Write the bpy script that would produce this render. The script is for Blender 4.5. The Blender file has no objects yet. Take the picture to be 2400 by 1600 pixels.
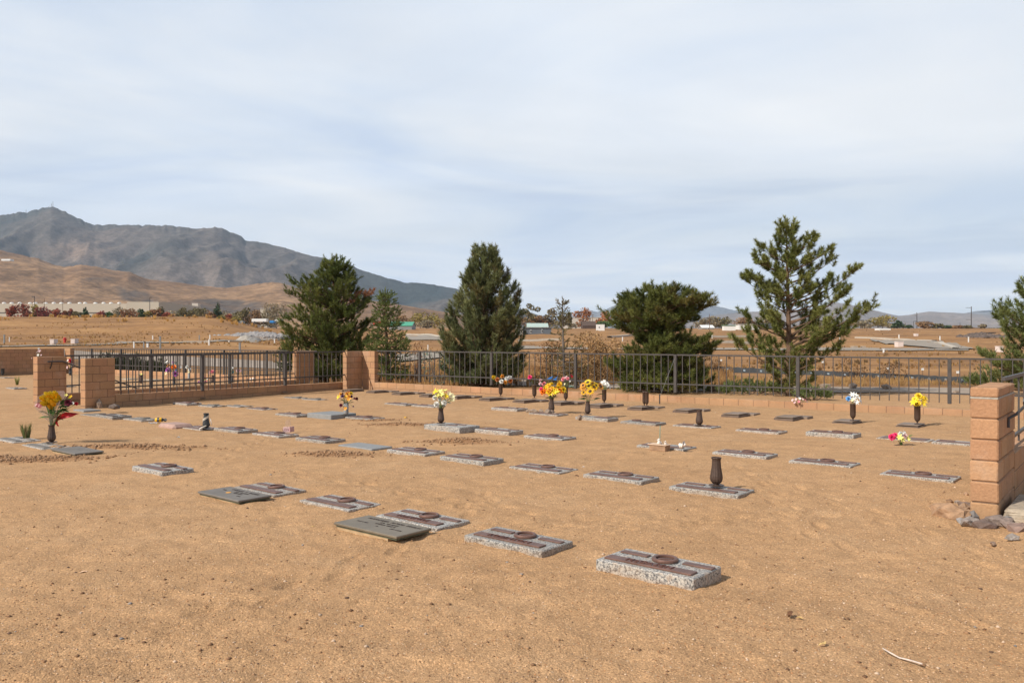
import bpy, math, random
import numpy as np
from mathutils import Vector, Matrix
R = math.radians
rng = np.random.default_rng(11)
random.seed(11)
scene = bpy.context.scene
COL = scene.collection
F = 1905.0      # focal length in pixels of the 2400 px wide photograph
HC = 1.7        # eye height
A = np.array

# ------------------------------------------------------------------ helpers
def G(px, py, h=0.0):
    d = (HC - h) * F / (py - 800.0)
    return A([(px - 1200.0) / F * d, d, h])
def at(px, d, z=0.0):
    return A([(px - 1200.0) / F * d, d, z])
def zrow(py, d):
    return HC + (800.0 - py) / F * d

def _hash(ix, iy, seed):
    h = (ix.astype(np.int64) * 374761393 + iy.astype(np.int64) * 668265263 + seed * 982451653) & 0x7fffffff
    h = ((h ^ (h >> 13)) * 1274126177) & 0x7fffffff
    h = h ^ (h >> 16)
    return (h & 0xffff) / 65535.0
def vn(x, y, seed=0):
    x = np.asarray(x, float); y = np.asarray(y, float)
    ix = np.floor(x); iy = np.floor(y)
    fx = x - ix; fy = y - iy
    fx = fx * fx * (3 - 2 * fx); fy = fy * fy * (3 - 2 * fy)
    a = _hash(ix, iy, seed); b = _hash(ix + 1, iy, seed); c = _hash(ix, iy + 1, seed); d = _hash(ix + 1, iy + 1, seed)
    return (a * (1 - fx) + b * fx) * (1 - fy) + (c * (1 - fx) + d * fx) * fy
def fbm(x, y, seed=0, o=4, g=.5):
    s = 0; a = 1; t = 0
    for i in range(o):
        s = s + a * vn(x * 2 ** i, y * 2 ** i, seed + i); t += a; a *= g
    return s / t
def sstep(a, b, x):
    t = np.clip((x - a) / (b - a), 0, 1); return t * t * (3 - 2 * t)

def tag(o, label=None, cat=None, group=None, kind=None):
    if label: o['label'] = label
    if cat: o['category'] = cat
    if group: o['group'] = group
    if kind: o['kind'] = kind
    return o
def empty(name, loc=(0, 0, 0), rz=0.0, label=None, cat=None, group=None):
    o = bpy.data.objects.new(name, None); COL.objects.link(o)
    o.empty_display_size = .1
    o.location = Vector([float(c) for c in loc]); o.rotation_euler = (0, 0, rz)
    return tag(o, label, cat, group)
def link(name, me, parent=None, loc=None, rz=None):
    o = bpy.data.objects.new(name, me); COL.objects.link(o)
    if parent is not None: o.parent = parent
    if loc is not None: o.location = Vector([float(c) for c in loc])
    if rz is not None: o.rotation_euler = (0, 0, rz)
    return o

class MB:
    """collects vertices and faces (of one face size per block) into one mesh"""
    def __init__(s): s.v = []; s.f = []; s.c = []; s.n = 0; s.m = []
    def add(s, v, f, col=None, mi=0):
        v = np.asarray(v, float).reshape(-1, 3)
        s.v.append(v)
        for q in f: s.f.append(tuple(int(i) + s.n for i in q))
        s.m += [mi] * len(f)
        if col is not None: s.c.append(np.tile(A(col, float)[:3], (len(v), 1)))
        s.n += len(v)
    def box(s, c, sz, rz=0.0, ch=0.0, mi=0, col=None):
        hx, hy, hz = sz[0] / 2, sz[1] / 2, sz[2] / 2
        if ch <= 0:
            v = A([[x, y, z] for z in (-hz, hz) for y in (-hy, hy) for x in (-hx, hx)])
            f = [(0, 2, 3, 1), (4, 5, 7, 6), (0, 1, 5, 4), (2, 6, 7, 3), (0, 4, 6, 2), (1, 3, 7, 5)]
        else:
            ch = min(ch, .45 * min(hx, hy, hz) * 2)
            v = []; idx = {}
            for sx in (-1, 1):
                for sy in (-1, 1):
                    for sz_ in (-1, 1):
                        for k in range(3):
                            p = [sx * (hx - ch), sy * (hy - ch), sz_ * (hz - ch)]
                            p[k] = (sx * hx, sy * hy, sz_ * hz)[k]
                            idx[(sx, sy, sz_, k)] = len(v); v.append(p)
            I = lambda a, b, c_, k: idx[(a, b, c_, k)]
            f = []
            for k in range(3):
                for sg in (-1, 1):
                    o = [(-1, -1), (1, -1), (1, 1), (-1, 1)]
                    q = []
                    for a, b in o:
                        t = [a, b]; t.insert(k, sg); q.append(I(*t, k))
                    if (sg > 0) != (k != 1): q = q[::-1]
                    f.append(tuple(q))
            for k in range(3):
                a, b = [j for j in range(3) if j != k]
                for sa in (-1, 1):
                    for sb in (-1, 1):
                        t0 = [0, 0, 0]; t0[a] = sa; t0[b] = sb; t1 = list(t0); t0[k] = -1; t1[k] = 1
                        q = (I(*t0, a), I(*t1, a), I(*t1, b), I(*t0, b))
                        f.append(q)
            for sx in (-1, 1):
                for sy in (-1, 1):
                    for sz_ in (-1, 1):
                        f.append(tuple(I(sx, sy, sz_, k) for k in range(3)))
            v = A(v)
        c_, s_ = math.cos(rz), math.sin(rz)
        v = v @ A([[c_, s_, 0], [-s_, c_, 0], [0, 0, 1]]) + A(c, float)
        s.add(v, f, col, mi)
    def tube(s, pts, rads, n=6, cap=True, col=None, mi=0):
        pts = np.asarray(pts, float); m = len(pts)
        if np.isscalar(rads): rads = [rads] * m
        tg = np.gradient(pts, axis=0); tg /= (np.linalg.norm(tg, axis=1)[:, None] + 1e-9)
        ref = A([0, 0, 1.]) if abs(tg[0][2]) < .9 else A([1., 0, 0])
        ang = np.arange(n) / n * 2 * math.pi
        vs = []
        for i in range(m):
            a = np.cross(tg[i], ref); a /= np.linalg.norm(a) + 1e-9; b = np.cross(tg[i], a)
            vs.append(pts[i] + rads[i] * (np.cos(ang)[:, None] * a + np.sin(ang)[:, None] * b))
        f = [(i * n + j, i * n + (j + 1) % n, (i + 1) * n + (j + 1) % n, (i + 1) * n + j) for i in range(m - 1) for j in range(n)]
        if cap: f += [tuple(range(n))[::-1], tuple((m - 1) * n + j for j in range(n))]
        s.add(np.vstack(vs), f, col, mi)
    def lathe(s, prof, n=20, c=(0, 0, 0), flute=0.0, nf=8, capb=True, capt=True, mi=0, col=None):
        ang = np.arange(n) / n * 2 * math.pi
        vs = []
        for r, z in prof:
            rr = r * (1 - flute * (np.abs(np.cos(ang * nf / 2)) ** 6)) if r > 1e-4 else r + 0 * ang
            vs.append(np.stack([rr * np.cos(ang), rr * np.sin(ang), 0 * ang + z], 1))
        m = len(prof)
        f = [(i * n + j, i * n + (j + 1) % n, (i + 1) * n + (j + 1) % n, (i + 1) * n + j) for i in range(m - 1) for j in range(n)]
        if capb: f.append(tuple(range(n))[::-1])
        if capt: f.append(tuple((m - 1) * n + j for j in range(n)))
        s.add(np.vstack(vs) + A(c, float), f, col, mi)
    def petal(s, base, az, tilt, ln, wd, curl=.4, cup=.25, pt=.0, col=None, M=None):
        """one petal or leaf: 3 x 5 grid; az direction, tilt above the plane, curl bends it outward"""
        u = A([0, .25, .5, .75, 1.]); w = A([.35, .8, 1.0, .85 - pt * .35, .45 - pt * .42]) * wd / 2
        th = tilt - curl * u
        r = np.concatenate([[0], np.cumsum(np.cos((th[1:] + th[:-1]) / 2) * .25)]) * ln
        z = np.concatenate([[0], np.cumsum(np.sin((th[1:] + th[:-1]) / 2) * .25)]) * ln
        v = []
        for i in range(5):
            for k in (-1, 0, 1):
                v.append([r[i] - (abs(k) * cup * w[i]) * math.sin(th[i]), k * w[i], z[i] + abs(k) * cup * w[i] * math.cos(th[i])])
        v = A(v); ca, sa = math.cos(az), math.sin(az)
        v = v @ A([[ca, sa, 0], [-sa, ca, 0], [0, 0, 1]])
        if M is not None: v = v @ M.T
        f = [(i * 3 + k, i * 3 + k + 1, i * 3 + k + 4, i * 3 + k + 3) for i in range(4) for k in range(2)]
        s.add(v + A(base, float), f, col)
    def mesh(s, name, mats, smooth=False):
        me = bpy.data.meshes.new(name)
        me.from_pydata(np.vstack(s.v).tolist() if s.v else [], [], s.f)
        if not isinstance(mats, (list, tuple)): mats = [mats]
        for m in mats: me.materials.append(m)
        if len(mats) > 1: me.polygons.foreach_set('material_index', s.m)
        if smooth: me.polygons.foreach_set('use_smooth', [True] * len(me.polygons))
        if s.c and sum(len(c) for c in s.c) == s.n: colattr(me, np.vstack(s.c))
        me.update()
        return me
    def build(s, name, mats, parent=None, loc=None, rz=None, smooth=False):
        return link(name, s.mesh(name, mats, smooth), parent, loc, rz)
def colattr(me, c, name='Col'):
    at_ = me.attributes.new(name, 'FLOAT_COLOR', 'POINT')
    c4 = np.ones((len(c), 4), np.float32); c4[:, :3] = c
    at_.data.foreach_set('color', c4.ravel())
def fattr(me, name, v):
    at_ = me.attributes.new(name, 'FLOAT', 'POINT'); at_.data.foreach_set('value', np.asarray(v, np.float32).ravel())
def fast_mesh(name, v, f, mat, col=None, smooth=False):
    """v (n,3), f (m,k) uniform"""
    v = np.asarray(v, np.float32); f = np.asarray(f, np.int32); k = f.shape[1]
    me = bpy.data.meshes.new(name)
    me.vertices.add(len(v)); me.vertices.foreach_set('co', v.ravel())
    me.loops.add(f.size); me.loops.foreach_set('vertex_index', f.ravel())
    me.polygons.add(len(f)); me.polygons.foreach_set('loop_start', np.arange(0, f.size, k, dtype=np.int32))
    me.polygons.foreach_set('loop_total', np.full(len(f), k, np.int32))
    if smooth: me.polygons.foreach_set('use_smooth', np.ones(len(f), bool))
    me.materials.append(mat)
    if col is not None: colattr(me, col)
    me.update(calc_edges=True); me.validate()
    return me

# ------------------------------------------------------------------ materials
def newmat(name):
    m = bpy.data.materials.new(name); m.use_nodes = True
    nt = m.node_tree; b = nt.nodes['Principled BSDF']
    return m, nt, b
def nd(nt, t, **k):
    n = nt.nodes.new(t)
    for a, b in k.items(): setattr(n, a, b)
    return n
def noise(nt, vec, sc, det=4, rough=.55):
    n = nd(nt, 'ShaderNodeTexNoise'); n.inputs['Scale'].default_value = sc; n.inputs['Detail'].default_value = det
    n.inputs['Roughness'].default_value = rough
    if vec is not None: nt.links.new(vec, n.inputs['Vector'])
    return n.outputs['Fac']
def ramp(nt, fac, stops):
    r = nd(nt, 'ShaderNodeValToRGB'); e = r.color_ramp.elements
    while len(e) < len(stops): e.new(.5)
    for i, (p, c) in enumerate(stops):
        e[i].position = p; e[i].color = (c[0], c[1], c[2], 1) if not np.isscalar(c) else (c, c, c, 1)
    nt.links.new(fac, r.inputs['Fac'])
    return r.outputs['Color']
def mixc(nt, fac, a, b, mode='MIX'):
    n = nd(nt, 'ShaderNodeMix', data_type='RGBA', blend_type=mode)
    for sock, val in ((n.inputs['Factor'], fac), (n.inputs['A'], a), (n.inputs['B'], b)):
        if isinstance(val, bpy.types.NodeSocket): nt.links.new(val, sock)
        elif np.isscalar(val): sock.default_value = val
        else: sock.default_value = (val[0], val[1], val[2], 1)
    return n.outputs['Result']
def mathn(nt, op, a, b=None):
    n = nd(nt, 'ShaderNodeMath', operation=op)
    for i, val in enumerate((a, b)):
        if val is None: continue
        if isinstance(val, bpy.types.NodeSocket): nt.links.new(val, n.inputs[i])
        else: n.inputs[i].default_value = val
    return n.outputs[0]
def bump(nt, b, h, st, dist):
    n = nd(nt, 'ShaderNodeBump'); n.inputs['Strength'].default_value = st; n.inputs['Distance'].default_value = dist
    nt.links.new(h, n.inputs['Height']); nt.links.new(n.outputs['Normal'], b.inputs['Normal'])
def objco(nt): return nd(nt, 'ShaderNodeTexCoord').outputs['Object']
def wpos(nt): return nd(nt, 'ShaderNodeNewGeometry').outputs['Position']
def spec(b, v):
    b.inputs['Specular IOR Level'].default_value = v

def simple(name, c, rough=.6, var=.15, sc=12., bmp=0., bd=.005, metal=0., sp=.4):
    m, nt, b = newmat(name)
    co = objco(nt); n = noise(nt, co, sc, 5)
    c = A(c, float)
    nt.links.new(ramp(nt, n, [(.25, c * (1 - var)), (.75, np.minimum(c * (1 + var), 1))]), b.inputs['Base Color'])
    b.inputs['Roughness'].default_value = rough; b.inputs['Metallic'].default_value = metal; spec(b, sp)
    if bmp > 0: bump(nt, b, noise(nt, co, sc * 3, 6), bmp, bd)
    return m
def vcol(name, rough=.75, trans=0.0, var=.0, sp=.25):
    m, nt, b = newmat(name)
    a = nd(nt, 'ShaderNodeAttribute', attribute_name='Col')
    nt.links.new(a.outputs['Color'], b.inputs['Base Color'])
    b.inputs['Roughness'].default_value = rough; spec(b, sp)
    if trans > 0:
        t = nd(nt, 'ShaderNodeBsdfTranslucent'); nt.links.new(a.outputs['Color'], t.inputs['Color'])
        x = nd(nt, 'ShaderNodeMixShader'); x.inputs[0].default_value = trans
        nt.links.new(b.outputs[0], x.inputs[1]); nt.links.new(t.outputs[0], x.inputs[2])
        nt.links.new(x.outputs[0], nt.nodes['Material Output'].inputs['Surface'])
    return m

def granite(name, tone=1.0, dirt=.35):
    m, nt, b = newmat(name)
    co = objco(nt)
    n1 = noise(nt, co, 62, 3, .7)
    c1 = ramp(nt, n1, [(.36, A([.05, .055, .06])), (.46, A([.24, .24, .25]) * tone), (.55, A([.5, .49, .47]) * tone), (.72, A([.66, .63, .58]) * tone)])
    n2 = noise(nt, co, 21, 2, .6)
    c2 = mixc(nt, ramp(nt, n2, [(.55, 0.), (.68, .55)]), c1, A([.58, .47, .38]) * tone)
    # dust washed up from the soil onto the lower edge
    z = nd(nt, 'ShaderNodeSeparateXYZ'); nt.links.new(wpos(nt), z.inputs[0])
    dz = mathn(nt, 'ADD', z.outputs['Z'], mathn(nt, 'MULTIPLY', noise(nt, co, 14, 3), .05))
    oi = nd(nt, 'ShaderNodeObjectInfo').outputs['Random']
    c2 = mixc(nt, 1., c2, ramp(nt, oi, [(0, (.78, .76, .72)), (.5, (1., .97, .91)), (1, (1.14, 1.10, 1.04))]), 'MULTIPLY')
    c2 = mixc(nt, ramp(nt, noise(nt, wpos(nt), 3.5, 5, .65), [(.48, 0.), (.75, .45)]), c2, (.40, .27, .16))
    c3 = mixc(nt, ramp(nt, dz, [(.02, dirt), (.06, 0.)]), c2, (.42, .25, .12))
    nt.links.new(c3, b.inputs['Base Color'])
    b.inputs['Roughness'].default_value = .55
    bump(nt, b, n1, .35, .004)
    return m
def block_mat(name, c):
    m, nt, b = newmat(name)
    co = objco(nt); c = A(c)
    n1 = noise(nt, co, 1.7, 4); n2 = noise(nt, co, 40, 5, .7)
    base = ramp(nt, n1, [(.3, c * .86), (.7, c * 1.12)])
    pits = nd(nt, 'ShaderNodeTexVoronoi'); pits.inputs['Scale'].default_value = 34; nt.links.new(co, pits.inputs['Vector'])
    pm = ramp(nt, pits.outputs['Distance'], [(.08, .55), (.2, 1.)])
    a = nd(nt, 'ShaderNodeAttribute', attribute_name='Col')
    c2 = mixc(nt, 1., base, a.outputs['Color'], 'MULTIPLY')
    c2 = mixc(nt, .5, c2, ramp(nt, n2, [(.3, .7), (.7, 1.25)]), 'MULTIPLY')
    c2 = mixc(nt, .35, c2, pm, 'MULTIPLY')
    wp = wpos(nt); zs_ = nd(nt, 'ShaderNodeSeparateXYZ'); nt.links.new(wp, zs_.inputs[0])
    c2 = mixc(nt, ramp(nt, noise(nt, wp, 1.3, 6, .7), [(.54, 0.), (.72, .34)]), c2, (.56, .44, .34))
    c2 = mixc(nt, ramp(nt, noise(nt, wp, 2.2, 5, .7), [(.56, 0.), (.7, .4)]), c2, c * .62)
    sz = mathn(nt, 'SUBTRACT', zs_.outputs['Z'], mathn(nt, 'MULTIPLY', noise(nt, wp, 5, 4), .22))
    c2 = mixc(nt, ramp(nt, mathn(nt, 'ADD', sz, .1), [(.02, .55), (.16, 0.)]), c2, (.36, .23, .135))
    nt.links.new(c2, b.inputs['Base Color'])
    b.inputs['Roughness'].default_value = .9; spec(b, .2)
    bump(nt, b, mathn(nt, 'ADD', n2, mathn(nt, 'MULTIPLY', pits.outputs['Distance'], .6)), .6, .008)
    return m

M = {}
M['granite'] = granite('speckled_granite', .86)
M['granite_plain'] = granite('plain_granite', .6, .5)
M['bronze'] = simple('bronze_plate', (.165, .088, .066), .45, .30, 9, .15, .002, .25)
M['bronze_dark'] = simple('bronze_dark', (.085, .055, .042), .45, .25, 14, .1, .002, .3)
M['bronze_brown'] = simple('bronze_brown', (.25, .185, .14), .6, .2, 7, .15, .003, .1)
M['bronze_base'] = simple('bronze_base', (.15, .105, .08), .7, .2, 7, .15, .003, .1)
M['bronze_olive'] = simple('bronze_weathered', (.20, .165, .12), .5, .18, 7, .15, .003, .2)
M['bronze_gray'] = simple('bronze_gray', (.175, .155, .135), .65, .15, 7, .12, .003, .05)
M['verdigris'] = simple('bronze_edge', (.10, .11, .07), .6, .5, 9)
M['letter'] = simple('letter_dark', (.05, .035, .03), .6, .1, 9)
M['letter_br'] = simple('letter_bronze', (.11, .045, .033), .5, .1, 9)
M['graystone'] = simple('gray_stone', (.25, .25, .245), .6, .12, 16, .15, .003)
M['pinkstone'] = simple('pink_stone', (.42, .27, .22), .8, .2, 14, .3, .004)
M['concrete'] = simple('concrete', (.40, .33, .25), .95, .35, 11, .8, .02)
M['mudfoot'] = simple('mudstained_concrete', (.44, .31, .18), .95, .25, 9, .6, .01)
M['block'] = block_mat('tan_block', (.455, .258, .142))
M['mortar'] = simple('mortar', (.19, .12, .078), .95, .2, 30, .6, .006)
M['mortar_light'] = simple('mortar_light', (.42, .38, .32), .95, .25, 26, .8, .01)
M['iron'] = simple('fence_paint', (.075, .066, .062), .5, .2, 8, .15, .002, .1)
M['iron_rail'] = simple('rail_paint', (.17, .17, .17), .4, .15, 10, .1, .002, .3)
M['bark'] = simple('bark', (.16, .10, .065), .95, .35, 22, .8, .02)
M['bark_gray'] = simple('bark_gray', (.17, .14, .12), .95, .3, 22, .6, .02)
M['needles'] = vcol('needles', .55, .25)
M['leaves'] = vcol('leaves', .7, .25)
M['grass'] = vcol('dry_grass', .85, .2)
M['pebble'] = vcol('pebbles', .85)
M['clod'] = simple('soil_clod', (.34, .20, .108), .95, .35, 30, .8, .01)
M['rock'] = simple('field_rock', (.30, .225, .17), .9, .4, 13, .9, .02)
M['rock_gray'] = simple('gray_rock', (.30, .28, .27), .9, .35, 15, .9, .02)
M['white'] = simple('white_paint', (.78, .77, .74), .5, .06, 6)
M['wood'] = simple('weathered_wood', (.33, .205, .125), .85, .3, 9, .4, .005)
M['cream'] = simple('cream_wall', (.50, .46, .40), .8, .05, .3)
M['glass'] = simple('window_glass', (.05, .06, .07), .15, .1, 3)
M['asphalt'] = simple('pale_asphalt', (.30, .255, .205), .95, .12, .6, .3, .01)
M['curb'] = simple('curb_concrete', (.50, .44, .36), .9, .1, 2)
M['plastic_black'] = simple('silt_fabric', (.045, .05, .055), .6, .3, 3)
def flower_mat(name, c, var=.22): 
    m = simple('petal_' + name, c, .6, var, 25); return m
PC = dict(yellow=(.86, .60, .03), gold=(.86, .47, .015), orange=(.80, .19, .01), amber=(.78, .36, .05), white=(.80, .79, .74), cream=(.80, .72, .42),
          pink=(.78, .26, .30), hot=(.78, .04, .17), red=(.45, .008, .02), burgundy=(.12, .01, .025), purple=(.42, .12, .42), blue=(.12, .32, .62), royal=(.03, .17, .50),
          lemon=(.85, .76, .22), pale=(.78, .55, .55), brown=(.05, .018, .01), green=(.07, .15, .03), sage=(.20, .27, .20), teal=(.02, .30, .28), violet=(.06, .02, .10), rust=(.45, .14, .03))
for k_, c_ in PC.items(): M['f_' + k_] = flower_mat(k_, c_)
# ------------------------------------------------------------------ camera, light, sky
cam = bpy.data.cameras.new('camera'); camo = bpy.data.objects.new('camera', cam); COL.objects.link(camo)
cam.sensor_width = 36.0; cam.lens = 36.0 * F / 2400.0; cam.clip_start = .1; cam.clip_end = 40000
camo.location = (0, 0, HC); camo.rotation_euler = (R(90), 0, 0); scene.camera = camo
SUN_EL = 39.0
sdir = A([.80, .60]); sdir /= np.linalg.norm(sdir)
sv = Vector((sdir[0] * math.cos(R(SUN_EL)), sdir[1] * math.cos(R(SUN_EL)), -math.sin(R(SUN_EL))))
sl = bpy.data.lights.new('sun', 'SUN'); sl.energy = 5.0; sl.angle = R(1.0); sl.color = (1, .93, .82)
so = bpy.data.objects.new('sun', sl); COL.objects.link(so); so.rotation_euler = sv.to_track_quat('-Z', 'Y').to_euler(); so.location = (-20, -20, 30)
w = bpy.data.worlds.new('World'); scene.world = w; w.use_nodes = True
nt = w.node_tree; bg = nt.nodes['Background']; bg.inputs['Strength'].default_value = .1
sky = nd(nt, 'ShaderNodeTexSky', sky_type='NISHITA', sun_disc=False, sun_elevation=R(SUN_EL), sun_rotation=math.atan2(-sdir[0], -sdir[1]) % (2 * math.pi))
tc = nd(nt, 'ShaderNodeTexCoord'); sp_ = nd(nt, 'ShaderNodeSeparateXYZ'); nt.links.new(tc.outputs['Generated'], sp_.inputs[0])
zz = mathn(nt, 'ADD', mathn(nt, 'MAXIMUM', sp_.outputs['Z'], 0.0), .10)
cb = nd(nt, 'ShaderNodeCombineXYZ')
nt.links.new(mathn(nt, 'DIVIDE', sp_.outputs['X'], zz), cb.inputs[0]); nt.links.new(mathn(nt, 'DIVIDE', sp_.outputs['Y'], zz), cb.inputs[1])
cb.inputs[2].default_value = 3.7
mp = nd(nt, 'ShaderNodeMapping'); nt.links.new(cb.outputs[0], mp.inputs['Vector']); mp.inputs['Scale'].default_value = (.55, .9, 1); mp.inputs['Rotation'].default_value = (0, 0, R(-14)); mp.inputs['Location'].default_value = (1.3, .4, 0)
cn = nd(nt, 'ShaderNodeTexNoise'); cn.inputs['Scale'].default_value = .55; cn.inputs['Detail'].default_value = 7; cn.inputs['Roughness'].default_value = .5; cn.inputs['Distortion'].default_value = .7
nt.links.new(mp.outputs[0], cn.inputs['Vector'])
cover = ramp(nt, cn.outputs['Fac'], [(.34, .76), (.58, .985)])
thin = ramp(nt, sp_.outputs['Z'], [(.42, 1.), (.72, .30)])  # clouds thinned overhead, out of view, shaped to weaken the sky fill
thin2 = ramp(nt, mathn(nt, 'ADD', mathn(nt, 'MULTIPLY', sp_.outputs['Y'], .5), .5), [(.35, .35), (.62, 1.)])  # same thinning behind the camera, added so shaded faces get less fill
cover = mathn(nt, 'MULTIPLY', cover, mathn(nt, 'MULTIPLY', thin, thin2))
cn2 = nd(nt, 'ShaderNodeTexNoise'); cn2.inputs['Scale'].default_value = 1.15; cn2.inputs['Detail'].default_value = 6; cn2.inputs['Roughness'].default_value = .42; cn2.inputs['Distortion'].default_value = .8; cn2.inputs['Roughness'].default_value = .5
mp2 = nd(nt, 'ShaderNodeMapping'); nt.links.new(cb.outputs[0], mp2.inputs['Vector']); mp2.inputs['Scale'].default_value = (.62, .72, 1); mp2.inputs['Rotation'].default_value = (0, 0, R(9)); mp2.inputs['Location'].default_value = (5.2, 2.3, 0)
nt.links.new(mp2.outputs[0], cn2.inputs['Vector'])
ccol = ramp(nt, cn2.outputs['Fac'], [(.28, (.66, .765, .935)), (.42, (.77, .85, .96)), (.54, (.86, .912, .978)), (.68, (.95, .975, 1.0))])
skyc = mixc(nt, 1., sky.outputs['Color'], (.9, .9, .9), 'MULTIPLY')
mp3 = nd(nt, 'ShaderNodeMapping'); nt.links.new(tc.outputs['Generated'], mp3.inputs['Vector']); mp3.inputs['Scale'].default_value = (2.6, 2.6, 26); mp3.inputs['Rotation'].default_value = (0, R(2.5), 0); mp3.inputs['Location'].default_value = (.7, .1, 1.9)
lens = noise(nt, mp3.outputs[0], 1.0, 4, .5)
lens = mathn(nt, 'MULTIPLY', ramp(nt, lens, [(.54, 0.), (.66, 1.)]), ramp(nt, sp_.outputs['Z'], [(.05, 0.), (.07, .8), (.15, .8), (.24, 0.)]))
ccol = mixc(nt, mathn(nt, 'MULTIPLY', lens, .75), ccol, (.58, .67, .83))
cl10 = mixc(nt, 1., ccol, (10.2, 10.2, 10.2), 'MULTIPLY')
cl10.node.clamp_result = False
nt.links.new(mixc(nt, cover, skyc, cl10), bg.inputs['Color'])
vs_ = scene.view_settings; vs_.view_transform = 'Standard'; vs_.look = 'None'; vs_.gamma = 1; vs_.exposure = 0
scene.cycles.max_bounces = 6; scene.cycles.diffuse_bounces = 3; scene.cycles.glossy_bounces = 2; scene.cycles.transmission_bounces = 3
scene.cycles.transparent_max_bounces = 6; scene.cycles.volume_bounces = 1
scene.cycles.use_denoising = True

# ------------------------------------------------------------------ plan of the walls
C0 = G(848.8, 911.5)[:2]
er = A([10.1, 18.77]) - C0; er /= np.linalg.norm(er); nr = A([-er[1], er[0]])
PL = A([-10.7, 20.37])
el = C0 - A([-10.12, 20.76]); el /= np.linalg.norm(el); nl = A([-el[1], el[0]])
FC = A([-23.95, 43.5]); P3 = A([-8.07, 30.4])
ef = P3 - FC; ef /= np.linalg.norm(ef); nf = A([-ef[1], ef[0]])

# ------------------------------------------------------------------ terrain
def T(x, y):
    x = np.asarray(x, float); y = np.asarray(y, float)
    d = np.maximum(y, 0)
    zl = np.interp(d, [0, 48, 75, 100, 112, 150, 180, 212, 222, 240, 420, 900, 3000, 12000], [0, 0, .35, 1.07, 1.35, 2.5, 5.2, 8.0, 8.35, 8.45, 9, 14, 40, 160])
    zr = np.interp(d, [0, 40, 60, 100, 130, 200, 300, 400, 800, 3000, 12000], [0, 0, .19, .55, 1.25, 2.75, 5.6, 8., 14.5, 50, 190])
    u = x / np.maximum(y, 1.)
    wt = sstep(-.385, -.255, u)
    return zl * (1 - wt) + zr * wt
def GP(px, py):
    u = (px - 1200) / F; v = (800 - py) / F
    ds = np.geomspace(18, 2500, 6000)
    ok = HC + v * ds <= T(u * ds, ds)
    d = ds[np.argmax(ok)] if ok.any() else 300.
    return A([u * d, d, float(T(u * d, d))])
def atT(px, d): 
    x = (px - 1200) / F * d; return A([x, d, float(T(x, d))])
# heaps of loose soil: (px, py, half length along the row, half width, height)
HEAPS = [(1078, 1037, .62, .30, .085), (955, 997, .75, .25, .05), (785, 1065, .55, .28, .06), (320, 1050, .95, .22, .07), (60, 1075, 1.0, .3, .05), (885, 985, .4, .2, .03)]
FOOT = []
_fr = random.Random(77)
for k in range(11):
    fx, fy, fa = _fr.uniform(-4.5, 4.5), _fr.uniform(4.2, 11), _fr.uniform(0, 6.28)
    for i in range(13):
        fa += _fr.uniform(-.15, .15); fx += .36 * math.cos(fa); fy += .36 * math.sin(fa); s_ = .09 * (1 if i % 2 else -1)
        FOOT.append((fx - s_ * math.sin(fa), fy + s_ * math.cos(fa), fa))
def ground_detail(x, y):
    r = np.hypot(x, y)
    z = (fbm(x * .45, y * .45, 3, 3) - .5) * .05 * sstep(0, 4, r)
    z += (fbm(x * 1.1, y * 1.1, 19, 3) - .5) * .032 * (1 - sstep(16, 30, r)) * sstep(2, 5, r)
    z += (np.abs(fbm(x * .9 + .3 * y, y * 3.4, 29, 3) - .5) - .12) * .035 * (1 - sstep(9, 18, r))
    z += (fbm(x * 2.6, y * 2.6, 9, 3) - .5) * .030 * (1 - sstep(14, 30, r))
    z += (vn(x * 11, y * 11, 21) - .5) * .012 * (1 - sstep(8, 16, r))
    z += (vn(x * 34, y * 34, 25) - .5) * .007 * (1 - sstep(4.5, 8, r))
    for fx, fy, fa in FOOT:
        m_ = (np.abs(x - fx) < .3) & (np.abs(y - fy) < .3)
        if not m_.any(): continue
        dx = x[m_] - fx; dy = y[m_] - fy; p_ = dx * math.cos(fa) + dy * math.sin(fa); q_ = -dx * math.sin(fa) + dy * math.cos(fa)
        g_ = (p_ / .13) ** 2 + (q_ / .055) ** 2
        z[m_] += -.016 * np.exp(-g_ ** 1.6) + .007 * np.exp(-((np.sqrt(g_) - 1.35) / .3) ** 2)
    # rake and tyre lines that run across the yard
    t = x * .94 + y * .34
    s_ = -x * .34 + y * .94
    z += .011 * np.exp(-((s_ - 9.4 - .4 * np.sin(t * .5)) / .10) ** 2) * (1 - sstep(1.5, 5.5, np.abs(t + 1.5)))
    z += .010 * np.exp(-((s_ - 11.7 - .3 * np.sin(t * .7 + 1)) / .12) ** 2) * (1 - sstep(1.5, 5, np.abs(t + .2)))
    far = sstep(60, 140, y)
    z = z * (1 - sstep(35, 60, r)) + far * ((fbm(x * .12, y * .12, 31, 4) - .5) * .9) * (1 - sstep(300, 600, r))
    for px, py, a, b, h in HEAPS:
        c = G(px, py); dx = x - c[0]; dy = y - c[1]
        q = (dx / a) ** 2 + (dy / b) ** 2
        z = z + h * .6 * np.exp(-q * 1.2) * (.6 + .8 * vn(x * 9, y * 9, 5))
    return z
ang = np.concatenate([np.linspace(-35.5, 35.5, 560), np.linspace(35.5, 324.5, 62)[1:-1]]) * math.pi / 180
rad = np.concatenate([[.3, .8, 1.5], np.geomspace(2.4, 46, 560), np.geomspace(46, 9000, 330)[1:]])
AA, RR = np.meshgrid(ang, rad)
gx = np.sin(AA) * RR; gy = np.cos(AA) * RR
gz = T(gx, gy) + ground_detail(gx, gy)
na = len(ang); nrr = len(rad)
gi = np.arange(nrr * na).reshape(nrr, na)
i0 = gi[:-1, :]; i1 = gi[1:, :]
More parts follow.
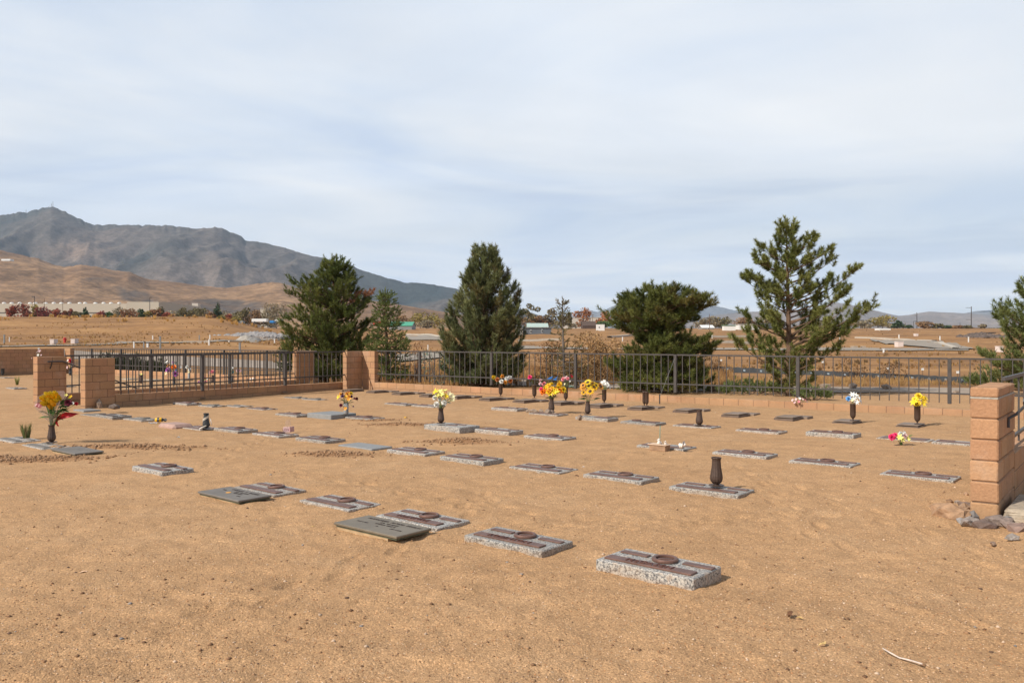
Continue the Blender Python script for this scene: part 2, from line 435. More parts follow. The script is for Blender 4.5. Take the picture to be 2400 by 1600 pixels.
quads = np.stack([i0, np.roll(i0, -1, 1), np.roll(i1, -1, 1), i1], -1).reshape(-1, 4)[:, ::-1]
gm, nt, b = newmat('ground_soil')
pos = wpos(nt)
zat = nd(nt, 'ShaderNodeAttribute', attribute_name='zone')
cat_ = nd(nt, 'ShaderNodeAttribute', attribute_name='clod')
n_big = noise(nt, pos, .35, 4); n_mid = noise(nt, pos, 3.2, 5, .6); n_fine = noise(nt, pos, 60, 4, .7)
sand = ramp(nt, n_big, [(.3, (.43, .254, .129)), (.7, (.485, .293, .153))])
sand = mixc(nt, .6, sand, ramp(nt, n_mid, [(.3, .78), (.7, 1.2)]), 'MULTIPLY')
sand = mixc(nt, ramp(nt, noise(nt, pos, .9, 6, .65), [(.5, 0.), (.68, .28)]), sand, (.51, .34, .20))
sand = mixc(nt, ramp(nt, noise(nt, pos, .6, 6, .7), [(.54, 0.), (.70, .25)]), sand, (.34, .205, .11))
vo = nd(nt, 'ShaderNodeTexVoronoi'); vo.inputs['Scale'].default_value = 95; nt.links.new(pos, vo.inputs['Vector'])
vs2 = nd(nt, 'ShaderNodeSeparateColor'); nt.links.new(vo.outputs['Color'], vs2.inputs[0])
grain = ramp(nt, vs2.outputs[0], [(0, .62), (.12, .80), (.5, 1.0), (.86, 1.14), (.95, 1.6)])
sand = mixc(nt, .65, sand, grain, 'MULTIPLY')
sand = mixc(nt, .5, sand, ramp(nt, n_fine, [(.3, .7), (.7, 1.3)]), 'MULTIPLY')
vo3 = nd(nt, 'ShaderNodeTexVoronoi'); vo3.inputs['Scale'].default_value = 24; nt.links.new(pos, vo3.inputs['Vector'])
vs3 = nd(nt, 'ShaderNodeSeparateColor'); nt.links.new(vo3.outputs['Color'], vs3.inputs[0])
g3 = mathn(nt, 'MULTIPLY', ramp(nt, vs3.outputs[0], [(.90, 0.), (.91, 1.)]), ramp(nt, vo3.outputs['Distance'], [(.18, 1.), (.3, 0.)]))
sand = mixc(nt, mathn(nt, 'MULTIPLY', g3, .55), sand, mixc(nt, vs3.outputs[1], (.16, .09, .05), (.62, .45, .30)))
sand = mixc(nt, cat_.outputs['Fac'], sand, mixc(nt, n_fine, (.20, .10, .048), (.34, .18, .09)))
# dry grass fields
mpg = nd(nt, 'ShaderNodeMapping'); nt.links.new(pos, mpg.inputs['Vector']); mpg.inputs['Scale'].default_value = (.35, 1., 1)
g1 = noise(nt, mpg.outputs[0], .12, 5, .6); g2 = noise(nt, mpg.outputs[0], 1.6, 5, .7)
fld = ramp(nt, g1, [(.3, (.19, .108, .055)), (.46, (.30, .162, .072)), (.6, (.385, .21, .09)), (.75, (.45, .275, .125))])
fld = mixc(nt, .75, fld, ramp(nt, g2, [(.32, .62), (.68, 1.3)]), 'MULTIPLY')
col = mixc(nt, zat.outputs['Fac'], sand, fld)
nt.links.new(col, b.inputs['Base Color']); b.inputs['Roughness'].default_value = .95; spec(b, .1)
hh = mathn(nt, 'ADD', mathn(nt, 'MULTIPLY', vo.outputs['Distance'], -.7), mathn(nt, 'MULTIPLY', n_fine, .9))
bump(nt, b, hh, .6, .011)
gme = fast_mesh('ground', np.stack([gx, gy, gz], -1).reshape(-1, 3), quads, gm, smooth=True)
dr = (gx - C0[0]) * nr[0] + (gy - C0[1]) * nr[1]
df = (gx - FC[0]) * nf[0] + (gy - FC[1]) * nf[1]
wob = (fbm(gx * .5, gy * .5, 77, 4) - .5) * 3
zone_r = sstep(.6, 2.2, dr + wob * .5) * sstep(26.5, 29, gy + wob)
zone_f = sstep(.4, 2.2, df + wob * .5) * sstep(30, 34, gy)
zone = np.where(gx > C0[0] - .2, zone_r, zone_f)
zone = np.where(gy < 5, 0, zone)
fattr(gme, 'zone', zone)
cl = np.zeros_like(gx)
for px, py, a_, b_, h_ in HEAPS:
    c = G(px, py); q = ((gx - c[0]) / (a_ * 1.1)) ** 2 + ((gy - c[1]) / (b_ * 1.25)) ** 2
    cl = np.maximum(cl, np.clip(1.25 - q, 0, 1) * .85 * sstep(.25, .6, vn(gx * 5, gy * 5, 41) + .25))
fattr(gme, 'clod', cl)
ground = link('ground', gme); tag(ground, 'coarse tan decomposed granite yard running out into dry orange grass fields', 'ground', kind='structure')
def gz_at(x, y):
    return float(T(x, y) + ground_detail(A([x], float), A([y], float))[0])

# ------------------------------------------------------------------ roads and paths (draped on the terrain)
def ribbon(name, top, bot, mat, label, cat, lift=.05, n=60, m=7, kind='structure'):
    top = A(top, float); bot = A(bot, float)
    tx = np.interp(np.linspace(0, 1, n), np.linspace(0, 1, len(top)), top[:, 0]); ty = np.interp(tx, top[:, 0], top[:, 1])
    bx = np.interp(np.linspace(0, 1, n), np.linspace(0, 1, len(bot)), bot[:, 0]); by = np.interp(bx, bot[:, 0], bot[:, 1])
    v = []
    for i in range(n):
        a = GP(tx[i], ty[i]); c = GP(bx[i], by[i])
        for k in range(m):
            p = a + (c - a) * k / (m - 1); p[2] = gz_at(p[0], p[1]) + lift
            v.append(p)
    f = [(i * m + k, i * m + k + 1, (i + 1) * m + k + 1, (i + 1) * m + k) for i in range(n - 1) for k in range(m - 1)]
    return tag(link(name, fast_mesh(name, v, f, mat)), label, cat, kind=kind)
gv = simple('gravel_track', (.34, .27, .21), .95, .18, 1.4, .5, .02)
ribbon('gravel_path', [(120, 819), (400, 834), (690, 850), (1100, 886), (1640, 905), (2300, 911)], [(120, 838), (400, 856), (690, 866), (1100, 900), (1640, 917), (2300, 923)], gv, 'grey gravel track running just behind the iron fences', 'track', .03, 120)
ribbon('road', [(-120, 813), (0, 810.5), (150, 808), (260, 804.8), (300, 802), (372, 801), (490, 799), (690, 794)], [(-120, 818), (0, 815.6), (150, 813), (260, 810), (300, 807.5), (372, 806.5), (490, 803), (690, 799)], M['asphalt'], 'pale grey road crossing the dry field behind the far brown wall', 'road', .12)
ribbon('road', [(930, 832), (1040, 824), (1240, 813.5), (1690, 817), (2000, 818), (2270, 818)], [(930, 850), (1040, 839), (1240, 818), (1690, 822), (2000, 823), (2270, 822.5)], M['asphalt'], 'grey unfinished road lying behind the pines on the right', 'road', .10)
ribbon('road', [(2040, 795), (2100, 797), (2190, 800), (2230, 807), (2280, 816)], [(2040, 799), (2080, 808), (2130, 813), (2190, 816), (2280, 818)], M['asphalt'], 'pale cul-de-sac of bare asphalt on the right field', 'road', .16)
ribbon('road', [(950, 785), (1045, 788)], [(950, 797), (1045, 796)], M['asphalt'], 'short grey road stub between the spruce and the big pine', 'road', .12, 20)
def curb(pts, label, h=.12, wd=.8):
    v = MB(); p = [GP(*q) for q in pts]
    pp = []
    for i in range(len(p) - 1):
        for t in np.linspace(0, 1, 9)[:-1]: pp.append(p[i] + (p[i + 1] - p[i]) * t)
    pp.append(p[-1]); pp = A(pp)
    for q in pp: q[2] = gz_at(q[0], q[1]) + .16
    tg = np.gradient(pp[:, :2], axis=0); tg /= np.linalg.norm(tg, axis=1)[:, None]; nn = np.stack([-tg[:, 1], tg[:, 0]], 1) * wd / 2
    vs = []
    for i in range(len(pp)):
        for s_, z_ in ((-1, -.6), (-1, h), (1, h), (1, -.6)): vs.append([pp[i, 0] + s_ * nn[i, 0], pp[i, 1] + s_ * nn[i, 1], pp[i, 2] + z_])
    f = [(i * 4 + k, i * 4 + k + 1, (i + 1) * 4 + k + 1, (i + 1) * 4 + k) for i in range(len(pp) - 1) for k in range(3)]
    v.add(vs, f)
    return tag(v.build('concrete_curb', M['curb']), label, 'curb', 'pale concrete curbs in the fields')
curb([(2008, 792.5), (2190, 799)], 'long white curb along the far edge of the cul-de-sac', .12, 1.0)
curb([(2186, 805), (2240, 816)], 'slanting white curb on the right edge of the cul-de-sac', .12, .8)
curb([(1655, 791), (1760, 790.5)], 'far white curb between the broad pine and the tall pine', .25, 1.)
curb([(1672, 806.5), (1765, 806)], 'near white curb between the broad pine and the tall pine', .25, .8)
curb([(1214, 799.5), (1310, 799.5)], 'white curb line below the grey mobile home', .22, .8)
curb([(1428, 789), (1500, 787.5)], 'broad white curb at the left side of the broad pine', .3, 1.6)
curb([(955, 784), (1042, 789)], 'white curb above the road stub beside the spruce', .22, .9)
curb([(380, 804.5), (492, 804.2)], 'thin white curb along the road in front of the gravel heap', .14, .6)

# ------------------------------------------------------------------ hills and mountains
mm, nt, b = newmat('mountain_slope')
a_ = nd(nt, 'ShaderNodeAttribute', attribute_name='Col'); pos = wpos(nt)
mc = mixc(nt, .7, a_.outputs['Color'], ramp(nt, noise(nt, pos, .02, 6, .7), [(.36, .55), (.64, 1.35)]), 'MULTIPLY')
mc = mixc(nt, .6, mc, ramp(nt, noise(nt, pos, .07, 4, .75), [(.38, .5), (.62, 1.35)]), 'MULTIPLY')
nt.links.new(mc, b.inputs['Base Color']); b.inputs['Roughness'].default_value = 1; spec(b, 0)
def rangeobj(name, prof, d0, d1, d2, seed, colf, amp, label, nc=620, nd_=110, smin=-500, smax=2900, base_row=772, nsc=1.0, pw=1.25, foot=0.0):
    prof = A(prof, float)
    S = np.linspace(max(smin, prof[0, 0]), min(smax, prof[-1, 0]), nc)
    row = np.interp(S, prof[:, 0], prof[:, 1])
    t = np.concatenate([np.linspace(0, 1, nd_), np.linspace(1, 1.35, 14)[1:]])
    SS, TT = np.meshgrid(S, t)
    jit = (fbm(SS / 210, SS * 0 + .5, seed + 70, 3) - .5)
    d = d0 + (d1 - d0) * TT * (1 + .25 * jit * (TT > 0))
    d = np.where(TT > 1, d1 * (1 + .25 * jit) + (d2 - d1) * (TT - 1) / .35, d)
    dr_ = d0 + (d1 - d0) * (1 + .25 * jit)
    x = (SS - 1200) / F * d
    zr = HC + (800 - row) / F * dr_
    zb = T((SS - 1200) / F * d0, 0 * SS + d0) - 6 - foot
    s_ = np.clip(TT, 0, 1) ** pw
    z = zb + (zr - zb) * s_
    env = np.sin(np.pi * np.clip(TT, 0, 1)) ** .8
    nx, ny = x * nsc, d * nsc
    wx = nx + 300 * (fbm(nx / 900, ny / 900, seed + 5, 3) - .5); wy = ny + 300 * (fbm(nx / 900, ny / 900, seed + 9, 3) - .5)
    rg = 1 - np.abs(2 * fbm(wx / 620, wy / 1500, seed, 5, .5) - 1)
    rg2 = 1 - np.abs(2 * fbm(wx / 190, wy / 520, seed + 3, 4, .55) - 1)
    h = np.maximum(zr - zb, 1)
    z = z + env * h * amp * ((rg - .75) * 1.7 + (rg2 - .7) * .30)
    z = np.where(TT > 1, z - (TT - 1) / .35 * h * .6, z)
    z += (fbm(SS / 9, TT * 3, seed + 40, 3) - .5) * h * .022 * (TT > .9)
    V = np.stack([x, d, z], -1).reshape(-1, 3)
    n2, n1 = SS.shape; ii = np.arange(n1 * n2).reshape(n2, n1)
    q = np.stack([ii[:-1, :-1], ii[:-1, 1:], ii[1:, 1:], ii[1:, :-1]], -1).reshape(-1, 4)
    rows = 800 - (z - HC) / d * F
    C = colf(SS, TT, rg, rg2, x, d, rows)
    return tag(link(name, fast_mesh(name, V, q, mm, C.reshape(-1, 3), smooth=True)), label, 'hill', kind='structure')
def lerp3(a, b_, t): return A(a)[None, None] * (1 - t[..., None]) + A(b_)[None, None] * t[..., None]
def col_main(S, t, rg, rg2, x, d, rows):
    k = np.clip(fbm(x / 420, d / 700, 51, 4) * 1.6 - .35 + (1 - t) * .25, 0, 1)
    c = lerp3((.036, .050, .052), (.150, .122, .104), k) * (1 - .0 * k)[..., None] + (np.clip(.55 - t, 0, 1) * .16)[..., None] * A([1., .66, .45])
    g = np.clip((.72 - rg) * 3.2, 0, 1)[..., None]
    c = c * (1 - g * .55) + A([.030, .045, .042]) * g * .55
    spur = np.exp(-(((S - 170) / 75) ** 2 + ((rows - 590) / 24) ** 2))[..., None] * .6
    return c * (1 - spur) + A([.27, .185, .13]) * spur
def col_foot(S, t, rg, rg2, x, d, rows):
    k = fbm(x / 160, d / 240, 61, 5)
    c = lerp3((.20, .118, .066), (.35, .215, .118), np.clip(k * 2 - .5, 0, 1))
    c = c * (.78 + .4 * np.clip(fbm(x / 30, d / 300, 66, 3), 0, 1))[..., None]
    w_ = (fbm(S / 20, rows / 6, 5, 3) - .5) * 14
    w2 = (fbm(S / 40, rows / 12, 15, 4) - .5) * 40
    burn = np.maximum(sstep(0, 8, 17 + w2 * .4 - np.abs(rows + w_ * .5 - (700 + (S - 330) * .25))) * sstep(262, 292, S + w2 * .7) * (1 - sstep(345, 385, S + w2)), sstep(0, 5, rows + w_ * .3 - 698 - np.abs(S - 500) * .06) * sstep(300, 340, S) * (1 - sstep(590, 650, S + w2)))
    burn = np.maximum(burn, sstep(0, 4, 7 - np.abs(rows - 655 + w_ * .4)) * sstep(180, 215, S + w2) * (1 - sstep(255, 285, S)) * .6)
    burn = np.maximum(burn, sstep(0, 4, 6 - np.abs(rows - 702 + w_ * .4)) * sstep(115, 140, S) * (1 - sstep(155, 185, S)) * .6)
    burn = (np.clip(burn, 0, 1) * (.55 + .45 * sstep(.35, .6, fbm(x / 40, d / 60, 88, 4))))[..., None] * .9
    return c * (1 - burn) + A([.10, .085, .075]) * burn
def col_far(c0, c1):
    return lambda S, t, rg, rg2, x, d, rows: lerp3(c0, c1, np.clip(fbm(x / 500, d / 900, 71, 4) * 1.7 - .35, 0, 1))
main_prof = [(-500, 560), (-120, 520), (0, 506), (37, 498), (60, 498), (90, 490), (119, 485), (128, 487), (140, 491), (170, 505), (200, 520), (222, 528), (260, 526.5), (320, 528), (400, 528), (440, 534), (480, 536), (503, 533.5), (520, 536), (560, 551), (575, 563), (600, 566), (660, 578), (720, 597), (780, 610), (800, 612), (840, 629), (870, 640), (920, 655), (950, 662), (990, 663), (1040, 671), (1070, 677), (1100, 685), (1150, 700), (1250, 735), (1400, 775)]
foot_prof = [(-500, 600), (-100, 588), (0, 586), (40, 596), (90, 606), (130, 622), (150, 626), (190, 621), (220, 624), (270, 634), (300, 637), (350, 655), (400, 660), (460, 668), (490, 672), (530, 675), (560, 672), (600, 665), (635, 661), (660, 664), (700, 676), (760, 689), (850, 702), (950, 716), (1046, 732), (1150, 750), (1250, 775)]
right_prof = [(1500, 775), (1640, 745), (1685, 737), (1743, 731), (1850, 728), (1922, 721), (1950, 711), (1963, 709), (1985, 712), (2010, 718), (2050, 727), (2090, 737), (2106, 740), (2130, 738), (2150, 734), (2178, 729.5), (2215, 732), (2240, 733), (2275, 734), (2330, 739), (2420, 742), (2700, 730), (2900, 740)]
right2_prof = [(2150, 770), (2240, 738), (2285, 729), (2310, 727), (2350, 726), (2400, 728), (2550, 715), (2900, 730)]
peak_prof = [(1180, 770), (1330, 743), (1384, 727), (1400, 731), (1420, 725), (1445, 713), (1456, 707.5), (1470, 712), (1540, 712), (1600, 704), (1640, 712), (1669, 716), (1700, 722), (1736, 731), (1800, 750), (1880, 772)]
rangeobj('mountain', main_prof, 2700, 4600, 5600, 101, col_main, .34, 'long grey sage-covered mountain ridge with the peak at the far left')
rangeobj('foothill', foot_prof, 1300, 2300, 2750, 131, col_foot, .26, 'rolling tan grass foothills in front of the grey mountain', pw=1.0)
rangeobj('far_hill', right_prof, 4400, 6600, 7300, 151, col_far((.17, .145, .13), (.27, .215, .18)), .22, 'low mauve hills on the right horizon', 420, 60)
rangeobj('far_hill', right2_prof, 6900, 8300, 8600, 171, col_far((.16, .16, .16), (.22, .2, .18)), .2, 'bluish hill rising behind the mauve hills at the far right', 240, 40)
rangeobj('far_peak', peak_prof, 7000, 8700, 8900, 191, col_far((.15, .16, .18), (.2, .2, .2)), .2, 'faint blue peak far away between the two middle pines', 260, 40)
# haze: one closed box of even, thin air
hz = bpy.data.materials.new('haze_air'); hz.use_nodes = True; nt = hz.node_tree
for n_ in list(nt.nodes): nt.nodes.remove(n_)
out = nd(nt, 'ShaderNodeOutputMaterial'); pv = nd(nt, 'ShaderNodeVolumePrincipled')
pv.inputs['Color'].default_value = (.60, .78, 1, 1); pv.inputs['Density'].default_value = 6.2e-5; pv.inputs['Anisotropy'].default_value = 0.0
nt.links.new(pv.outputs[0], out.inputs['Volume'])
hb = MB(); hb.box((0, 0, 450), (19000, 19000, 1100)); hzo = hb.build('haze', hz); tag(hzo, 'thin pale haze over the whole valley', 'haze', kind='stuff')
# ------------------------------------------------------------------ block walls and pillars
def block_run(p0, dirv, length, thick, ztops, ncourse, ch=.2, bl=.4, phase=0.0, outn=None, name='block_wall', label='', cat='wall', group=None, cap=None, zb=None, bev=.006, lightjoint=False):
    """p0 = inner base corner; runs along dirv; thickness goes along outn. ztops = (z at start, z at end)"""
    dirv = A(dirv); outn = A(outn)
    rz = math.atan2(dirv[1], dirv[0]); sl_ = (ztops[1] - ztops[0]) / length
    o = empty(name, (p0[0], p0[1], 0), rz, label, cat, group)
    side = 1 if (dirv[0] * outn[1] - dirv[1] * outn[0]) > 0 else -1
    g = .008; bmb = MB(); rs = random.Random(int(abs(p0[0]) * 100 + length * 10))
    z1 = 0.0
    for c in range(ncourse):
        hgt = cap if (c == 0 and cap) else ch
        off = (c % 2) * bl / 2 + phase
        xs = [0.0]; x = (off % bl) or bl
        while x < length - .05: xs.append(x); x += bl
        xs.append(length)
        for a, b_ in zip(xs[:-1], xs[1:]):
            t = .93 + .13 * rs.random()
            jit = (rs.random() - .5) * .004
            bmb.box(((a + b_) / 2, side * (thick / 2 + jit), z1 - hgt / 2), (b_ - a - g, thick, hgt - g), 0, bev, 0, (t, t * (.97 + .06 * rs.random()), t))
        z1 -= hgt
    for v in bmb.v: v[:, 2] += ztops[0] + v[:, 0] * sl_
    if bev > .007:
        for v in bmb.v: v += (np.stack([vn(v[:, 0] * 40, v[:, 2] * 40, 1), vn(v[:, 1] * 40, v[:, 2] * 40, 2), vn(v[:, 0] * 40, v[:, 1] * 50, 3)], 1) - .5) * .008
    bmb.build('blocks', M['block'], o)
    mb = MB(); ins = .016 if bev > .007 else .005
    mb.box((length / 2, side * thick / 2, z1 / 2 - .004), (length - 2 * ins, thick - 2 * ins, -z1 - .012))
    for v in mb.v: v[:, 2] += ztops[0] + v[:, 0] * sl_
    mb.build('mortar', M['mortar_light'] if lightjoint else M['mortar'], o)
    return o
LW = 'low tan block walls'; PG = 'tan block pillars'
LR = 22.5
block_run(C0 + er * .02, er, LR, .2, (.262, .118), 2, outn=nr, label='long low block wall in full sun under the fence, running right behind the graves', group=LW)
LN = np.linalg.norm(C0 - PL) - .82
block_run(PL + el * .825, el, LN - .03, .2, (.325, .268), 2, outn=nl, label='low shaded block wall running from the front left pillar to the corner', group=LW)
# corner pillar: two wings of one body
cp = block_run(C0 - el * .80, el, .80, .2, (1.36, 1.36), 7, outn=nl, phase=.2, name='corner_pillar', label='L-shaped tan block corner pillar where the two low walls meet', cat='pillar', group=PG)
cw = block_run(C0 + er * .004 + nr * -.003, er, .60, .2, (1.362, 1.362), 7, outn=nr, phase=.0, name='wing')
for ch_ in list(cw.children):
    ch_.parent = cp; ch_.name = 'wing_' + ch_.name.split('.')[0]
    ch_.matrix_parent_inverse = Matrix()
    a1 = math.atan2(er[1], er[0]) - math.atan2(el[1], el[0])
    rel = A([*(C0 + er * .004 - nr * .003 - (C0 - el * .8))]); th = -math.atan2(el[1], el[0])
    ch_.location = (rel[0] * math.cos(th) - rel[1] * math.sin(th), rel[0] * math.sin(th) + rel[1] * math.cos(th), 0); ch_.rotation_euler = (0, 0, a1)
bpy.data.objects.remove(cw)
block_run(PL, el, .82, .2, (1.275, 1.275), 7, outn=nl, phase=.2, label='front left block pillar at the start of the shaded low wall', name='block_pillar', cat='pillar', group=PG)
P1 = at(87.5, 21.3)[:2]
block_run(P1, el, .79, .2, (1.30, 1.30), 7, outn=nl, phase=.0, label='block pillar carrying the sloping handrail, behind the yellow cemetery bouquet', name='block_pillar', cat='pillar', group=PG)
block_run(P3, el, .97, .2, (1.335, 1.335), 7, outn=nl, phase=.2, label='block pillar with a fence across its face, just left of the corner pillar', name='block_pillar', cat='pillar', group=PG)
PM0 = P1 + el * .80; dM = P3 - PM0; LM = np.linalg.norm(dM); dM /= LM; nM = A([-dM[1], dM[0]])
block_run(PM0, dM, LM - .02, .2, (.30, .27), 2, outn=nM, label='low block wall of the rear section, seen through the left fence', group=LW)
dF0 = P3 + el * .99 - FC; LF = np.linalg.norm(dF0); dF0 /= LF; nF0 = A([-dF0[1], dF0[0]])
block_run(FC + dF0 * .66, dF0, LF - .7, .2, (.30, .28), 2, outn=nF0, label='low sunlit block wall in front of the junipers at the back of the left section', group=LW)
block_run(FC - el * 9.0, el, 8.99, .2, (1.31, 1.33), 7, outn=nl, label='tall shaded block wall at the far left edge', group='tall brown walls')
block_run(FC, dF0, .64, .2, (1.335, 1.335), 7, outn=nF0, phase=.2, label='sunlit block pillar at the end of the tall shaded wall', name='block_pillar', cat='pillar', group=PG)
# near right pillar and what belongs to it
e1 = A([math.cos(R(-38)), math.sin(R(-38))]); e2 = A([-e1[1], e1[0]])
PRc = G(2339.5, 1223)[:2]
TW = .235
rp = block_run(PRc, e2, 1.2, TW, (1.265, 1.265), 8, ch=.2, bl=.4, phase=.0, outn=-e1, cap=.10, name='block_pillar', label='large near block pillar cut off by the right edge, pale mortar under its cap', cat='pillar', group=PG, bev=.012)
mj = MB(); mj.box((.6, TW / 2, 1.265 - .103), (1.2 - .004, TW - .004, .016))
mj.build('mortar_joint', M['mortar_light'], rp)
if True:
    mj = MB(); mj.box((.93, .0035, 1.215), (.016, .004, .092)); mj.build('mortar_joint', M['mortar_light'], rp)
PRe = PRc + e2 * 1.22
block_run(PRe - e1 * .0, e2, 4.5, .2, (.52, .52), 3, outn=-e1, label='low block wall leading away behind the near right pillar', group=LW)
rp.location.z = 0
fo = MB()
n_ = 14
for i in range(n_):
    pass
fo.box((.52, -.38, .035), (.95, .68, .19), 0, .03)
foot = fo.mesh('concrete_footing', M['concrete'])
import bmesh
bm = bmesh.new(); bm.from_mesh(foot); bmesh.ops.subdivide_edges(bm, edges=bm.edges[:], cuts=5, use_grid_fill=True)
for v in bm.verts:
    k = (float(vn(A([v.co.x * 14]), A([v.co.y * 14 + v.co.z * 17]), 7)[0]) - .5)
    if v.co.z < .10: v.co.x += k * .07; v.co.y += k * .07
    else: v.co.z += k * .008
bm.to_mesh(foot); bm.free()
tag(link('concrete_footing', foot, None, (PRc[0], PRc[1], 0), math.atan2(e2[1], e2[0])), 'rough-edged concrete slab at the foot of the near right pillar', 'slab')

# ------------------------------------------------------------------ iron fences
def fence(p0, p1, z0, z1, posts, label, zt=1.31, low=.50, pb=.28, sp=.21, post=.08, skip=None):
    """z0, z1: offsets of the top rail along the run; posts: distances along the run"""
    p0 = A(p0); p1 = A(p1); L = np.linalg.norm(p1 - p0); dv = (p1 - p0) / L; rz = math.atan2(dv[1], dv[0])
    o = empty('iron_fence', (p0[0], p0[1], 0), rz, label, 'fence', 'dark iron picket fences')
    top = lambda x: z0 + (z1 - z0) * x / L
    def shear(mb):
        for v in mb.v: v[:, 2] += top(v[:, 0])
    st = [0.0] + list(posts) + [L]
    for x in posts:
        pm = MB(); pm.box((x, 0, zt - .5 - .02), (post, post, 1.06), 0, .004); pm.box((x, 0, pb - .225), (.15, .13, .012))
        shear(pm); pm.build('post', M['iron'], o)
    for a, b_ in zip(st[:-1], st[1:]):
        if b_ - a < .1: continue
        pm = MB(); ga = post / 2 if a in posts else 0; gb = post / 2 if b_ in posts else 0
        pm.box(((a + ga + b_ - gb) / 2, 0, zt), (b_ - a - ga - gb - .002, .036, .040), 0, .003)
        pm.box(((a + ga + b_ - gb) / 2, 0, low), (b_ - a - ga - gb - .002, .032, .036), 0, .003)
        n = max(1, int(round((b_ - a) / sp)) - 1)
        for k in range(n):
            x = a + (b_ - a) * (k + 1) / (n + 1)
            pm.box((x, 0, (zt + pb) / 2 - .01), (.02, .02, zt - pb - .022))
        shear(pm); pm.build('picket_panel', M['iron'], o)
    return o
def along(p0, dv, px):
    t = (px - 1200) / F; return (t * p0[1] - p0[0]) / (dv[0] - t * dv[1])
q0 = C0 + er * .62 + nr * .10
fence(q0, C0 + er * LR + nr * .10, .055, -.02, [along(q0, er, s) for s in (984, 1152, 1349, 1583, 1870, 2225.5)], 'long iron picket fence on the sunlit low wall in front of the pines')
q0 = PL + el * .84 + nl * .1
fence(q0, C0 - el * .81 + nl * .1, .0, .035, [along(q0, el, s) for s in (469, 657.5)], 'iron picket fence on the shaded low wall between the front left pillar and corner pillar')
q0 = PM0 + nM * .1
fence(q0, P3 + nM * .1, .0, .0, [along(q0, dM, s) for s in (354, 537.8)], 'iron picket fence on the rear section wall, second fence behind the handrail')
q0 = FC + dF0 * .66 + nF0 * .1
fence(q0, P3 + el * .99 + nF0 * .1, .02, .02, [along(q0, dF0, s) for s in (215, 284, 354.5, 434.7, 525, 625.5)], 'far iron picket fence in front of the grey track at left')
q0 = PRe - e1 * .1
fence(q0, q0 + e2 * 4.4, .0, .0, [3.2], 'iron fence starting behind the near right pillar, cut by the right edge', zt=1.30, low=.62, pb=.5, sp=.62)
# handrails
def handrail(pts, label, br, r=.021):
    o = empty('handrail', pts[0], 0, label, 'handrail'); mb = MB(); p = A(pts) - A(pts[0])
    mb.tube(p, r, 8); mb.build('rail', M['iron'], o)
    for a_, b_ in br:
        k = MB(); k.tube(A([a_, (A(a_) + A(b_)) / 2 + A([0, 0, -.03]), b_]) - A(pts[0]), .016, 6); k.build('bracket', M['iron'], o)
    return o
ofs = -nl * .09
h0 = A([*(P1 + el * .22 + ofs), 1.165]); h1 = A([*(P1 + el * .62 + ofs), 1.165]); h2 = at(349, 25.3, zrow(920, 25.3))
handrail([h0, h1, h2], 'dark handrail that leaves the left pillar level and slopes down behind the fence', [(h0 * .7 + h1 * .3, h0 * .7 + h1 * .3 + A([*(nl * .10), -.19]))])
ro = e1 * .10
h0 = A([*(PRc + e2 * .95 + ro), 1.085]); h1 = A([*(PRc + e2 * 1.05 + e1 * 1.2), 1.10])
hr = empty('handrail', h0, 0, 'flat grey handrail bracketed to the side of the near right pillar', 'handrail')
mb = MB(); mb.tube(A([h0, h0 * .5 + h1 * .5, h1]) - h0, .030, 4); hm = mb.build('rail', M['iron_rail'], hr)
k = MB(); k.tube(A([h0 + A([*(e1 * .04), -.02]), A([*(PRc + e2 * .70 + e1 * .07), .97]), A([*(PRc + e2 * .62 + e1 * .012), .93]), A([*(PRc + e2 * .60 + e1 * .012), .84])]) - h0, .015, 6); k.build('bracket', M['iron'], hr)

# ------------------------------------------------------------------ grave markers
MA = R(-40); m1 = A([math.cos(MA), math.sin(MA)]); m2 = A([-m1[1], m1[0]])
_pm = {}
def plate_mesh(key, sx, sy, hz, mat):
    if key not in _pm:
        mb = MB(); mb.box((0, 0, hz / 2), (sx, sy, hz), 0, .004); _pm[key] = mb.mesh('plate', mat)
    return _pm[key]
def ring_mesh(key, ro_, ri, h, mat, oct_=False):
    if key not in _pm:
        mb = MB(); n = 28
        mb.lathe([(ri, 0.001), (ri, h * .8), (ri + .006, h), (ro_ - .008, h), (ro_, h * .6), (ro_, 0.001)], n, capb=False, capt=False)
        mb.lathe([(ri * .99, .003), (ri * .6, .005), (.0, .006)], n, capb=False, capt=False, mi=1)
        mb.box((0, 0, .010), (ri * 1.5, .022, .008), .5, .003)
        _pm[key] = mb.mesh('vase_ring', [mat, M['letter']], False)
    return _pm[key]
def text_mesh(body, size, mat, ext=.002, shear=0.0, res=2, sx=1.0):
    cu = bpy.data.curves.new('lettering', 'FONT'); cu.body = body; cu.size = size; cu.extrude = ext; cu.align_x = 'CENTER'; cu.align_y = 'CENTER'; cu.shear = shear; cu.resolution_u = res
    cu.space_character = 1.12
    ob = bpy.data.objects.new('lettering', cu); COL.objects.link(ob)
    bpy.context.view_layer.update()
    me = bpy.data.meshes.new_from_object(ob.evaluated_get(bpy.context.evaluated_depsgraph_get()))
    bpy.data.objects.remove(ob); me.materials.clear(); me.materials.append(mat); me.name = 'lettering'
    return me
def frame(Fp, a, b_, h, ang=MA):
    c = G(Fp[0], Fp[1], h)[:2]; c1 = A([math.cos(ang), math.sin(ang)]); c2 = A([-c1[1], c1[0]])
    return c - c1 * a / 2 + c2 * b_ / 2
GM = 'flat granite grave markers with bronze plates'
MARK = []
def slab_mesh(key, a, b_, h, mat, bev=.008, dep=.06):
    if key not in _pm:
        mb = MB(); mb.box((0, 0, (h - dep) / 2), (a, b_, h + dep), 0, bev)
        _pm[key] = mb.mesh('slab', mat)
    return _pm[key]
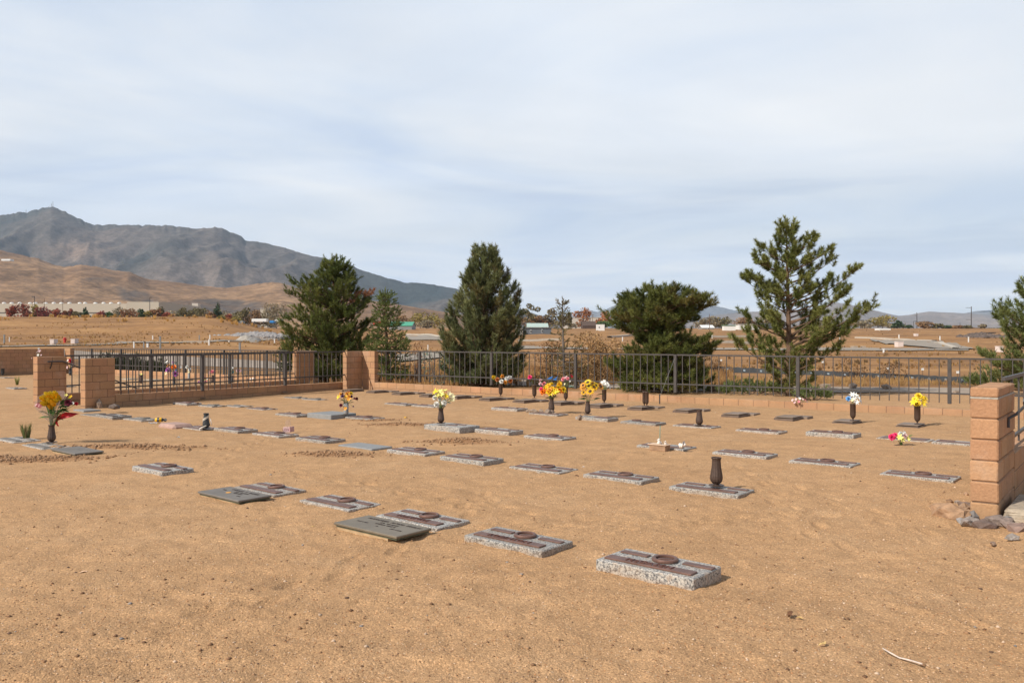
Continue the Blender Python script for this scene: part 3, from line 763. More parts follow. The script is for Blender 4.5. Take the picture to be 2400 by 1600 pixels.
def marker(Fp, h, label, a=.84, b_=.43, ang=MA, text=None, ring=True, plates='all', mat='granite', br='bronze', group=GM, tilt=0.0, ringx=.02):
    h = max(.012, h * .8)
    c = frame(Fp, a, b_, h, ang)
    o = empty('grave_marker', (c[0], c[1], 0), ang, label, 'grave marker', group)
    if tilt: o.rotation_euler = (R(tilt), R(tilt * .6), ang)
    link('slab', slab_mesh(('s', round(a, 2), round(b_, 2), round(h, 3), mat), a, b_, h, M[mat]), o)
    br_ = M[br]
    if plates in ('all', 'name'):
        np_ = link('name_plate', plate_mesh(('n', br), .715, .10, .014, br_), o, (-.005, -b_ / 2 + .105, h - .001))
        if text:
            link('lettering', text_mesh(text, .082, M['letter_br'], .004), np_, (0, 0, .016))
    if plates == 'all':
        for sx in (-.245, .245):
            link('date_plate', plate_mesh(('d', br), .235, .065, .012, br_), o, (sx + (.0 if sx < 0 else .035), .095, h - .001))
    if plates == 'right':
        link('name_plate', plate_mesh(('nr', br), .36, .21, .014, br_), o, (.17, -.01, h - .001))
    if plates == 'two':
        link('date_plate', plate_mesh(('d2', br), .26, .05, .012, br_), o, (.16, .09, h - .001)); link('date_plate', plate_mesh(('d2', br), .26, .05, .012, br_), o, (.07, -.06, h - .001))
    if plates == 'big':
        link('name_plate', plate_mesh(('nb', br, round(a, 1)), a * .86, b_ * .78, .012, br_), o, (0, 0, h - .001))
    if ring:
        link('vase_ring', ring_mesh(('r', br), .098, .068, .022, br_), o, (ringx, .075, h + .004))
    MARK.append((label, o)); return o
# nearest row
marker((1625.4, 1357), .105, 'thick speckled granite marker, nearest of all, with plates and an ochre ring', text='McCASEN', br='bronze', a=.80, b_=.43)
marker((1269, 1291), .062, 'speckled granite marker second in the nearest row, plates and ring clean brown', text='ROBINSON')
marker((1024.8, 1237.3), .052, 'granite marker half covered at its front by a big weathered bronze slab', text='McINTYRE', b_=.43)
marker((816.5, 1195.3), .035, 'low granite marker standing alone between the two markers that have bronze slabs', a=.82)
marker((641, 1160), .035, 'low granite marker behind the smaller grey bronze slab', a=.80)
marker((379, 1106), .085, 'thick granite marker with mud-stained base at the left end of the nearest row', a=.80, mat='granite')
def bronze_slab(Fp, h, a, b_, label, mat, lines, emblem=None):
    c = frame(Fp, a, b_, h)
    o = empty('bronze_slab', (c[0], c[1], 0), MA, label, 'grave marker', 'bronze slab markers')
    mb = MB(); mb.box((0, 0, h - .011), (a, b_, .022), 0, .005); mb.build('plate', M[mat], o)
    mb = MB(); mb.box((0, 0, h - .031), (a - .03, b_ - .03, .016), 0, .003); mb.build('edge', M['verdigris'], o)
    mb = MB(); mb.box((-.05, -.03, (h - .04 - .06) / 2), (a - .16, b_ - .10, h + .02)); mb.build('base', M['mudfoot'], o)
    for body, x, y, sz in lines:
        link('lettering', text_mesh(body, sz, M['letter'], .0016, .0), o, (x, y, h + .001))
    if emblem:
        mb = MB(); mb.lathe([(.03, 0), (.028, .002), (0, .002)], 16, capt=False); mb.build('emblem', M['f_amber'], o, (emblem[0], emblem[1], h + .001))
    return o
bronze_slab((929, 1257), .068, .84, .41, 'large olive bronze slab with green edges and three lines of writing, raised off the ground', 'bronze_olive',
    [('ALEXANDER  ALFRED  KINSLEY', .03, .12, .045), ('CPL  US ARMY', .03, .06, .034), ('WORLD WAR II', .03, .01, .034), ('MAY 4 1921', -.24, -.02, .026), ('JUN 9 2006', .24, -.05, .026), ('+', .0, -.06, .05)])
bronze_slab((558.6, 1172.7), .05, .82, .40, 'grey bronze slab with dark writing and a small gold emblem, left of the low granite', 'bronze_gray',
    [('CHARLES  T.  BAINES', .04, .11, .05), ('SGT  US ARMY', .06, .055, .036), ('VIETNAM', .06, .005, .036), ('1932', -.26, .04, .034), ('2004', .2, -.07, .03)], (-.08, -.02))
# second row
marker((469, 1007), .02, 'flush granite marker under the wrapped dark vase', a=.8)
marker((557, 1010), .055, 'granite marker between the wrapped vase and the pink sign')
marker((653, 1022.4), .035, 'low granite marker on which the small pink sign stands')
marker((762.2, 1033.7), .055, 'granite marker with clean plates between the pink sign and the smooth grey slab')
def stone_slab(Fp, h, a, b_, label, mat, rnd=.01, ang=MA):
    c = frame(Fp, a, b_, h, ang)
    o = tag(link('stone_slab', None), label, 'grave marker', 'plain stone slabs'); o.location = (c[0], c[1], 0); o.rotation_euler = (0, 0, ang)
    link('slab', slab_mesh(('st', mat, round(a, 2), round(h, 2)), a, b_, h, M[mat], rnd), o)
    return o
stone_slab((871.4, 1052), .02, .84, .43, 'smooth blank grey slab nearly flush with the soil beside the loose clods', 'graystone')
marker((995.3, 1064), .062, 'granite marker immediately right of the smooth blank grey slab')
marker((1133, 1081.6), .085, 'thick granite marker with a tall shaded end, middle of the second row')
marker((1310.6, 1108), .035, 'low granite marker between the thick one and the one with the dark open ring')
marker((1503, 1128), .062, 'granite marker with a dark raised ring, left of the empty bronze vase')
marker((1730, 1159.9), .062, 'granite marker carrying the large empty bronze vase', ring=False)
# left end of that row
marker((330.6, 985.7), .03, 'low grey marker left of the yellow bee ornament', br='bronze_gray')
marker((263, 976.5), .075, 'grey granite marker with a dark rock lying on top', br='bronze_dark', mat='granite_plain', ring=False)
marker((224.5, 975.5), .02, 'flush grey marker at the tip of the red ribbon', br='bronze_gray')
stone_slab((196, 962), .05, .6, .4, 'pale grey slab at the foot of the front left pillar', 'graystone')
stone_slab((407, 996), .075, .66, .42, 'rounded pinkish stone slab beside the yellow bee ornament', 'pinkstone', .05)
# third row
marker((695, 973.5), .055, 'granite marker left of the smooth dark grey ledger')
stone_slab((775.5, 972.5), .10, .86, .7, 'smooth dark grey ledger under the grey vase of burgundy and gold flowers', 'graystone')
marker((867, 981.6), .055, 'granite marker right of the dark grey ledger')
marker((1077, 1002), .13, 'big pale granite block under the urn of yellow and white flowers', a=.95, b_=.56, plates='two', ring=False, group='thick granite blocks')
marker((1192, 1012), .075, 'granite marker just right of the big pale granite block', ring=False)
marker((1316.7, 1028.6), .05, 'granite marker alone in the middle of the yard with a slightly raised ring')
marker((1602.4, 1052.7), .055, 'granite marker carrying a wooden box and white angel figures', ring=False)
marker((1796, 1070), .06, 'granite marker behind the large empty bronze vase')
marker((1993.6, 1092.5), .05, 'granite marker third from the right in the middle row, clear of ornaments')
marker((2235, 1126), .045, 'granite marker with its ring lid tipped up, closest to the big right pillar')
# fourth row
marker((437.8, 946), .06, 'small granite marker near the shaded left wall', a=.75)
marker((497, 952.5), .03, 'low grey marker with pale trinkets near the left wall', a=.7, br='bronze_gray')
marker((560, 953.5), .02, 'flush grey marker right of the marker with pale trinkets', a=.7, br='bronze_gray', ring=False)
marker((616, 960), .035, 'low marker at the right end of the string by the left wall', a=.75)
marker((697, 933.5), .02, 'flush marker lying by the left wall, left one of a pair', a=.75, br='bronze_gray')
marker((743, 937.5), .025, 'flush marker lying by the left wall, right one of a pair', a=.75, br='bronze_gray')
marker((950.4, 948), .05, 'granite marker left of the yellow and white bouquet, nearer the corner', ring=False)
marker((1016.7, 952.6), .05, 'granite marker directly behind the yellow and white bouquet', ring=False)
marker((1211.6, 958.8), .07, 'granite marker left of the rocks and orange bouquet', ring=False)
marker((1306.5, 972.5), .04, 'granite marker edged with pale rocks under the orange bouquet', ring=False)
marker((1424, 981.6), .075, 'granite marker under the urn of sunflowers', plates='right', ring=False)
marker((1536.5, 992.9), .055, 'granite marker right of the sunflower urn with a flat round lid', plates='right', ringx=-.2)
marker((1667, 1002), .04, 'granite marker under the slim empty vase', ring=False)
marker((1825, 1013.5), .04, 'granite marker right of the slim empty vase with a raised disc')
marker((2000.7, 1019), .09, 'thick pale granite marker behind the third-row markers on the right, no flowers', ringx=.05)
marker((2176, 1034.5), .012, 'flush brown marker with a pink and white spray lying on it', plates='big', ring=False)
marker((2318, 1044), .04, 'granite marker half hidden behind the near right pillar', ring=False)
# back row by the sunlit wall: pairs of dark bronze plates on low dark bases
BG = 'dark bronze plates along the sunlit wall'
def backplate(Fp, label, two=True, a=.42, b_=.64, h=.09):
    c = frame(Fp, a, b_, h)
    o = empty('bronze_marker', (c[0], c[1], 0), MA, label, 'grave marker', BG)
    mb = MB(); mb.box((0, 0, h / 2 - .03), (a, b_ * .98, h + .04), 0, .005); mb.build('base', M['bronze_base'], o)
    mb = MB(); mb.box((0, 0, h + .012), (a * .94, b_ * .9, .016), 0, .004); mb.build('plate', M['bronze_brown'], o)
    if two:
        mb = MB(); mb.box((.0, b_ * .5 + .24, .02), (a * 1.25, .36, .05), 0, .004); mb.build('rear_plate', M['bronze_brown'], o)
    return o
for Fp, lab, tw in [((819, 914.5), 'dark marker in front of the corner pillar with stones on it', 0), ((877, 917.5), 'dark bronze plate nearest the corner pillar on the right', 1), ((938, 921.5), 'dark bronze plate second right of the corner pillar', 1),
        ((1004, 926), 'dark bronze plate behind the yellow and white bouquet', 1), ((1071, 930), 'dark bronze plate with a small ring, left of the yellow and amber flowers', 1), ((1147, 935), 'dark bronze plate under the vase of amber and white flowers', 1),
        ((1228, 940), 'dark bronze plate under the vase with one pink bloom', 1), ((1314, 944.5), 'dark bronze plate under the vase behind the orange bouquet', 1), ((1406, 950.5), 'dark bronze plate under the vase of white blossoms', 1),
        ((1504, 956.5), 'dark bronze plate under the pair of empty tube vases', 1), ((1613, 963), 'pair of dark bronze plates right of the empty tube vases', 1), ((1731, 973), 'dark bronze plate with a shaded end, centre of the bare right stretch', 1),
        ((1858, 980.5), 'dark bronze plate left of the blue and white flowers', 1), ((1998, 990.5), 'dark bronze plate under the vase of blue and white flowers', 0), ((2152, 999.5), 'dark bronze plate under the vase of yellow flowers', 0)]:
    backplate(Fp, lab, tw, h=.06 if Fp[0] < 1950 else .025)
# markers of the left section behind the fences
for Fp, lab in [((33, 910), 'grey marker pair on the bare ground at the left edge'), ((150, 906), 'flush marker seen left of the handrail pillar')]:
    marker(Fp, .03, lab, br='bronze_gray', ring=False, group='markers of the rear section')
for px, py, lab in [(355, 890, 'low pale slab behind the fence under the urn with green tips'), (430, 890, 'low pale slab behind the fence under the white blossoms'), (300, 888, 'flat pale slab near the sunlit low wall behind the fence'), (520, 890, 'low slab behind the fence beside the pink flowers')]:
    stone_slab((px, py), .04, .8, .45, lab, 'concrete')
marker((10, 885), .03, 'dark marker under the black vase at the left edge', br='bronze_gray', ring=False, group='markers of the rear section')
marker((60, 1040), .0, 'grey marker with a tuft of living grass in its ring', br='bronze_gray', a=.85, group='grey markers at the left edge') if False else None
marker((31.5, 1036.5), .035, 'low grey marker with a tuft of grass growing from it at the left edge', br='bronze_gray', ring=False)
marker((98, 1052), .03, 'grey granite marker carrying the urn with the wrapped yellow bouquet', br='bronze_gray', ring=False)
bs = bronze_slab((175, 1063), .055, .88, .42, 'grey bronze slab lying right of the urn with the wrapped yellow bouquet', 'bronze_gray', [('- - -   - - - -', 0, .1, .05), ('- - - -', 0, .03, .04)])
# ------------------------------------------------------------------ pines
def unit(v): v = np.asarray(v, float); return v / (np.linalg.norm(v, axis=-1, keepdims=True) + 1e-9)
def needle_mesh(P, D, Ln, tint, k, nl, nw, spread, r, mat):
    """P shoot bases, D directions, Ln shoot lengths, tint colours; k needles each"""
    n = len(P); P = np.repeat(P, k, 0); D = np.repeat(D, k, 0); Ls = np.repeat(Ln, k); C = np.repeat(tint, k, 0)
    m = n * k
    s = r.random(m) ** .8
    ra = unit(r.normal(size=(m, 3))); ra = unit(ra - (ra * D).sum(1)[:, None] * D)
    sp = spread * (1.1 - .6 * s) * (.7 + .6 * r.random(m))
    nd_ = unit(D * np.cos(sp)[:, None] + ra * np.sin(sp)[:, None])
    b = P + D * (Ls * s)[:, None]
    ln = nl * (.75 + .5 * r.random(m))
    sd = unit(np.cross(nd_, r.normal(size=(m, 3)))) * nw / 2
    V = np.stack([b - sd, b + sd, b + nd_ * ln[:, None]], 1).reshape(-1, 3)
    c = C * (.65 + .7 * r.random(m))[:, None]
    c3 = np.repeat(c, 3, 0)
    f = np.arange(m * 3).reshape(-1, 3)
    return fast_mesh('crown', V, f, mat, c3)
def pine(name, label, px, d, prof, seed, step=.27, nb=5, up=.25, tip=.55, kn=42, nl=.13, nw=.019, spread=.95, shoot=.26, dens=1.0, cols=((.075, .095, .026), (.135, .15, .045)), base=None, lean=0.0, trunk_r=.10, brown=0.0, topz=None, dead=None, group='pines beyond the fence', cat='tree', sub=.20, bare=0.0, jag=.35, roff=0.0, fill=0.5, extra=()):
    r = np.random.default_rng(seed)
    prof = A(prof, float); zs = zrow(prof[:, 0], d); Lp = prof[:, 1] / F * d; Rp = prof[:, 2] / F * d
    bx = (px - 1200) / F * d; bz = float(T(bx, d)) if base is None else base
    o = empty(name, (bx, d, bz), 0, label, cat, group)
    ztop = zs[0] - bz
    zz = zs[::-1] - bz; Lz = Lp[::-1]; Rz = Rp[::-1]
    # lateral axis of the outline is the world x direction turned square to the line of sight
    va = unit(A([bx, d])); lat = A([va[1], -va[0]])
    tr = MB()
    def axis(z): 
        t = z / ztop
        return A([lat[0] * lean * t * t + .05 * math.sin(3 * t + seed), lat[1] * lean * t * t + .05 * math.sin(2.3 * t + seed * 2), z])
    n = 12
    tr.tube([axis(z) for z in np.linspace(-.05, ztop * .985, n)], [trunk_r * (1 - .93 * t) + .008 for t in np.linspace(0, 1, n)], 8)
    SP, SD, SL, SC = [], [], [], []
    z = max(zz[0], .12); az0 = r.random() * 6
    c0, c1 = A(cols[0]), A(cols[1])
    def grow(az, ext, z, e, t, clump=1.0, boost=0):
        nonlocal tr
        ca, sa = math.cos(az), math.sin(az)
        dirh = lat * ca + A([-lat[1], lat[0]]) * sa
        drop = ext * (math.tan(e) + tip * .5)      # the branch starts lower so that its tip reaches the outline height
        zb = max(.08, z - min(drop * .75, z * .6))
        p0 = axis(min(zb, ztop - .1)); m_ = 7
        u = np.linspace(0, 1, m_)
        zc = p0[2] + (z - p0[2]) * (u * .55 + .45 * u * u) + roff * ext * np.sin(u * 3.1)
        wob = r.normal(size=2) * ext * .05
        pts = np.stack([p0[0] + dirh[0] * ext * u + wob[0] * np.sin(u * 3), p0[1] + dirh[1] * ext * u + wob[1] * np.sin(u * 3), zc], 1)
        rb = .010 + .017 * ext
        tr.tube(pts, np.linspace(rb, .004, m_), 5, cap=False)
        bc = c0 + (c1 - c0) * r.random()
        if dead and abs(t - dead[0]) < dead[1] and ca > .75: bc = A([.30, .135, .065])
        if r.random() < brown: bc = bc * .6 + A([.16, .085, .03]) * .4
        L_ = ext; s = max(.18, bare) * L_
        while s < L_:
            q = s / L_
            pp = A([np.interp(q, u, pts[:, i]) for i in range(3)])
            tl = (.13 + .40 * L_ * (.30 + .70 * (1 - q)) * min(1, q * 2.2) * fill) * (.5 + .7 * r.random())
            for sg in (-1, 1):
                if r.random() > dens: continue
                aa = az + sg * (.55 + .5 * r.random())
                th = lat * math.cos(aa) + A([-lat[1], lat[0]]) * math.sin(aa)
                ve = .25 + .55 * r.random() * (tip + .3)
                td = unit(A([th[0], th[1], ve]))
                if tl > .3: tr.tube([pp, pp + td * tl * .9], [.008, .004], 4, cap=False)
                q2 = .12 * r.random()
                while q2 < tl:
                    b_ = pp + td * q2
                    sd = unit(td * .6 + A([0, 0, tip * 1.1]) + r.normal(size=3) * .38)
                    SP.append(b_); SD.append(sd); SL.append(shoot * (.6 + .6 * r.random())); SC.append(bc * (.75 + .5 * r.random())); q2 += sub
            s += sub * (1.0 + .5 * r.random())
        for kk in range(2 + (L_ > .5) + boost * 3):
            pp = pts[-1] - (pts[-1] - pts[-2]) * .8 * (kk % 3) / 2 + (r.normal(size=3) * .10 * boost if kk > 2 else 0)
            sd = unit(unit(pts[-1] - pts[-2]) * .7 + A([0, 0, tip]) + r.normal(size=3) * .3)
            SP.append(pp); SD.append(sd); SL.append(shoot * (.7 + .6 * r.random())); SC.append(bc * (.85 + .5 * r.random()))
    for row_, dpx in extra:
        zt_ = zrow(row_, d) - bz; grow(r.normal() * .25 + (0 if dpx > 0 else math.pi), abs(dpx) / F * d, zt_, up * .8, zt_ / ztop, 1.0, 1)
    while z < ztop - .12:
        t = z / ztop; Lw = float(np.interp(z, zz, Lz)); Rw = float(np.interp(z, zz, Rz))
        k = nb + int(r.integers(-1, 2)); az0 += 1.1
        for j in range(k):
            az = az0 + j * 2 * math.pi / k + r.normal() * .25
            ca, sa = math.cos(az), math.sin(az)
            side = Rw if ca > 0 else Lw
            mean = .5 * (Lw + Rw)
            ext = side * ca * ca + mean * .92 * sa * sa
            ext *= 1 - jag * r.random() ** 1.5
            if ext < .08: ext = .08 + .05 * r.random()
            e = up * (1 - .5 * t) + r.normal() * .10 + .5 * max(0, t - .8) * 3
            grow(az, ext, z, e, t)
        z += step * (.75 + .5 * r.random()) * (1 - .35 * t)
    for kk in range(6):
        SP.append(axis(ztop - .12 - .10 * kk)); SD.append(unit(A([r.normal() * .25, r.normal() * .25, 1]))); SL.append(shoot * 1.0); SC.append(c1 * (.8 + .3 * r.random()))
    tr.build('trunk', M['bark'] if brown < .3 else M['bark_gray'], o)
    me = needle_mesh(A(SP), unit(A(SD)), A(SL), A(SC), kn, nl, nw, spread, r, M['needles'])
    link('crown', me, o)
    print(label[:40], 'shoots', len(SP), 'tris', len(SP) * kn)
    return o
pine('pine_tree', 'broad conical pine with one rust-brown dead branch, behind the corner pillar', 779, 33.0,
     [(606, 2, 2), (618, 14, 16), (640, 34, 38), (655, 50, 40), (668, 88, 46), (690, 92, 64), (706, 64, 92), (730, 84, 76), (748, 110, 88), (770, 118, 92), (790, 98, 84), (812, 112, 92), (832, 100, 96), (860, 92, 92), (890, 80, 84)], 5, step=.27, nb=8, tip=.6, kn=52, nl=.125, nw=.02, shoot=.30, dead=(.706, .018), up=.2, dens=.84, jag=.30, sub=.19, extra=[(692, 86), (690, -100), (664, -92), (706, 70), (750, -112), (778, -104), (756, 88), (812, -98), (800, 90), (838, -100), (845, 96), (655, 44), (630, 30)], cols=((.09, .12, .03), (.185, .20, .055)))
pine('spruce_tree', 'narrow young spruce with drooping tiers just right of the corner pillar', 906, 32.0,
     [(680, 2, 2), (694, 12, 14), (712, 22, 24), (728, 28, 36), (742, 20, 24), (760, 26, 40), (782, 34, 56), (800, 62, 62), (815, 56, 46), (836, 50, 48), (860, 48, 54), (884, 46, 50)], 8, step=.22, nb=6, up=.05, tip=.12, kn=44, nl=.06, nw=.019, spread=1.1, shoot=.24, cols=((.10, .14, .04), (.19, .22, .065)), sub=.13, jag=.35, roff=-.08, dens=.85)
pine('pine_tree', 'tall dense dark pine with a rounded narrow top, left of the dead-topped tree', 1133, 31.0,
     [(584, 4, 6), (596, 18, 24), (612, 24, 34), (626, 30, 42), (643, 44, 54), (662, 46, 66), (684, 54, 80), (700, 66, 84), (722, 78, 90), (745, 86, 92), (770, 96, 88), (800, 98, 94), (825, 90, 96), (850, 100, 100), (880, 96, 92), (900, 80, 80)], 12, step=.25, nb=7, up=.75, tip=.9, kn=58, nl=.17, nw=.020, shoot=.30, cols=((.12, .14, .058), (.215, .225, .095)), sub=.20, jag=.2, brown=.10, dens=.9)
pine('dead_spruce', 'thin dying spruce with a bare grey top and sparse lower branches', 1322, 30.0,
     [(700, 2, 2), (740, 4, 6), (770, 14, 14), (790, 30, 24), (812, 26, 48), (830, 48, 64), (850, 50, 60), (880, 56, 62), (905, 50, 54)], 15, step=.26, nb=5, up=.0, tip=.15, kn=26, nl=.06, shoot=.20, cols=((.14, .135, .055), (.24, .19, .09)), sub=.19, brown=.5, dens=.55, jag=.45, roff=-.05, trunk_r=.055)
pine('pine_tree', 'broad rounded bushy pine, dark and wider than tall, centre right', 1552, 27.2,
     [(674, 10, 14), (680, 36, 40), (690, 72, 70), (704, 92, 98), (720, 104, 112), (740, 118, 98), (760, 112, 56), (775, 100, 36), (788, 60, 48), (805, 76, 110), (820, 92, 118), (838, 90, 100), (856, 124, 90), (880, 126, 104), (900, 112, 108), (915, 100, 100)], 21, step=.24, nb=10, up=.08, tip=.5, kn=62, nl=.135, nw=.018, spread=1.1, shoot=.26, extra=[(682, -20), (690, 60), (698, -88), (706, 108), (716, 120), (742, -124), (758, -116), (812, 118), (800, 104), (862, -124)], fill=.8, cols=((.088, .11, .026), (.17, .18, .048)), sub=.21, jag=.36, dens=.85, brown=.06)
pine('pine_tree', 'tallest open-crowned pine with sky showing between its tufts, right of centre', 1846, 25.5,
     [(517, 3, 3), (530, 12, 18), (548, 22, 30), (562, 36, 50), (578, 24, 46), (590, 62, 62), (598, 66, 96), (612, 84, 66), (630, 52, 84), (645, 88, 142), (662, 98, 76), (680, 78, 120), (700, 74, 122), (712, 46, 100), (726, 94, 196), (742, 90, 160), (760, 60, 150), (778, 106, 122), (798, 96, 88), (812, 116, 104), (835, 96, 60), (860, 60, 66), (890, 50, 58), (915, 60, 60)], 33, step=.30, nb=5, up=.40, tip=.75, kn=84, nl=.125, nw=.018, spread=1.2, shoot=.24, cols=((.12, .145, .034), (.23, .235, .07)), sub=.26, jag=.62, dens=.80, bare=.42, fill=1.0, extra=[(566, 62), (590, 92), (584, -58), (606, -72), (612, 100), (636, 150), (642, -86), (654, -98), (660, 90), (690, 124), (694, -74), (716, 204), (728, 160), (740, -100), (752, 140), (778, 128), (776, -108), (806, -122), (815, 108), (700, 60), (630, -50)], trunk_r=.11)
pine('pine_tree', 'pine with only its left branches in view at the right edge', 2452, 25.0,
     [(640, 40, 40), (672, 62, 60), (700, 64, 60), (720, 110, 90), (745, 130, 90), (775, 100, 90), (800, 90, 90), (820, 120, 90), (838, 160, 100), (860, 130, 90), (884, 150, 90), (905, 160, 90)], 37, step=.32, nb=6, up=.45, tip=.75, kn=60, nl=.135, nw=.018, spread=1.05, shoot=.28, cols=((.12, .15, .045), (.22, .235, .08)), sub=.18, jag=.30, dens=1.0)
pine('pine_sapling', 'small dark pine sapling just left of the pillar with the fence across it', 671, 36, [(810, 3, 3), (822, 12, 12), (840, 14, 14), (870, 10, 10)], 41, step=.2, nb=5, nl=.09, sub=.17, trunk_r=.03)

# ------------------------------------------------------------------ leafy trees, bushes, tufts
def leaf_cloud(cent, rad, n, size, cols, r, flat=1.0, tri=False, hollow=.35):
    """n leaf-sized faces spread through ellipsoid clumps"""
    cent = A(cent, float); rad = A(rad, float); w_ = (rad.prod(1)) ** .8; k = r.choice(len(cent), n, p=w_ / w_.sum())
    u = unit(r.normal(size=(n, 3))); q = (hollow + (1 - hollow) * r.random(n)) ** .6
    p = cent[k] + u * rad[k] * q[:, None]
    a = unit(r.normal(size=(n, 3))); b_ = unit(np.cross(a, r.normal(size=(n, 3))))
    s = size * (.6 + .8 * r.random(n))
    a = a * s[:, None] / 2; b_ = b_ * (s * .6)[:, None] / 2
    V = np.stack([p - a, p + b_, p + a, p - b_], 1).reshape(-1, 3)
    cl = A(cols)[r.integers(0, len(cols), n)] * (.6 + .75 * r.random(n))[:, None]
    tone = .8 + .4 * r.random(len(cent)); cl = cl * tone[k][:, None]
    return V, np.arange(n * 4).reshape(-1, 4), np.repeat(cl, 4, 0)
def leafy(name, label, base, h, wd, cols, seed, n=420, leaf=.45, shape='round', trunk=.14, group=None, cat='tree', bark='bark_gray', clear=.12, nclump=11, limbs=6):
    r = np.random.default_rng(seed)
    o = empty(name, base, 0, label, cat, group)
    cs, rs_ = [], []
    for i in range(nclump):
        t = (i + .5) / nclump if shape != 'round' else r.random()
        z = h * (clear + (1 - clear) * (.12 + .8 * t))
        if shape == 'round': wv = wd / 2 * math.sqrt(max(.05, 1 - ((t - .45) / .62) ** 2)); cr = .26 * wd
        elif shape == 'cone': wv = wd / 2 * (1 - t) * .9; cr = wd * (.10 + .22 * (1 - t))
        elif shape == 'column': wv = wd * .12; cr = wd * .4
        elif shape == 'open': wv = wd / 2 * (.4 + .6 * t); cr = .15 * wd
        else: wv = wd / 2; cr = .25 * wd
        a = r.random() * 6.28; q = wv * r.random() ** .5 * .8
        cs.append([math.cos(a) * q, math.sin(a) * q, z]); rs_.append([cr, cr, min(cr * .85, h * .22)])
    V, f, c = leaf_cloud(cs, rs_, n, leaf, cols, r)
    zt = V[:, 2].max(); V[:, 2] *= h / zt if zt > h else 1
    V[:, 2] = np.maximum(V[:, 2], .02)
    link('crown', fast_mesh('crown', V, f, M['leaves'], c), o)
    tr = MB(); tr.tube([(0, 0, -.15), (0, 0, h * .35), (.02 * h, 0, h * .7)], [trunk, trunk * .7, trunk * .3], 6)
    for i in range(limbs):
        c_ = A(cs[i % len(cs)]); tr.tube([(0, 0, h * (.12 + .3 * r.random())), c_ * A([.5, .5, .85]), c_], [trunk * .45, trunk * .3, trunk * .12], 5)
    tr.build('trunk', M[bark], o)
    return o
red = [(.34, .085, .055), (.40, .13, .07), (.24, .09, .055)]; dkred = [(.24, .06, .055), (.30, .09, .07)]
olive = [(.19, .165, .075), (.25, .20, .095), (.15, .13, .065)]; green = [(.10, .16, .05), (.13, .19, .06)]; yel = [(.38, .29, .08), (.29, .24, .08)]
rust = [(.32, .14, .065), (.27, .12, .06), (.22, .165, .08)]; orange = [(.42, .17, .06), (.34, .14, .055)]; gro = [(.25, .21, .13), (.31, .25, .16)]; conif = [(.05, .085, .04), (.075, .11, .05)]; brn = [(.27, .165, .085), (.33, .20, .10)]
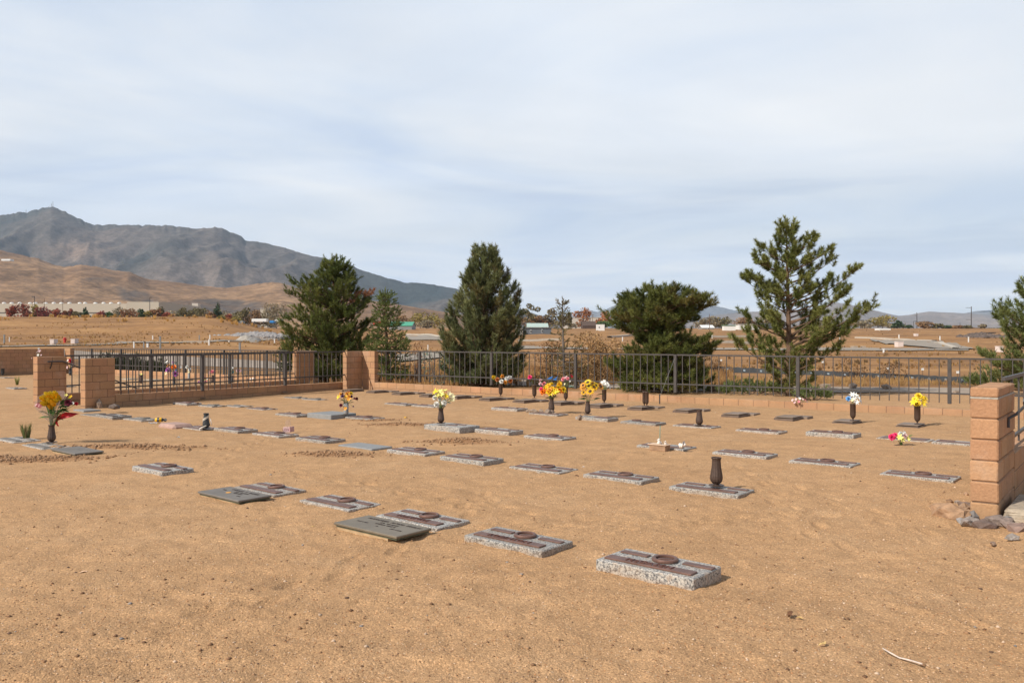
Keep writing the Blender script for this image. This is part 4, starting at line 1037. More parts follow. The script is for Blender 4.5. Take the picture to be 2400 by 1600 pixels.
bl = [
 (28, 714, 24, 290, red, 'round', 'small red tree at the far left end of the beige warehouse'), (55, 710, 34, 300, red, 'round', 'biggest red autumn tree in front of the left part of the warehouse'),
 (82, 712, 15, 305, yel, 'column', 'slim yellow-green tree below the first lamp post'), (102, 718, 32, 295, dkred, 'round', 'wide dark red tree right of the first lamp post'),
 (122, 726, 14, 300, olive, 'round', 'little olive tree between two red ones by the warehouse'), (136, 721, 24, 292, red, 'round', 'bright red bushy tree in front of the warehouse middle'),
 (151, 727, 16, 300, rust, 'round', 'rusty tree touching the bright red bushy one'), (168, 722, 14, 305, red, 'open', 'thin spiky red tree left of the dark green cone'),
 (179, 728, 18, 296, olive, 'round', 'olive tree just left of the dark green cone'), (199, 719, 24, 300, conif, 'cone', 'dark green cone-shaped tree in front of the warehouse'),
 (231, 727, 24, 296, dkred, 'round', 'dark red round tree right of the dark green cone'), (254, 729, 17, 298, green, 'round', 'bright green round tree before the right end of the warehouse'),
 (279, 718, 30, 315, gro, 'round', 'grey-olive tree covering the joint of the warehouse blocks'), (304, 721, 36, 305, rust, 'round', 'red and olive tree before the tall warehouse block'),
 (335, 722, 20, 300, conif, 'round', 'dark green tree left of the second lamp post'), (347, 727, 16, 296, yel, 'round', 'yellow-olive tree at the second lamp post'), (364, 721, 26, 300, rust, 'round', 'red-brown tree right of the second lamp post'),
 (378, 718, 14, 318, olive, 'column', 'narrow olive tree beside the red-brown one'), (394, 730, 24, 300, red, 'round', 'low red-brown tree left of the olive group'), (428, 719, 34, 320, olive, 'round', 'large olive tree below the hill tank, left one'),
 (467, 719, 40, 325, olive, 'round', 'large olive tree below the hill tank, right one'), (492, 730, 20, 300, rust, 'round', 'small orange-brown tree left of the tall dark conifer'), (511, 705, 24, 310, conif, 'cone', 'tall dark conifer standing above the autumn trees'),
 (517, 737, 18, 285, yel, 'round', 'small yellow-green tree at the foot of the tall dark conifer'), (537, 734, 20, 300, red, 'round', 'reddish tree right of the tall dark conifer'), (571, 718, 30, 320, olive, 'round', 'dark olive tree halfway between conifer and big pine'),
 (601, 724, 34, 320, brn, 'round', 'brown-olive tree above the parked white trailers'), (648, 708, 60, 340, gro, 'round', 'widest olive tree just left of the big conical pine'), (552, 740, 20, 300, yel, 'round', 'yellowish low tree left of the dark olive one'),
 (942, 735, 34, 380, brn, 'round', 'brown round tree above the green roof'), (985, 730, 44, 430, yel, 'round', 'yellow-olive trees crown right of the green roof, left lobe'), (1018, 732, 40, 430, yel, 'round', 'yellow-olive tree right of the green roof, partly behind the dense pine'), (1000, 748, 46, 380, gro, 'round', 'grey-olive bushy tree below the yellow ones'),
 (1246, 710, 46, 400, olive, 'open', 'tall open-crowned olive tree right of the dense pine'), (1288, 721, 38, 400, gro, 'open', 'umbrella-crowned grey-olive tree left of the dying spruce'), (1268, 738, 44, 400, brn, 'round', 'brown tree mass behind the pale green-roofed house'), (1319, 734, 20, 400, olive, 'round', 'small dark tree behind the dying spruce'),
 (1335, 730, 12, 410, olive, 'column', 'narrow dark tree just right of the dying spruce top'), (1366, 719, 36, 405, orange, 'round', 'orange domed tree, left and taller of two'), (1414, 728, 34, 405, orange, 'round', 'orange domed tree, right and smaller of two'), (1418, 750, 34, 395, green, 'round', 'low dark green shrub tree below the right orange dome'),
 (1664, 739, 40, 400, gro, 'round', 'grey-olive tree right of the broad bushy pine'), (1697, 741, 36, 400, olive, 'round', 'yellowish olive tree left of the white mobile home'), (1739, 741, 42, 410, brn, 'round', 'dark brown tree behind the white mobile home'), (1800, 735, 40, 410, gro, 'round', 'bare greyish tree behind the dark-roofed house'),
 (2028, 748, 44, 420, gro, 'round', 'grey brown tree right of the tallest pine'), (2068, 737, 46, 420, yel, 'round', 'pale yellow-brown tree above the white carport'), (2104, 748, 28, 410, conif, 'cone', 'dark green conifer right of the white carport'), (2130, 766, 14, 400, conif, 'round', 'tiny dark bush tree left of the steel pole'),
 (2167, 751, 30, 420, brn, 'round', 'round brown-green tree right of the steel pole'), (2198, 757, 26, 420, olive, 'round', 'olive tree in the middle of the right tree line'), (2218, 762, 22, 420, conif, 'round', 'dark olive tree in the right tree line'), (2241, 765, 24, 425, brn, 'round', 'brown tree above the small white shed'), (2264, 766, 26, 425, olive, 'round', 'olive tree just left of the tallest steel pole'), (2302, 758, 22, 400, gro, 'open', 'bare pale tree by the scrap heap')]
for i, (px, top, wd, d, cols, shp, lab) in enumerate(bl):
    b0 = atT(px, d); h = zrow(top, d) - b0[2]; wm = wd / F * d * 1.18
    leafy('autumn_tree' if cols in (red, dkred, rust, orange, yel) else ('conifer' if cols is conif else 'field_tree'), lab, b0, max(h, 2.0), wm, cols, 300 + i, n=int(260 + 22 * wd * .6), leaf=.75 if d < 350 else .95, shape=shp, group='trees along the edge of town', trunk=.22)
for i, (px, top, wd, d) in enumerate([(408, 727, 30, 380), (446, 726, 30, 385), (486, 724, 28, 390), (530, 726, 34, 390), (556, 728, 30, 395), (588, 730, 30, 395), (618, 728, 34, 400), (634, 722, 34, 400), (400, 732, 24, 370), (545, 732, 30, 380), (318, 728, 26, 360), (265, 732, 24, 360)]):
    b0 = atT(px, d); leafy('field_tree', 'hazy olive-brown tree in the back row behind the autumn trees', b0, zrow(top, d) - b0[2], wd / F * d * 1.3, [gro, olive, brn][i % 3], 700 + i, n=420, leaf=.95, group='back row of town trees', trunk=.2)
for i, (px, top, wd, d) in enumerate([(1640, 752, 30, 440), (1760, 754, 30, 450), (1790, 748, 34, 455), (1925, 750, 34, 450), (1960, 752, 30, 450), (1990, 754, 30, 450), (2085, 757, 30, 460), (2118, 762, 24, 470), (2180, 763, 26, 470), (2230, 766, 26, 470), (2255, 767, 24, 470), (2285, 767, 26, 470), (2318, 768, 28, 470), (2350, 767, 30, 470), (2385, 764, 34, 460), (1350, 755, 30, 450), (1300, 748, 34, 450), (1228, 742, 30, 450)]):
    b0 = atT(px, d); leafy('field_tree', 'low hazy brown-olive tree in the distant tree line on the right', b0, zrow(top, d) - b0[2], wd / F * d * 1.5, [gro, olive, brn][i % 3], 760 + i, n=320, leaf=1.0, group='distant tree line on the right', trunk=.2)
# bushes close behind the fence
leafy('orange_bush', 'big bush of dry orange-brown leaves behind the dying spruce', atT(1398, 33), zrow(772, 33) - .0, 2.5, [(.37, .215, .095), (.32, .185, .08), (.42, .27, .13)], 71, n=7000, leaf=.08, trunk=.03, group='shrubs beyond the fence', cat='shrub', clear=.02, nclump=16, limbs=14)
leafy('orange_bush', 'small thin orange-brown bush left of the dying spruce', atT(1290, 34), zrow(795, 34), 1.5, [(.34, .15, .05), (.24, .12, .045)], 72, n=1500, leaf=.07, trunk=.02, group='shrubs beyond the fence', cat='shrub', clear=.02, limbs=10)
leafy('bare_shrub', 'nearly leafless reddish shrub between the spruce and the dense pine', atT(977, 32), zrow(798, 32), 1.5, [(.28, .10, .05), (.3, .14, .06)], 73, n=260, leaf=.06, trunk=.025, group='shrubs beyond the fence', cat='shrub', clear=.1, shape='open', limbs=18)
leafy('sage_shrub', 'pale blue-green sparse shrub at the left foot of the dense pine', atT(1018, 29.5), zrow(812, 29.5), 1.1, [(.16, .21, .16), (.12, .17, .13)], 74, n=520, leaf=.06, trunk=.02, group='shrubs beyond the fence', cat='shrub', clear=.02, limbs=10)
for i, (px, d, h, wd, lab) in enumerate([(1668, 43, .9, 1.5, 'brown tumbleweed against the black silt fence, left one'), (1995, 38.5, .95, 1.4, 'dark brown tumbleweed against the black silt fence, middle one'), (2092, 36, .8, 1.3, 'dark brown tumbleweed against the black silt fence, right one')]):
    leafy('tumbleweed', lab, atT(px, d), h, wd, [(.14, .075, .035), (.19, .11, .05)], 90 + i, n=500, leaf=.07, trunk=.015, group='tumbleweeds by the silt fence', cat='shrub', clear=.0, limbs=10)
# spreading junipers: many upright sprays
def spray(name, label, base, lx, ly, h, n, seed, cols, kn=30, nl=.07, up=1.0, group=None, prof=None, cat='shrub', rz=0.0, nw=.014):
    r = np.random.default_rng(seed); o = empty(name, base, rz, label, cat, group)
    x = (r.random(n) * 2 - 1); y = (r.random(n) * 2 - 1)
    hh = h * (1 - .55 * x * x) * (1 - .4 * y * y) * (.4 + .6 * r.random(n)) if prof is None else h * np.interp(x, prof[0], prof[1]) * (.35 + .65 * r.random(n))
    P = np.stack([x * lx / 2, y * ly / 2, hh * r.random(n) ** .4], 1)
    D = unit(np.stack([x * .9 + r.normal(size=n) * .5, y * .9 + r.normal(size=n) * .5, up + 0 * x], 1))
    c = A(cols)[r.integers(0, len(cols), n)] * (.65 + .7 * r.random(n))[:, None]
    link('foliage', needle_mesh(P, D, np.full(n, .16) * (.6 + .8 * r.random(n)), c, kn, nl, nw, .8, r, M['needles']), o)
    st = MB()
    for i in range(12):
        k = r.integers(0, n); st.tube([(P[k, 0] * .2, P[k, 1] * .2, -.02), P[k] * A([.7, .7, .6]), P[k]], [.015, .01, .005], 4, cap=False)
    st.build('stems', M['bark'], o); return o
jun = [(.11, .145, .05), (.17, .21, .075), (.14, .17, .055)]
spray('creeping_juniper', 'low spreading green juniper under the left side of the tallest pine', (*at(1765, 26.2)[:2], 0), 2.1, 1.3, .48, 420, 5, jun, group='low junipers behind the fence')
spray('creeping_juniper', 'small juniper sprig in front of the fence post below the tallest pine', (*at(1905, 23.6)[:2], 0), .9, .7, .38, 130, 6, jun, group='low junipers behind the fence')
spray('creeping_juniper', 'low green shrub behind the top of the near right pillar', (*at(2340, 30)[:2], 0), 2.0, 1.2, .95, 320, 7, jun, group='low junipers behind the fence')
jl = ['leftmost dark juniper of the hedge behind the left fences', 'second dark juniper of the hedge from the left', 'tallest dark juniper near the middle of the hedge', 'dark juniper between the tallest one and the iron post', 'dark juniper left of the colourful bouquet', 'rightmost small dark juniper of the hedge', 'dark juniper low in the hedge behind the orange flowers']
for i, (px, d, top, wd) in enumerate([(236, 42.4, 824, 30), (258, 41.9, 820, 26), (290, 41.2, 818, 30), (318, 40.5, 826, 30), (352, 39.8, 834, 28), (378, 39.2, 838, 24), (275, 42.0, 830, 30)]):
    spray('juniper', jl[i], (*at(px, d)[:2], 0), wd / F * d * 1.05, .7, zrow(top, d), 300, 60 + i, [(.04, .06, .022), (.08, .10, .036)], kn=26, nl=.08, up=2.2, group='dark juniper hedge of the rear section', nw=.018)
# ------------------------------------------------------------------ town: buildings, poles, field posts
def building(name, label, px0, px1, top, d, cat='building', wall='cream', roof='white', depth=9, kind='flat', roofh=0.0, wins=(), group='houses at the edge of town', base=None, turn=0.0, over=.25, stripe=None):
    a = atT(px0, d); b_ = atT(px1, d); wdt = b_[0] - a[0]; c = (a + b_) / 2; bz = min(a[2], b_[2]) if base is None else base
    h = zrow(top, d) - bz
    o = empty(name, (c[0], d + depth / 2, bz), turn, label, cat, group)
    wh = h - roofh
    mb = MB(); mb.box((0, 0, wh / 2 - .3), (wdt, depth, wh + .6)); mb.build('wall', M[wall] if isinstance(wall, str) else wall, o)
    rm = M[roof] if isinstance(roof, str) else roof
    if kind == 'gable':
        r = MB(); x = wdt / 2 + over; y = depth / 2 + over
        v = [(-x, -y, wh - .05), (x, -y, wh - .05), (x, 0, h), (-x, 0, h), (-x, y, wh - .05), (x, y, wh - .05), (-x, -y, wh - .2), (x, -y, wh - .2), (x, 0, h - .15), (-x, 0, h - .15), (-x, y, wh - .2), (x, y, wh - .2)]
        r.add(v, [(0, 1, 2, 3), (3, 2, 5, 4), (7, 6, 9, 8), (8, 9, 10, 11), (0, 6, 7, 1), (4, 5, 11, 10), (0, 3, 9, 6), (3, 4, 10, 9), (1, 7, 8, 2), (2, 8, 11, 5)]); r.build('roof', rm, o)
        g = MB(); g.add([(wdt / 2 - .02, -depth / 2, wh - .2), (wdt / 2 - .02, depth / 2, wh - .2), (wdt / 2 - .02, 0, h - .2), (-wdt / 2 + .02, -depth / 2, wh - .2), (-wdt / 2 + .02, depth / 2, wh - .2), (-wdt / 2 + .02, 0, h - .2)], [(0, 1, 2), (4, 3, 5)]); g.build('gable', M[wall] if isinstance(wall, str) else wall, o)
    else:
        r = MB(); r.box((0, 0, wh + max(roofh, .15) / 2), (wdt + 2 * over, depth + 2 * over, max(roofh, .15)), 0, .03); r.build('roof', rm, o)
    for wx, wz, ww, hh in wins:
        m_ = MB(); m_.box((wx * wdt / 2, -depth / 2 - .03, wz * wh), (ww, .08, hh)); wn = m_.build('window', M['white'], o)
        m_ = MB(); m_.box((wx * wdt / 2, -depth / 2 - .08, wz * wh), (ww * .78, .05, hh * .78)); m_.build('pane', M['glass'], wn)
    if stripe:
        m_ = MB(); m_.box((0, -depth / 2 - .04, stripe * wh), (wdt, .1, .45)); m_.build('stripe', M['iron'], o)
    return o
bg = dict(beige=simple('beige_panel', (.47, .42, .34), .8, .04, .2), green=simple('green_metal', (.07, .36, .22), .5, .1, .5), slate=simple('slate_siding', (.115, .13, .15), .7, .1, 1), palegreen=simple('pale_green_roof', (.42, .52, .47), .6, .08, .5), brown=simple('brown_roof', (.10, .065, .05), .9, .15, 1), dark=simple('dark_roof', (.05, .05, .06), .9, .15, 1), rustm=simple('rusty_box', (.17, .055, .035), .8, .2, 1), bluem=simple('blue_tarp', (.03, .22, .55), .5, .15, 1), redm=simple('red_paint', (.5, .04, .03), .5, .1, 2), orangem=simple('orange_paint', (.75, .25, .04), .5, .1, 2))
wh_ = building('warehouse', 'very long beige warehouse with a dark stripe and white roof vents', -60, 297, 712, 430, wall=bg['beige'], roof=bg['beige'], depth=60, stripe=.62, over=.0, group='warehouse row')
for i in range(17):
    x = -35 + i * 4.4 + (i % 3) * .5
    mb = MB(); mb.lathe([(1.0, 0), (.95, .45), (.5, .75), (0, .8)], 12, (x, -29 + (i % 2), zrow(712, 430) - wh_.location.z + .15)); mb.build('roof_vent', M['white'], wh_)
building('warehouse_block', 'taller plain beige block at the right end of the long warehouse', 297.5, 372, 708, 428, wall=bg['beige'], roof=bg['beige'], depth=58, over=0, group='warehouse row')
building('industrial_hall', 'low pale hall between the tall warehouse block and the hill tank', 385, 452, 725, 520, wall=bg['beige'], roof='white', depth=25)
building('industrial_hall', 'low pale hall left of the widest olive tree', 610, 626, 723, 520, wall=bg['beige'], roof='white', depth=20)
building('barn', 'barn with bright green metal gable roof and grey wall', 912, 965, 753, 340, wall='graystone', roof=bg['green'], depth=14, kind='gable', roofh=1.7)
building('mobile_home', 'long dark slate mobile home with two white windows, right of the dense pine', 1226, 1292, 769, 235, wall=bg['slate'], roof=bg['slate'], depth=6, wins=[(-.45, .5, .5, .9), (.35, .55, .5, .9)])
building('shed', 'small white shed at the left end of the slate mobile home', 1208, 1224.5, 771, 234, wall='white', roof='white', depth=4)
building('house', 'pale house with a whitish green roof above the slate mobile home', 1236, 1284, 756.5, 330, wall='cream', roof=bg['palegreen'], depth=10, kind='gable', roofh=1.6, wins=[(-.5, .5, 1, 1), (.5, .5, 1, 1)])
building('house', 'brown house with dark roof between the two orange trees', 1366, 1397, 752, 385, wall=bg['brown'], roof=bg['brown'], depth=10, kind='gable', roofh=2.2)
building('camper_trailer', 'small white camper right of the brown house', 1399, 1417, 761, 300, wall='white', roof='white', depth=3, wins=[(-.4, .6, .5, .5)], over=.05)
building('storage_hall', 'long cream hall far behind the orange trees', 1322, 1425, 744, 560, wall='cream', roof='white', depth=14)
building('mobile_home', 'bright white mobile home with one dark window near the tallest pine', 1732, 1779, 760.5, 330, wall='white', roof='white', depth=6, wins=[(.75, .6, 1.0, .9), (-.4, .6, .8, .6)])
building('house', 'dark-roofed house right behind the white mobile home', 1772, 1812, 757, 360, wall=bg['brown'], roof=bg['dark'], depth=10, kind='gable', roofh=2)
building('house', 'small grey house with pale roof right of the broad bushy pine', 1646, 1674, 761, 360, wall='graystone', roof='white', depth=8, kind='gable', roofh=1.2, wins=[(0, .5, .8, .8)])
building('camper_trailer', 'dark green trailer with white lower half left of the white mobile home', 1697, 1724, 763, 320, wall='white', roof=bg['green'], depth=3)
building('house', 'white low house left of the steel pole with flat pale roof', 2119, 2150, 773, 400, wall=bg['brown'], roof='white', depth=8)
building('house', 'white low house right of the steel pole with flat pale roof', 2156, 2184, 773, 400, wall=bg['brown'], roof='white', depth=8)
building('shed', 'small white shed between the two steel poles', 2232, 2249, 775, 390, wall='white', roof='white', depth=4)
building('shed', 'white gabled shed at the foot of the tallest steel pole', 2257, 2278, 772, 370, wall='white', roof='white', depth=6, kind='gable', roofh=1.3)
building('container', 'rust-red container by the scrap heap', 2336, 2355, 783, 250, wall=bg['rustm'], roof=bg['rustm'], depth=3, over=.0)
building('container', 'pale blue container at the right end of the scrap heap', 2360, 2374, 782, 240, wall=bg['bluem'], roof='white', depth=3, over=.0)
building('house', 'white house high on the tan foothill at the left edge', 3, 24, 607, 1900, wall='white', roof='white', depth=14, base=zrow(610.5, 1900), over=0)
building('water_tank', 'cream water tank on the dark burnt hillside', 450, 464, 711, 1250, cat='water tank', wall='cream', roof='white', depth=9, base=zrow(719, 1250), over=.0)
def carport():
    d = 300; a = atT(2060, d); b_ = atT(2086, d); h = zrow(769.5, d) - a[2]
    o = empty('carport', ((a[0] + b_[0]) / 2, d, a[2]), 0, 'white flat carport roof on thin posts in the right field', 'carport'); wdt = b_[0] - a[0]
    mb = MB(); mb.box((0, 1.5, h - .3), (wdt, 4, .6)); mb.build('roof', M['white'], o)
    for sx in (-.45, .35): 
        mb = MB(); mb.box((sx * wdt, 0, h / 2 - .3), (.18, .18, h - .2)); mb.build('post', M['white'], o)
carport()
def lowbox(name, label, px, wpx, top, bot, mat, cat, grp=None, dep=1.0, top_mat=None):
    b0 = GP(px, bot); d = b0[1]; wdt = wpx / F * d; h = (bot - top) / F * d
    o = empty(name, b0, 0, label, cat, grp); mb = MB(); mb.box((0, dep / 2, h / 2 - .1), (wdt, dep, h + .2), 0, .03); mb.build('cabinet', mat, o)
    mb = MB(); mb.box((0, dep / 2, h + .03), (wdt * 1.06, dep * 1.06, .06)); mb.build('lid', top_mat or mat, o)
    return o
pk = simple('pinkish_white', (.70, .60, .55), .7, .05, 1)
lowbox('utility_cabinet', 'white utility cabinet in the left field, left of the red hydrant', 121.5, 10, 795.5, 806, pk, 'cabinet', 'utility cabinets in the fields')
lowbox('utility_cabinet', 'white utility cabinet in the left field, right of the red hydrant', 170.5, 10, 794.5, 805, pk, 'cabinet', 'utility cabinets in the fields')
lowbox('utility_cabinet', 'pink white utility cabinet on a pad in the cul-de-sac', 2111, 14, 801, 813, pk, 'cabinet', 'utility cabinets in the fields')
lowbox('utility_cabinet', 'white utility cabinet in front of the right edge pine', 2348, 8, 812, 824, pk, 'cabinet', 'utility cabinets in the fields')
lowbox('utility_cabinet', 'small cream box far out in the field behind the cul-de-sac', 2149, 7, 782, 788, pk, 'cabinet', 'utility cabinets in the fields')
lowbox('concrete_block', 'flat concrete block on the left side of the cul-de-sac', 2015, 28, 812, 815.5, M['curb'], 'concrete block')
def hydrant():
    b0 = GP(152, 804); o = empty('fire_hydrant', b0, 0, 'red fire hydrant between the two white cabinets', 'hydrant'); mb = MB(); mb.lathe([(.2, 0), (.2, .1), (.16, .12), (.16, .6), (.22, .62), (.2, .75), (0, .85)], 12); mb.build('body', bg['redm'], o)
    mb = MB(); mb.tube([(-.3, 0, .5), (.3, 0, .5)], .08, 8); mb.build('outlet', bg['redm'], o)
hydrant()
def fpost(px, top, bot, wpx, label, mat='white', name='marker_post', cap=None):
    b0 = GP(px, bot); d = b0[1]; h = (bot - top) / F * d; wdt = max(wpx / F * d, .05)
    o = empty(name, b0, 0, label, 'post', 'white posts standing in the fields'); mb = MB(); mb.box((0, 0, h / 2 - .15), (wdt, wdt, h + .3), 0, .01); mb.build('shaft', M[mat], o)
    mb = MB(); mb.box((0, 0, h + .03), (wdt * 1.25, wdt * 1.25, .06)); mb.build('cap', M[cap or mat], o)
gy = 'graystone'
for a in [(10, 785, 807, 3, 'tall grey post at the left edge of the field', gy), (22, 791, 803, 1.5, 'thin white stake right of the tall grey post at the left edge'), (314, 801, 815, 2.5, 'white post behind the juniper hedge, left of the black-topped one'), (337, 800, 815, 2.5, 'white post behind the hedge, touching the black-topped bollard', gy),
          (346, 804, 814, 4, 'white bollard with a black top in the left field', 'white', 'bollard', 'plastic_black'), (375.5, 789, 815, 3.5, 'tallest pale post in the left field, in front of the road', gy), (358, 787, 797, 2, 'short cream post on the bank above the tall pale post'), (490, 796, 808, 2.5, 'white post near the left end of the rock bank, lower one'), (492, 785, 794, 2, 'white post near the left end of the rock bank, upper one'),
          (467, 786, 798, 2, 'grey stake between the tall pale post and the rock bank', gy), (562, 804, 830, 4, 'grey post standing right behind the far fence', gy), (536.5, 799, 805, 2.5, 'short white post left of the gravel heap'), (643.5, 795, 805, 2, 'white stake right of the gravel heap'), (1003, 809, 822, 2, 'white stake between the spruce and the dense pine'), (1459, 790, 802, 2, 'white stake left of the broad bushy pine'),
          (1968, 789, 808, 1.5, 'thin pale post left of the cul-de-sac'), (2071, 818, 827, 3, 'short white post on the near edge of the cul-de-sac'), (2107, 784.5, 792, 2, 'white stake behind the cul-de-sac'), (2203, 788, 796, 2, 'cream stake behind the slanting curb'), (2270, 790, 803, 2, 'pale stake right of the slanting curb'), (1669, 783, 792, 2, 'white stake beside the brown wooden pole'), (2291, 815, 822, 2, 'low white stub in the right field')]:
    fpost(*a[:5], *(a[5:]))
# poles
def pole(px, top, d, wpx, label, mat='bark', arms=(), name='utility_pole', lamp=None, grp='poles on the horizon'):
    b0 = atT(px, d); h = zrow(top, d) - b0[2]; r_ = wpx / F * d / 2
    o = empty(name, b0, 0, label, 'pole', grp); mb = MB(); mb.tube([(0, 0, -.5), (0, 0, h)], [r_ * 1.15, r_ * .8], 8); mb.build('pole', M[mat], o)
    for row, x0, x1 in arms:
        z = zrow(row, d) - b0[2]; mb = MB(); mb.box(((x0 + x1) / 2 / F * d, 0, z), (abs(x1 - x0) / F * d, .25, .22)); mb.build('crossarm', M[mat], o)
    if lamp: 
        mb = MB(); mb.box((lamp / F * d / 2, 0, h), (abs(lamp) / F * d, .5, .35)); mb.build('lamp_head', M[mat], o)
pole(2149, 732, 520, 1.9, 'dark steel power pole in the right field, shorter of two', 'iron', [(739, -5, 0), (752, -6, 0)])
pole(2276.5, 718, 520, 2.1, 'tallest dark steel power pole with two left arms, far right', 'iron', [(721, -13, 0), (749, -13, 0)])
pole(2141, 752, 540, 1.2, 'thin pole just left of the shorter steel pole', 'iron'); pole(2122, 756, 540, 1.0, 'thin pole farther left of the shorter steel pole', 'bark'); pole(2250, 756, 540, 1.2, 'thin dark pole left of the tallest steel pole', 'iron'); pole(2305, 760, 540, 1.2, 'pole with small crossarm right of the tallest steel pole', 'bark', [(761, -2.5, 2.5)])
pole(1389, 736, 480, 1.3, 'pole with crossarm between the orange domed trees', 'bark', [(738, -4, 4), (743, -3, 3)]); pole(1434.5, 733, 480, 1.3, 'pole with crossarm left of the broad bushy pine', 'bark', [(735, -3.5, 3.5), (741, -3.5, 3.5)]); pole(1663, 736, 150, 1.5, 'thin brown wooden pole right of the broad bushy pine', 'bark'); pole(968, 728, 430, 1.2, 'thin pole above the green-roofed barn', 'bark'); pole(2031, 759, 290, 1.0, 'thin brown stake pole right of the tallest pine', 'bark')
pole(81, 695, 330, 1.7, 'tall lamp post at the left part of the warehouse', 'iron', lamp=-6, name='lamp_post'); pole(351, 697, 330, 1.7, 'tall lamp post at the right end of the warehouse', 'iron', lamp=5, name='lamp_post'); pole(104, 699, 360, 1.2, 'power pole right of the left lamp post', 'bark', [(706, -2, 2)]); pole(147, 700, 360, 1.1, 'power pole above the bright red bushy tree', 'bark', [(705, -2, 2)]); pole(281, 706, 360, 1.0, 'thin pole at the joint of the warehouse blocks', 'bark')
mp_ = empty('radio_masts', at(121, 4600, zrow(487, 4600)), 0, 'cluster of thin radio masts on the mountain peak', 'mast')
for px, top in ((114, 484), (121, 476), (124, 472), (117, 483)):
    mb = MB(); x = (px - 121) / F * 4600; mb.tube([(x, 0, -30), (x, 0, (487 - top) / F * 4600)], [2.2, 1.0], 5); mb.build('mast', M['graystone'], mp_)
mp_ = empty('radio_mast', at(61, 4600, zrow(498, 4600)), 0, 'single small radio mast left of the mountain peak', 'mast'); mb = MB(); mb.tube([(0, 0, -30), (0, 0, 7 / F * 4600)], [2.0, 1.0], 5); mb.build('mast', M['graystone'], mp_)
# vehicles at the edge of town
def vehicle(px0, px1, top, bot, d, label, mat, cat='trailer', name='trailer', cab=None):
    a = atT(px0, d); b_ = atT(px1, d); wdt = b_[0] - a[0]; z0 = max(a[2], zrow(bot, d)); h = zrow(top, d) - z0
    o = empty(name, ((a[0] + b_[0]) / 2, d, z0), 0, label, cat, 'vehicles parked at the edge of town')
    mb = MB(); mb.box((0, 0, h * .62), (wdt, 2.3, h * .76), 0, .12)
    if cab: mb.box((cab * wdt * .3, 0, h * .9), (wdt * .35, 2.0, h * .5), 0, .15)
    mb.build('body', mat, o)
    for sx in (-.3, .3):
        mb = MB(); mb.tube([(sx * wdt, -1.2, h * .2), (sx * wdt, 1.2, h * .2)], h * .2, 12); mb.build('wheel', M['plastic_black'], o)
vehicle(592, 627, 747, 757, 300, 'long white trailer with red trim left of the big conical pine', M['white']); vehicle(646, 661, 749, 757, 300, 'white pickup just left of the big conical pine', M['white'], 'pickup', 'pickup', 1)
vehicle(634, 644, 751.5, 759, 295, 'round bright blue tank trailer by the white pickup', bg['bluem'], 'tank', 'tank_trailer'); vehicle(876, 893, 754, 764, 300, 'red and orange truck body between the conical pine and the spruce', bg['redm'], 'truck', 'truck', -1)
vehicle(543, 572, 752, 760, 300, 'low grey trailer below the dark olive tree', M['graystone']); vehicle(440, 456, 748, 755, 280, 'small white car half hidden by the field crest', M['white'], 'car', 'car', 1); vehicle(2299, 2330, 779, 790, 250, 'dark farm machine in the scrap heap', M['iron'], 'machine', 'farm_machine', 1)
def heap(name, label, px, bot, wpx, top, n, sz, mat, cat, seed, dep=4, kind=None, off=0.0, flat=.9):
    r = np.random.default_rng(seed); b0 = GP(px, bot); d = b0[1]; wdt = wpx / F * d; h = (bot - top) / F * d; mb = MB()
    for i in range(n):
        x = (r.random() * 2 - 1); y = r.random() * dep
        zc = h * (1 - abs(x + off) ** 1.6) * (y / dep) * flat * (.7 + .3 * r.random())
        lump(mb, (x * wdt / 2, y, max(zc, .05)), sz * (.5 + .9 * r.random()), r)
    return tag(mb.build(name, mat, None, b0), label, cat, kind=kind)
_ico = None
def ico():
    global _ico
    if _ico is None:
        bm = bmesh.new(); bmesh.ops.create_icosphere(bm, subdivisions=1, radius=1.0); _ico = (A([v.co[:] for v in bm.verts]), [tuple(v.index for v in f.verts) for f in bm.faces]); bm.free()
    return _ico
def lump(mb, c, s, r, sq=None, col=None):
    v, f = ico(); k = .72 + .5 * r.random(len(v)); q = A([.8 + .5 * r.random(), .7 + .4 * r.random(), .5 + .35 * r.random()]) if sq is None else A(sq)
    a = r.random() * 6.28; w_ = v * k[:, None] * q * s; ca, sa = math.cos(a), math.sin(a)
    w_ = w_ @ A([[ca, sa, 0], [-sa, ca, 0], [0, 0, 1]]) + A(c); mb.add(w_, f, col)
heap('rock_bank', 'bank of grey broken rocks behind the gravel heap', 580, 791, 168, 776.5, 520, .55, M['rock_gray'], 'rocks', 3, 7, 'stuff')
heap('scrap_heap', 'low heap of brush and scrap at the far right', 2322, 793, 96, 780, 170, .8, simple('scrap', (.12, .09, .075), .9, .5, 1), 'scrap heap', 4, 6, 'stuff')
def cone(px, bot, wpx, top, label, c):
    b0 = GP(px, bot); d = b0[1]; mb = MB(); rr = wpx / 2 / F * d; h = (bot - top) / F * d; mb.lathe([(rr, -.2), (rr * .9, h * .06), (rr * .5, h * .52), (rr * .12, h * .94), (0, h)], 28)
    for v in mb.v: v += (np.stack([vn(v[:, 0] * 2, v[:, 1] * 2, 4), vn(v[:, 0] * 2, v[:, 1] * 2, 5), vn(v[:, 0] * 2, v[:, 1] * 2, 6)], 1) - .5) * .35
    tag(mb.build('gravel_heap', simple('gravel_' + label[:4], c, .95, .2, 2, .8, .1), None, b0, smooth=True), label, 'gravel heap')
cone(577, 798, 50, 783, 'light grey gravel heap in front of the rock bank', (.37, .33, .28)); cone(597, 799.5, 42, 787.5, 'darker grey gravel heap in front of the rock bank', (.24, .225, .21))
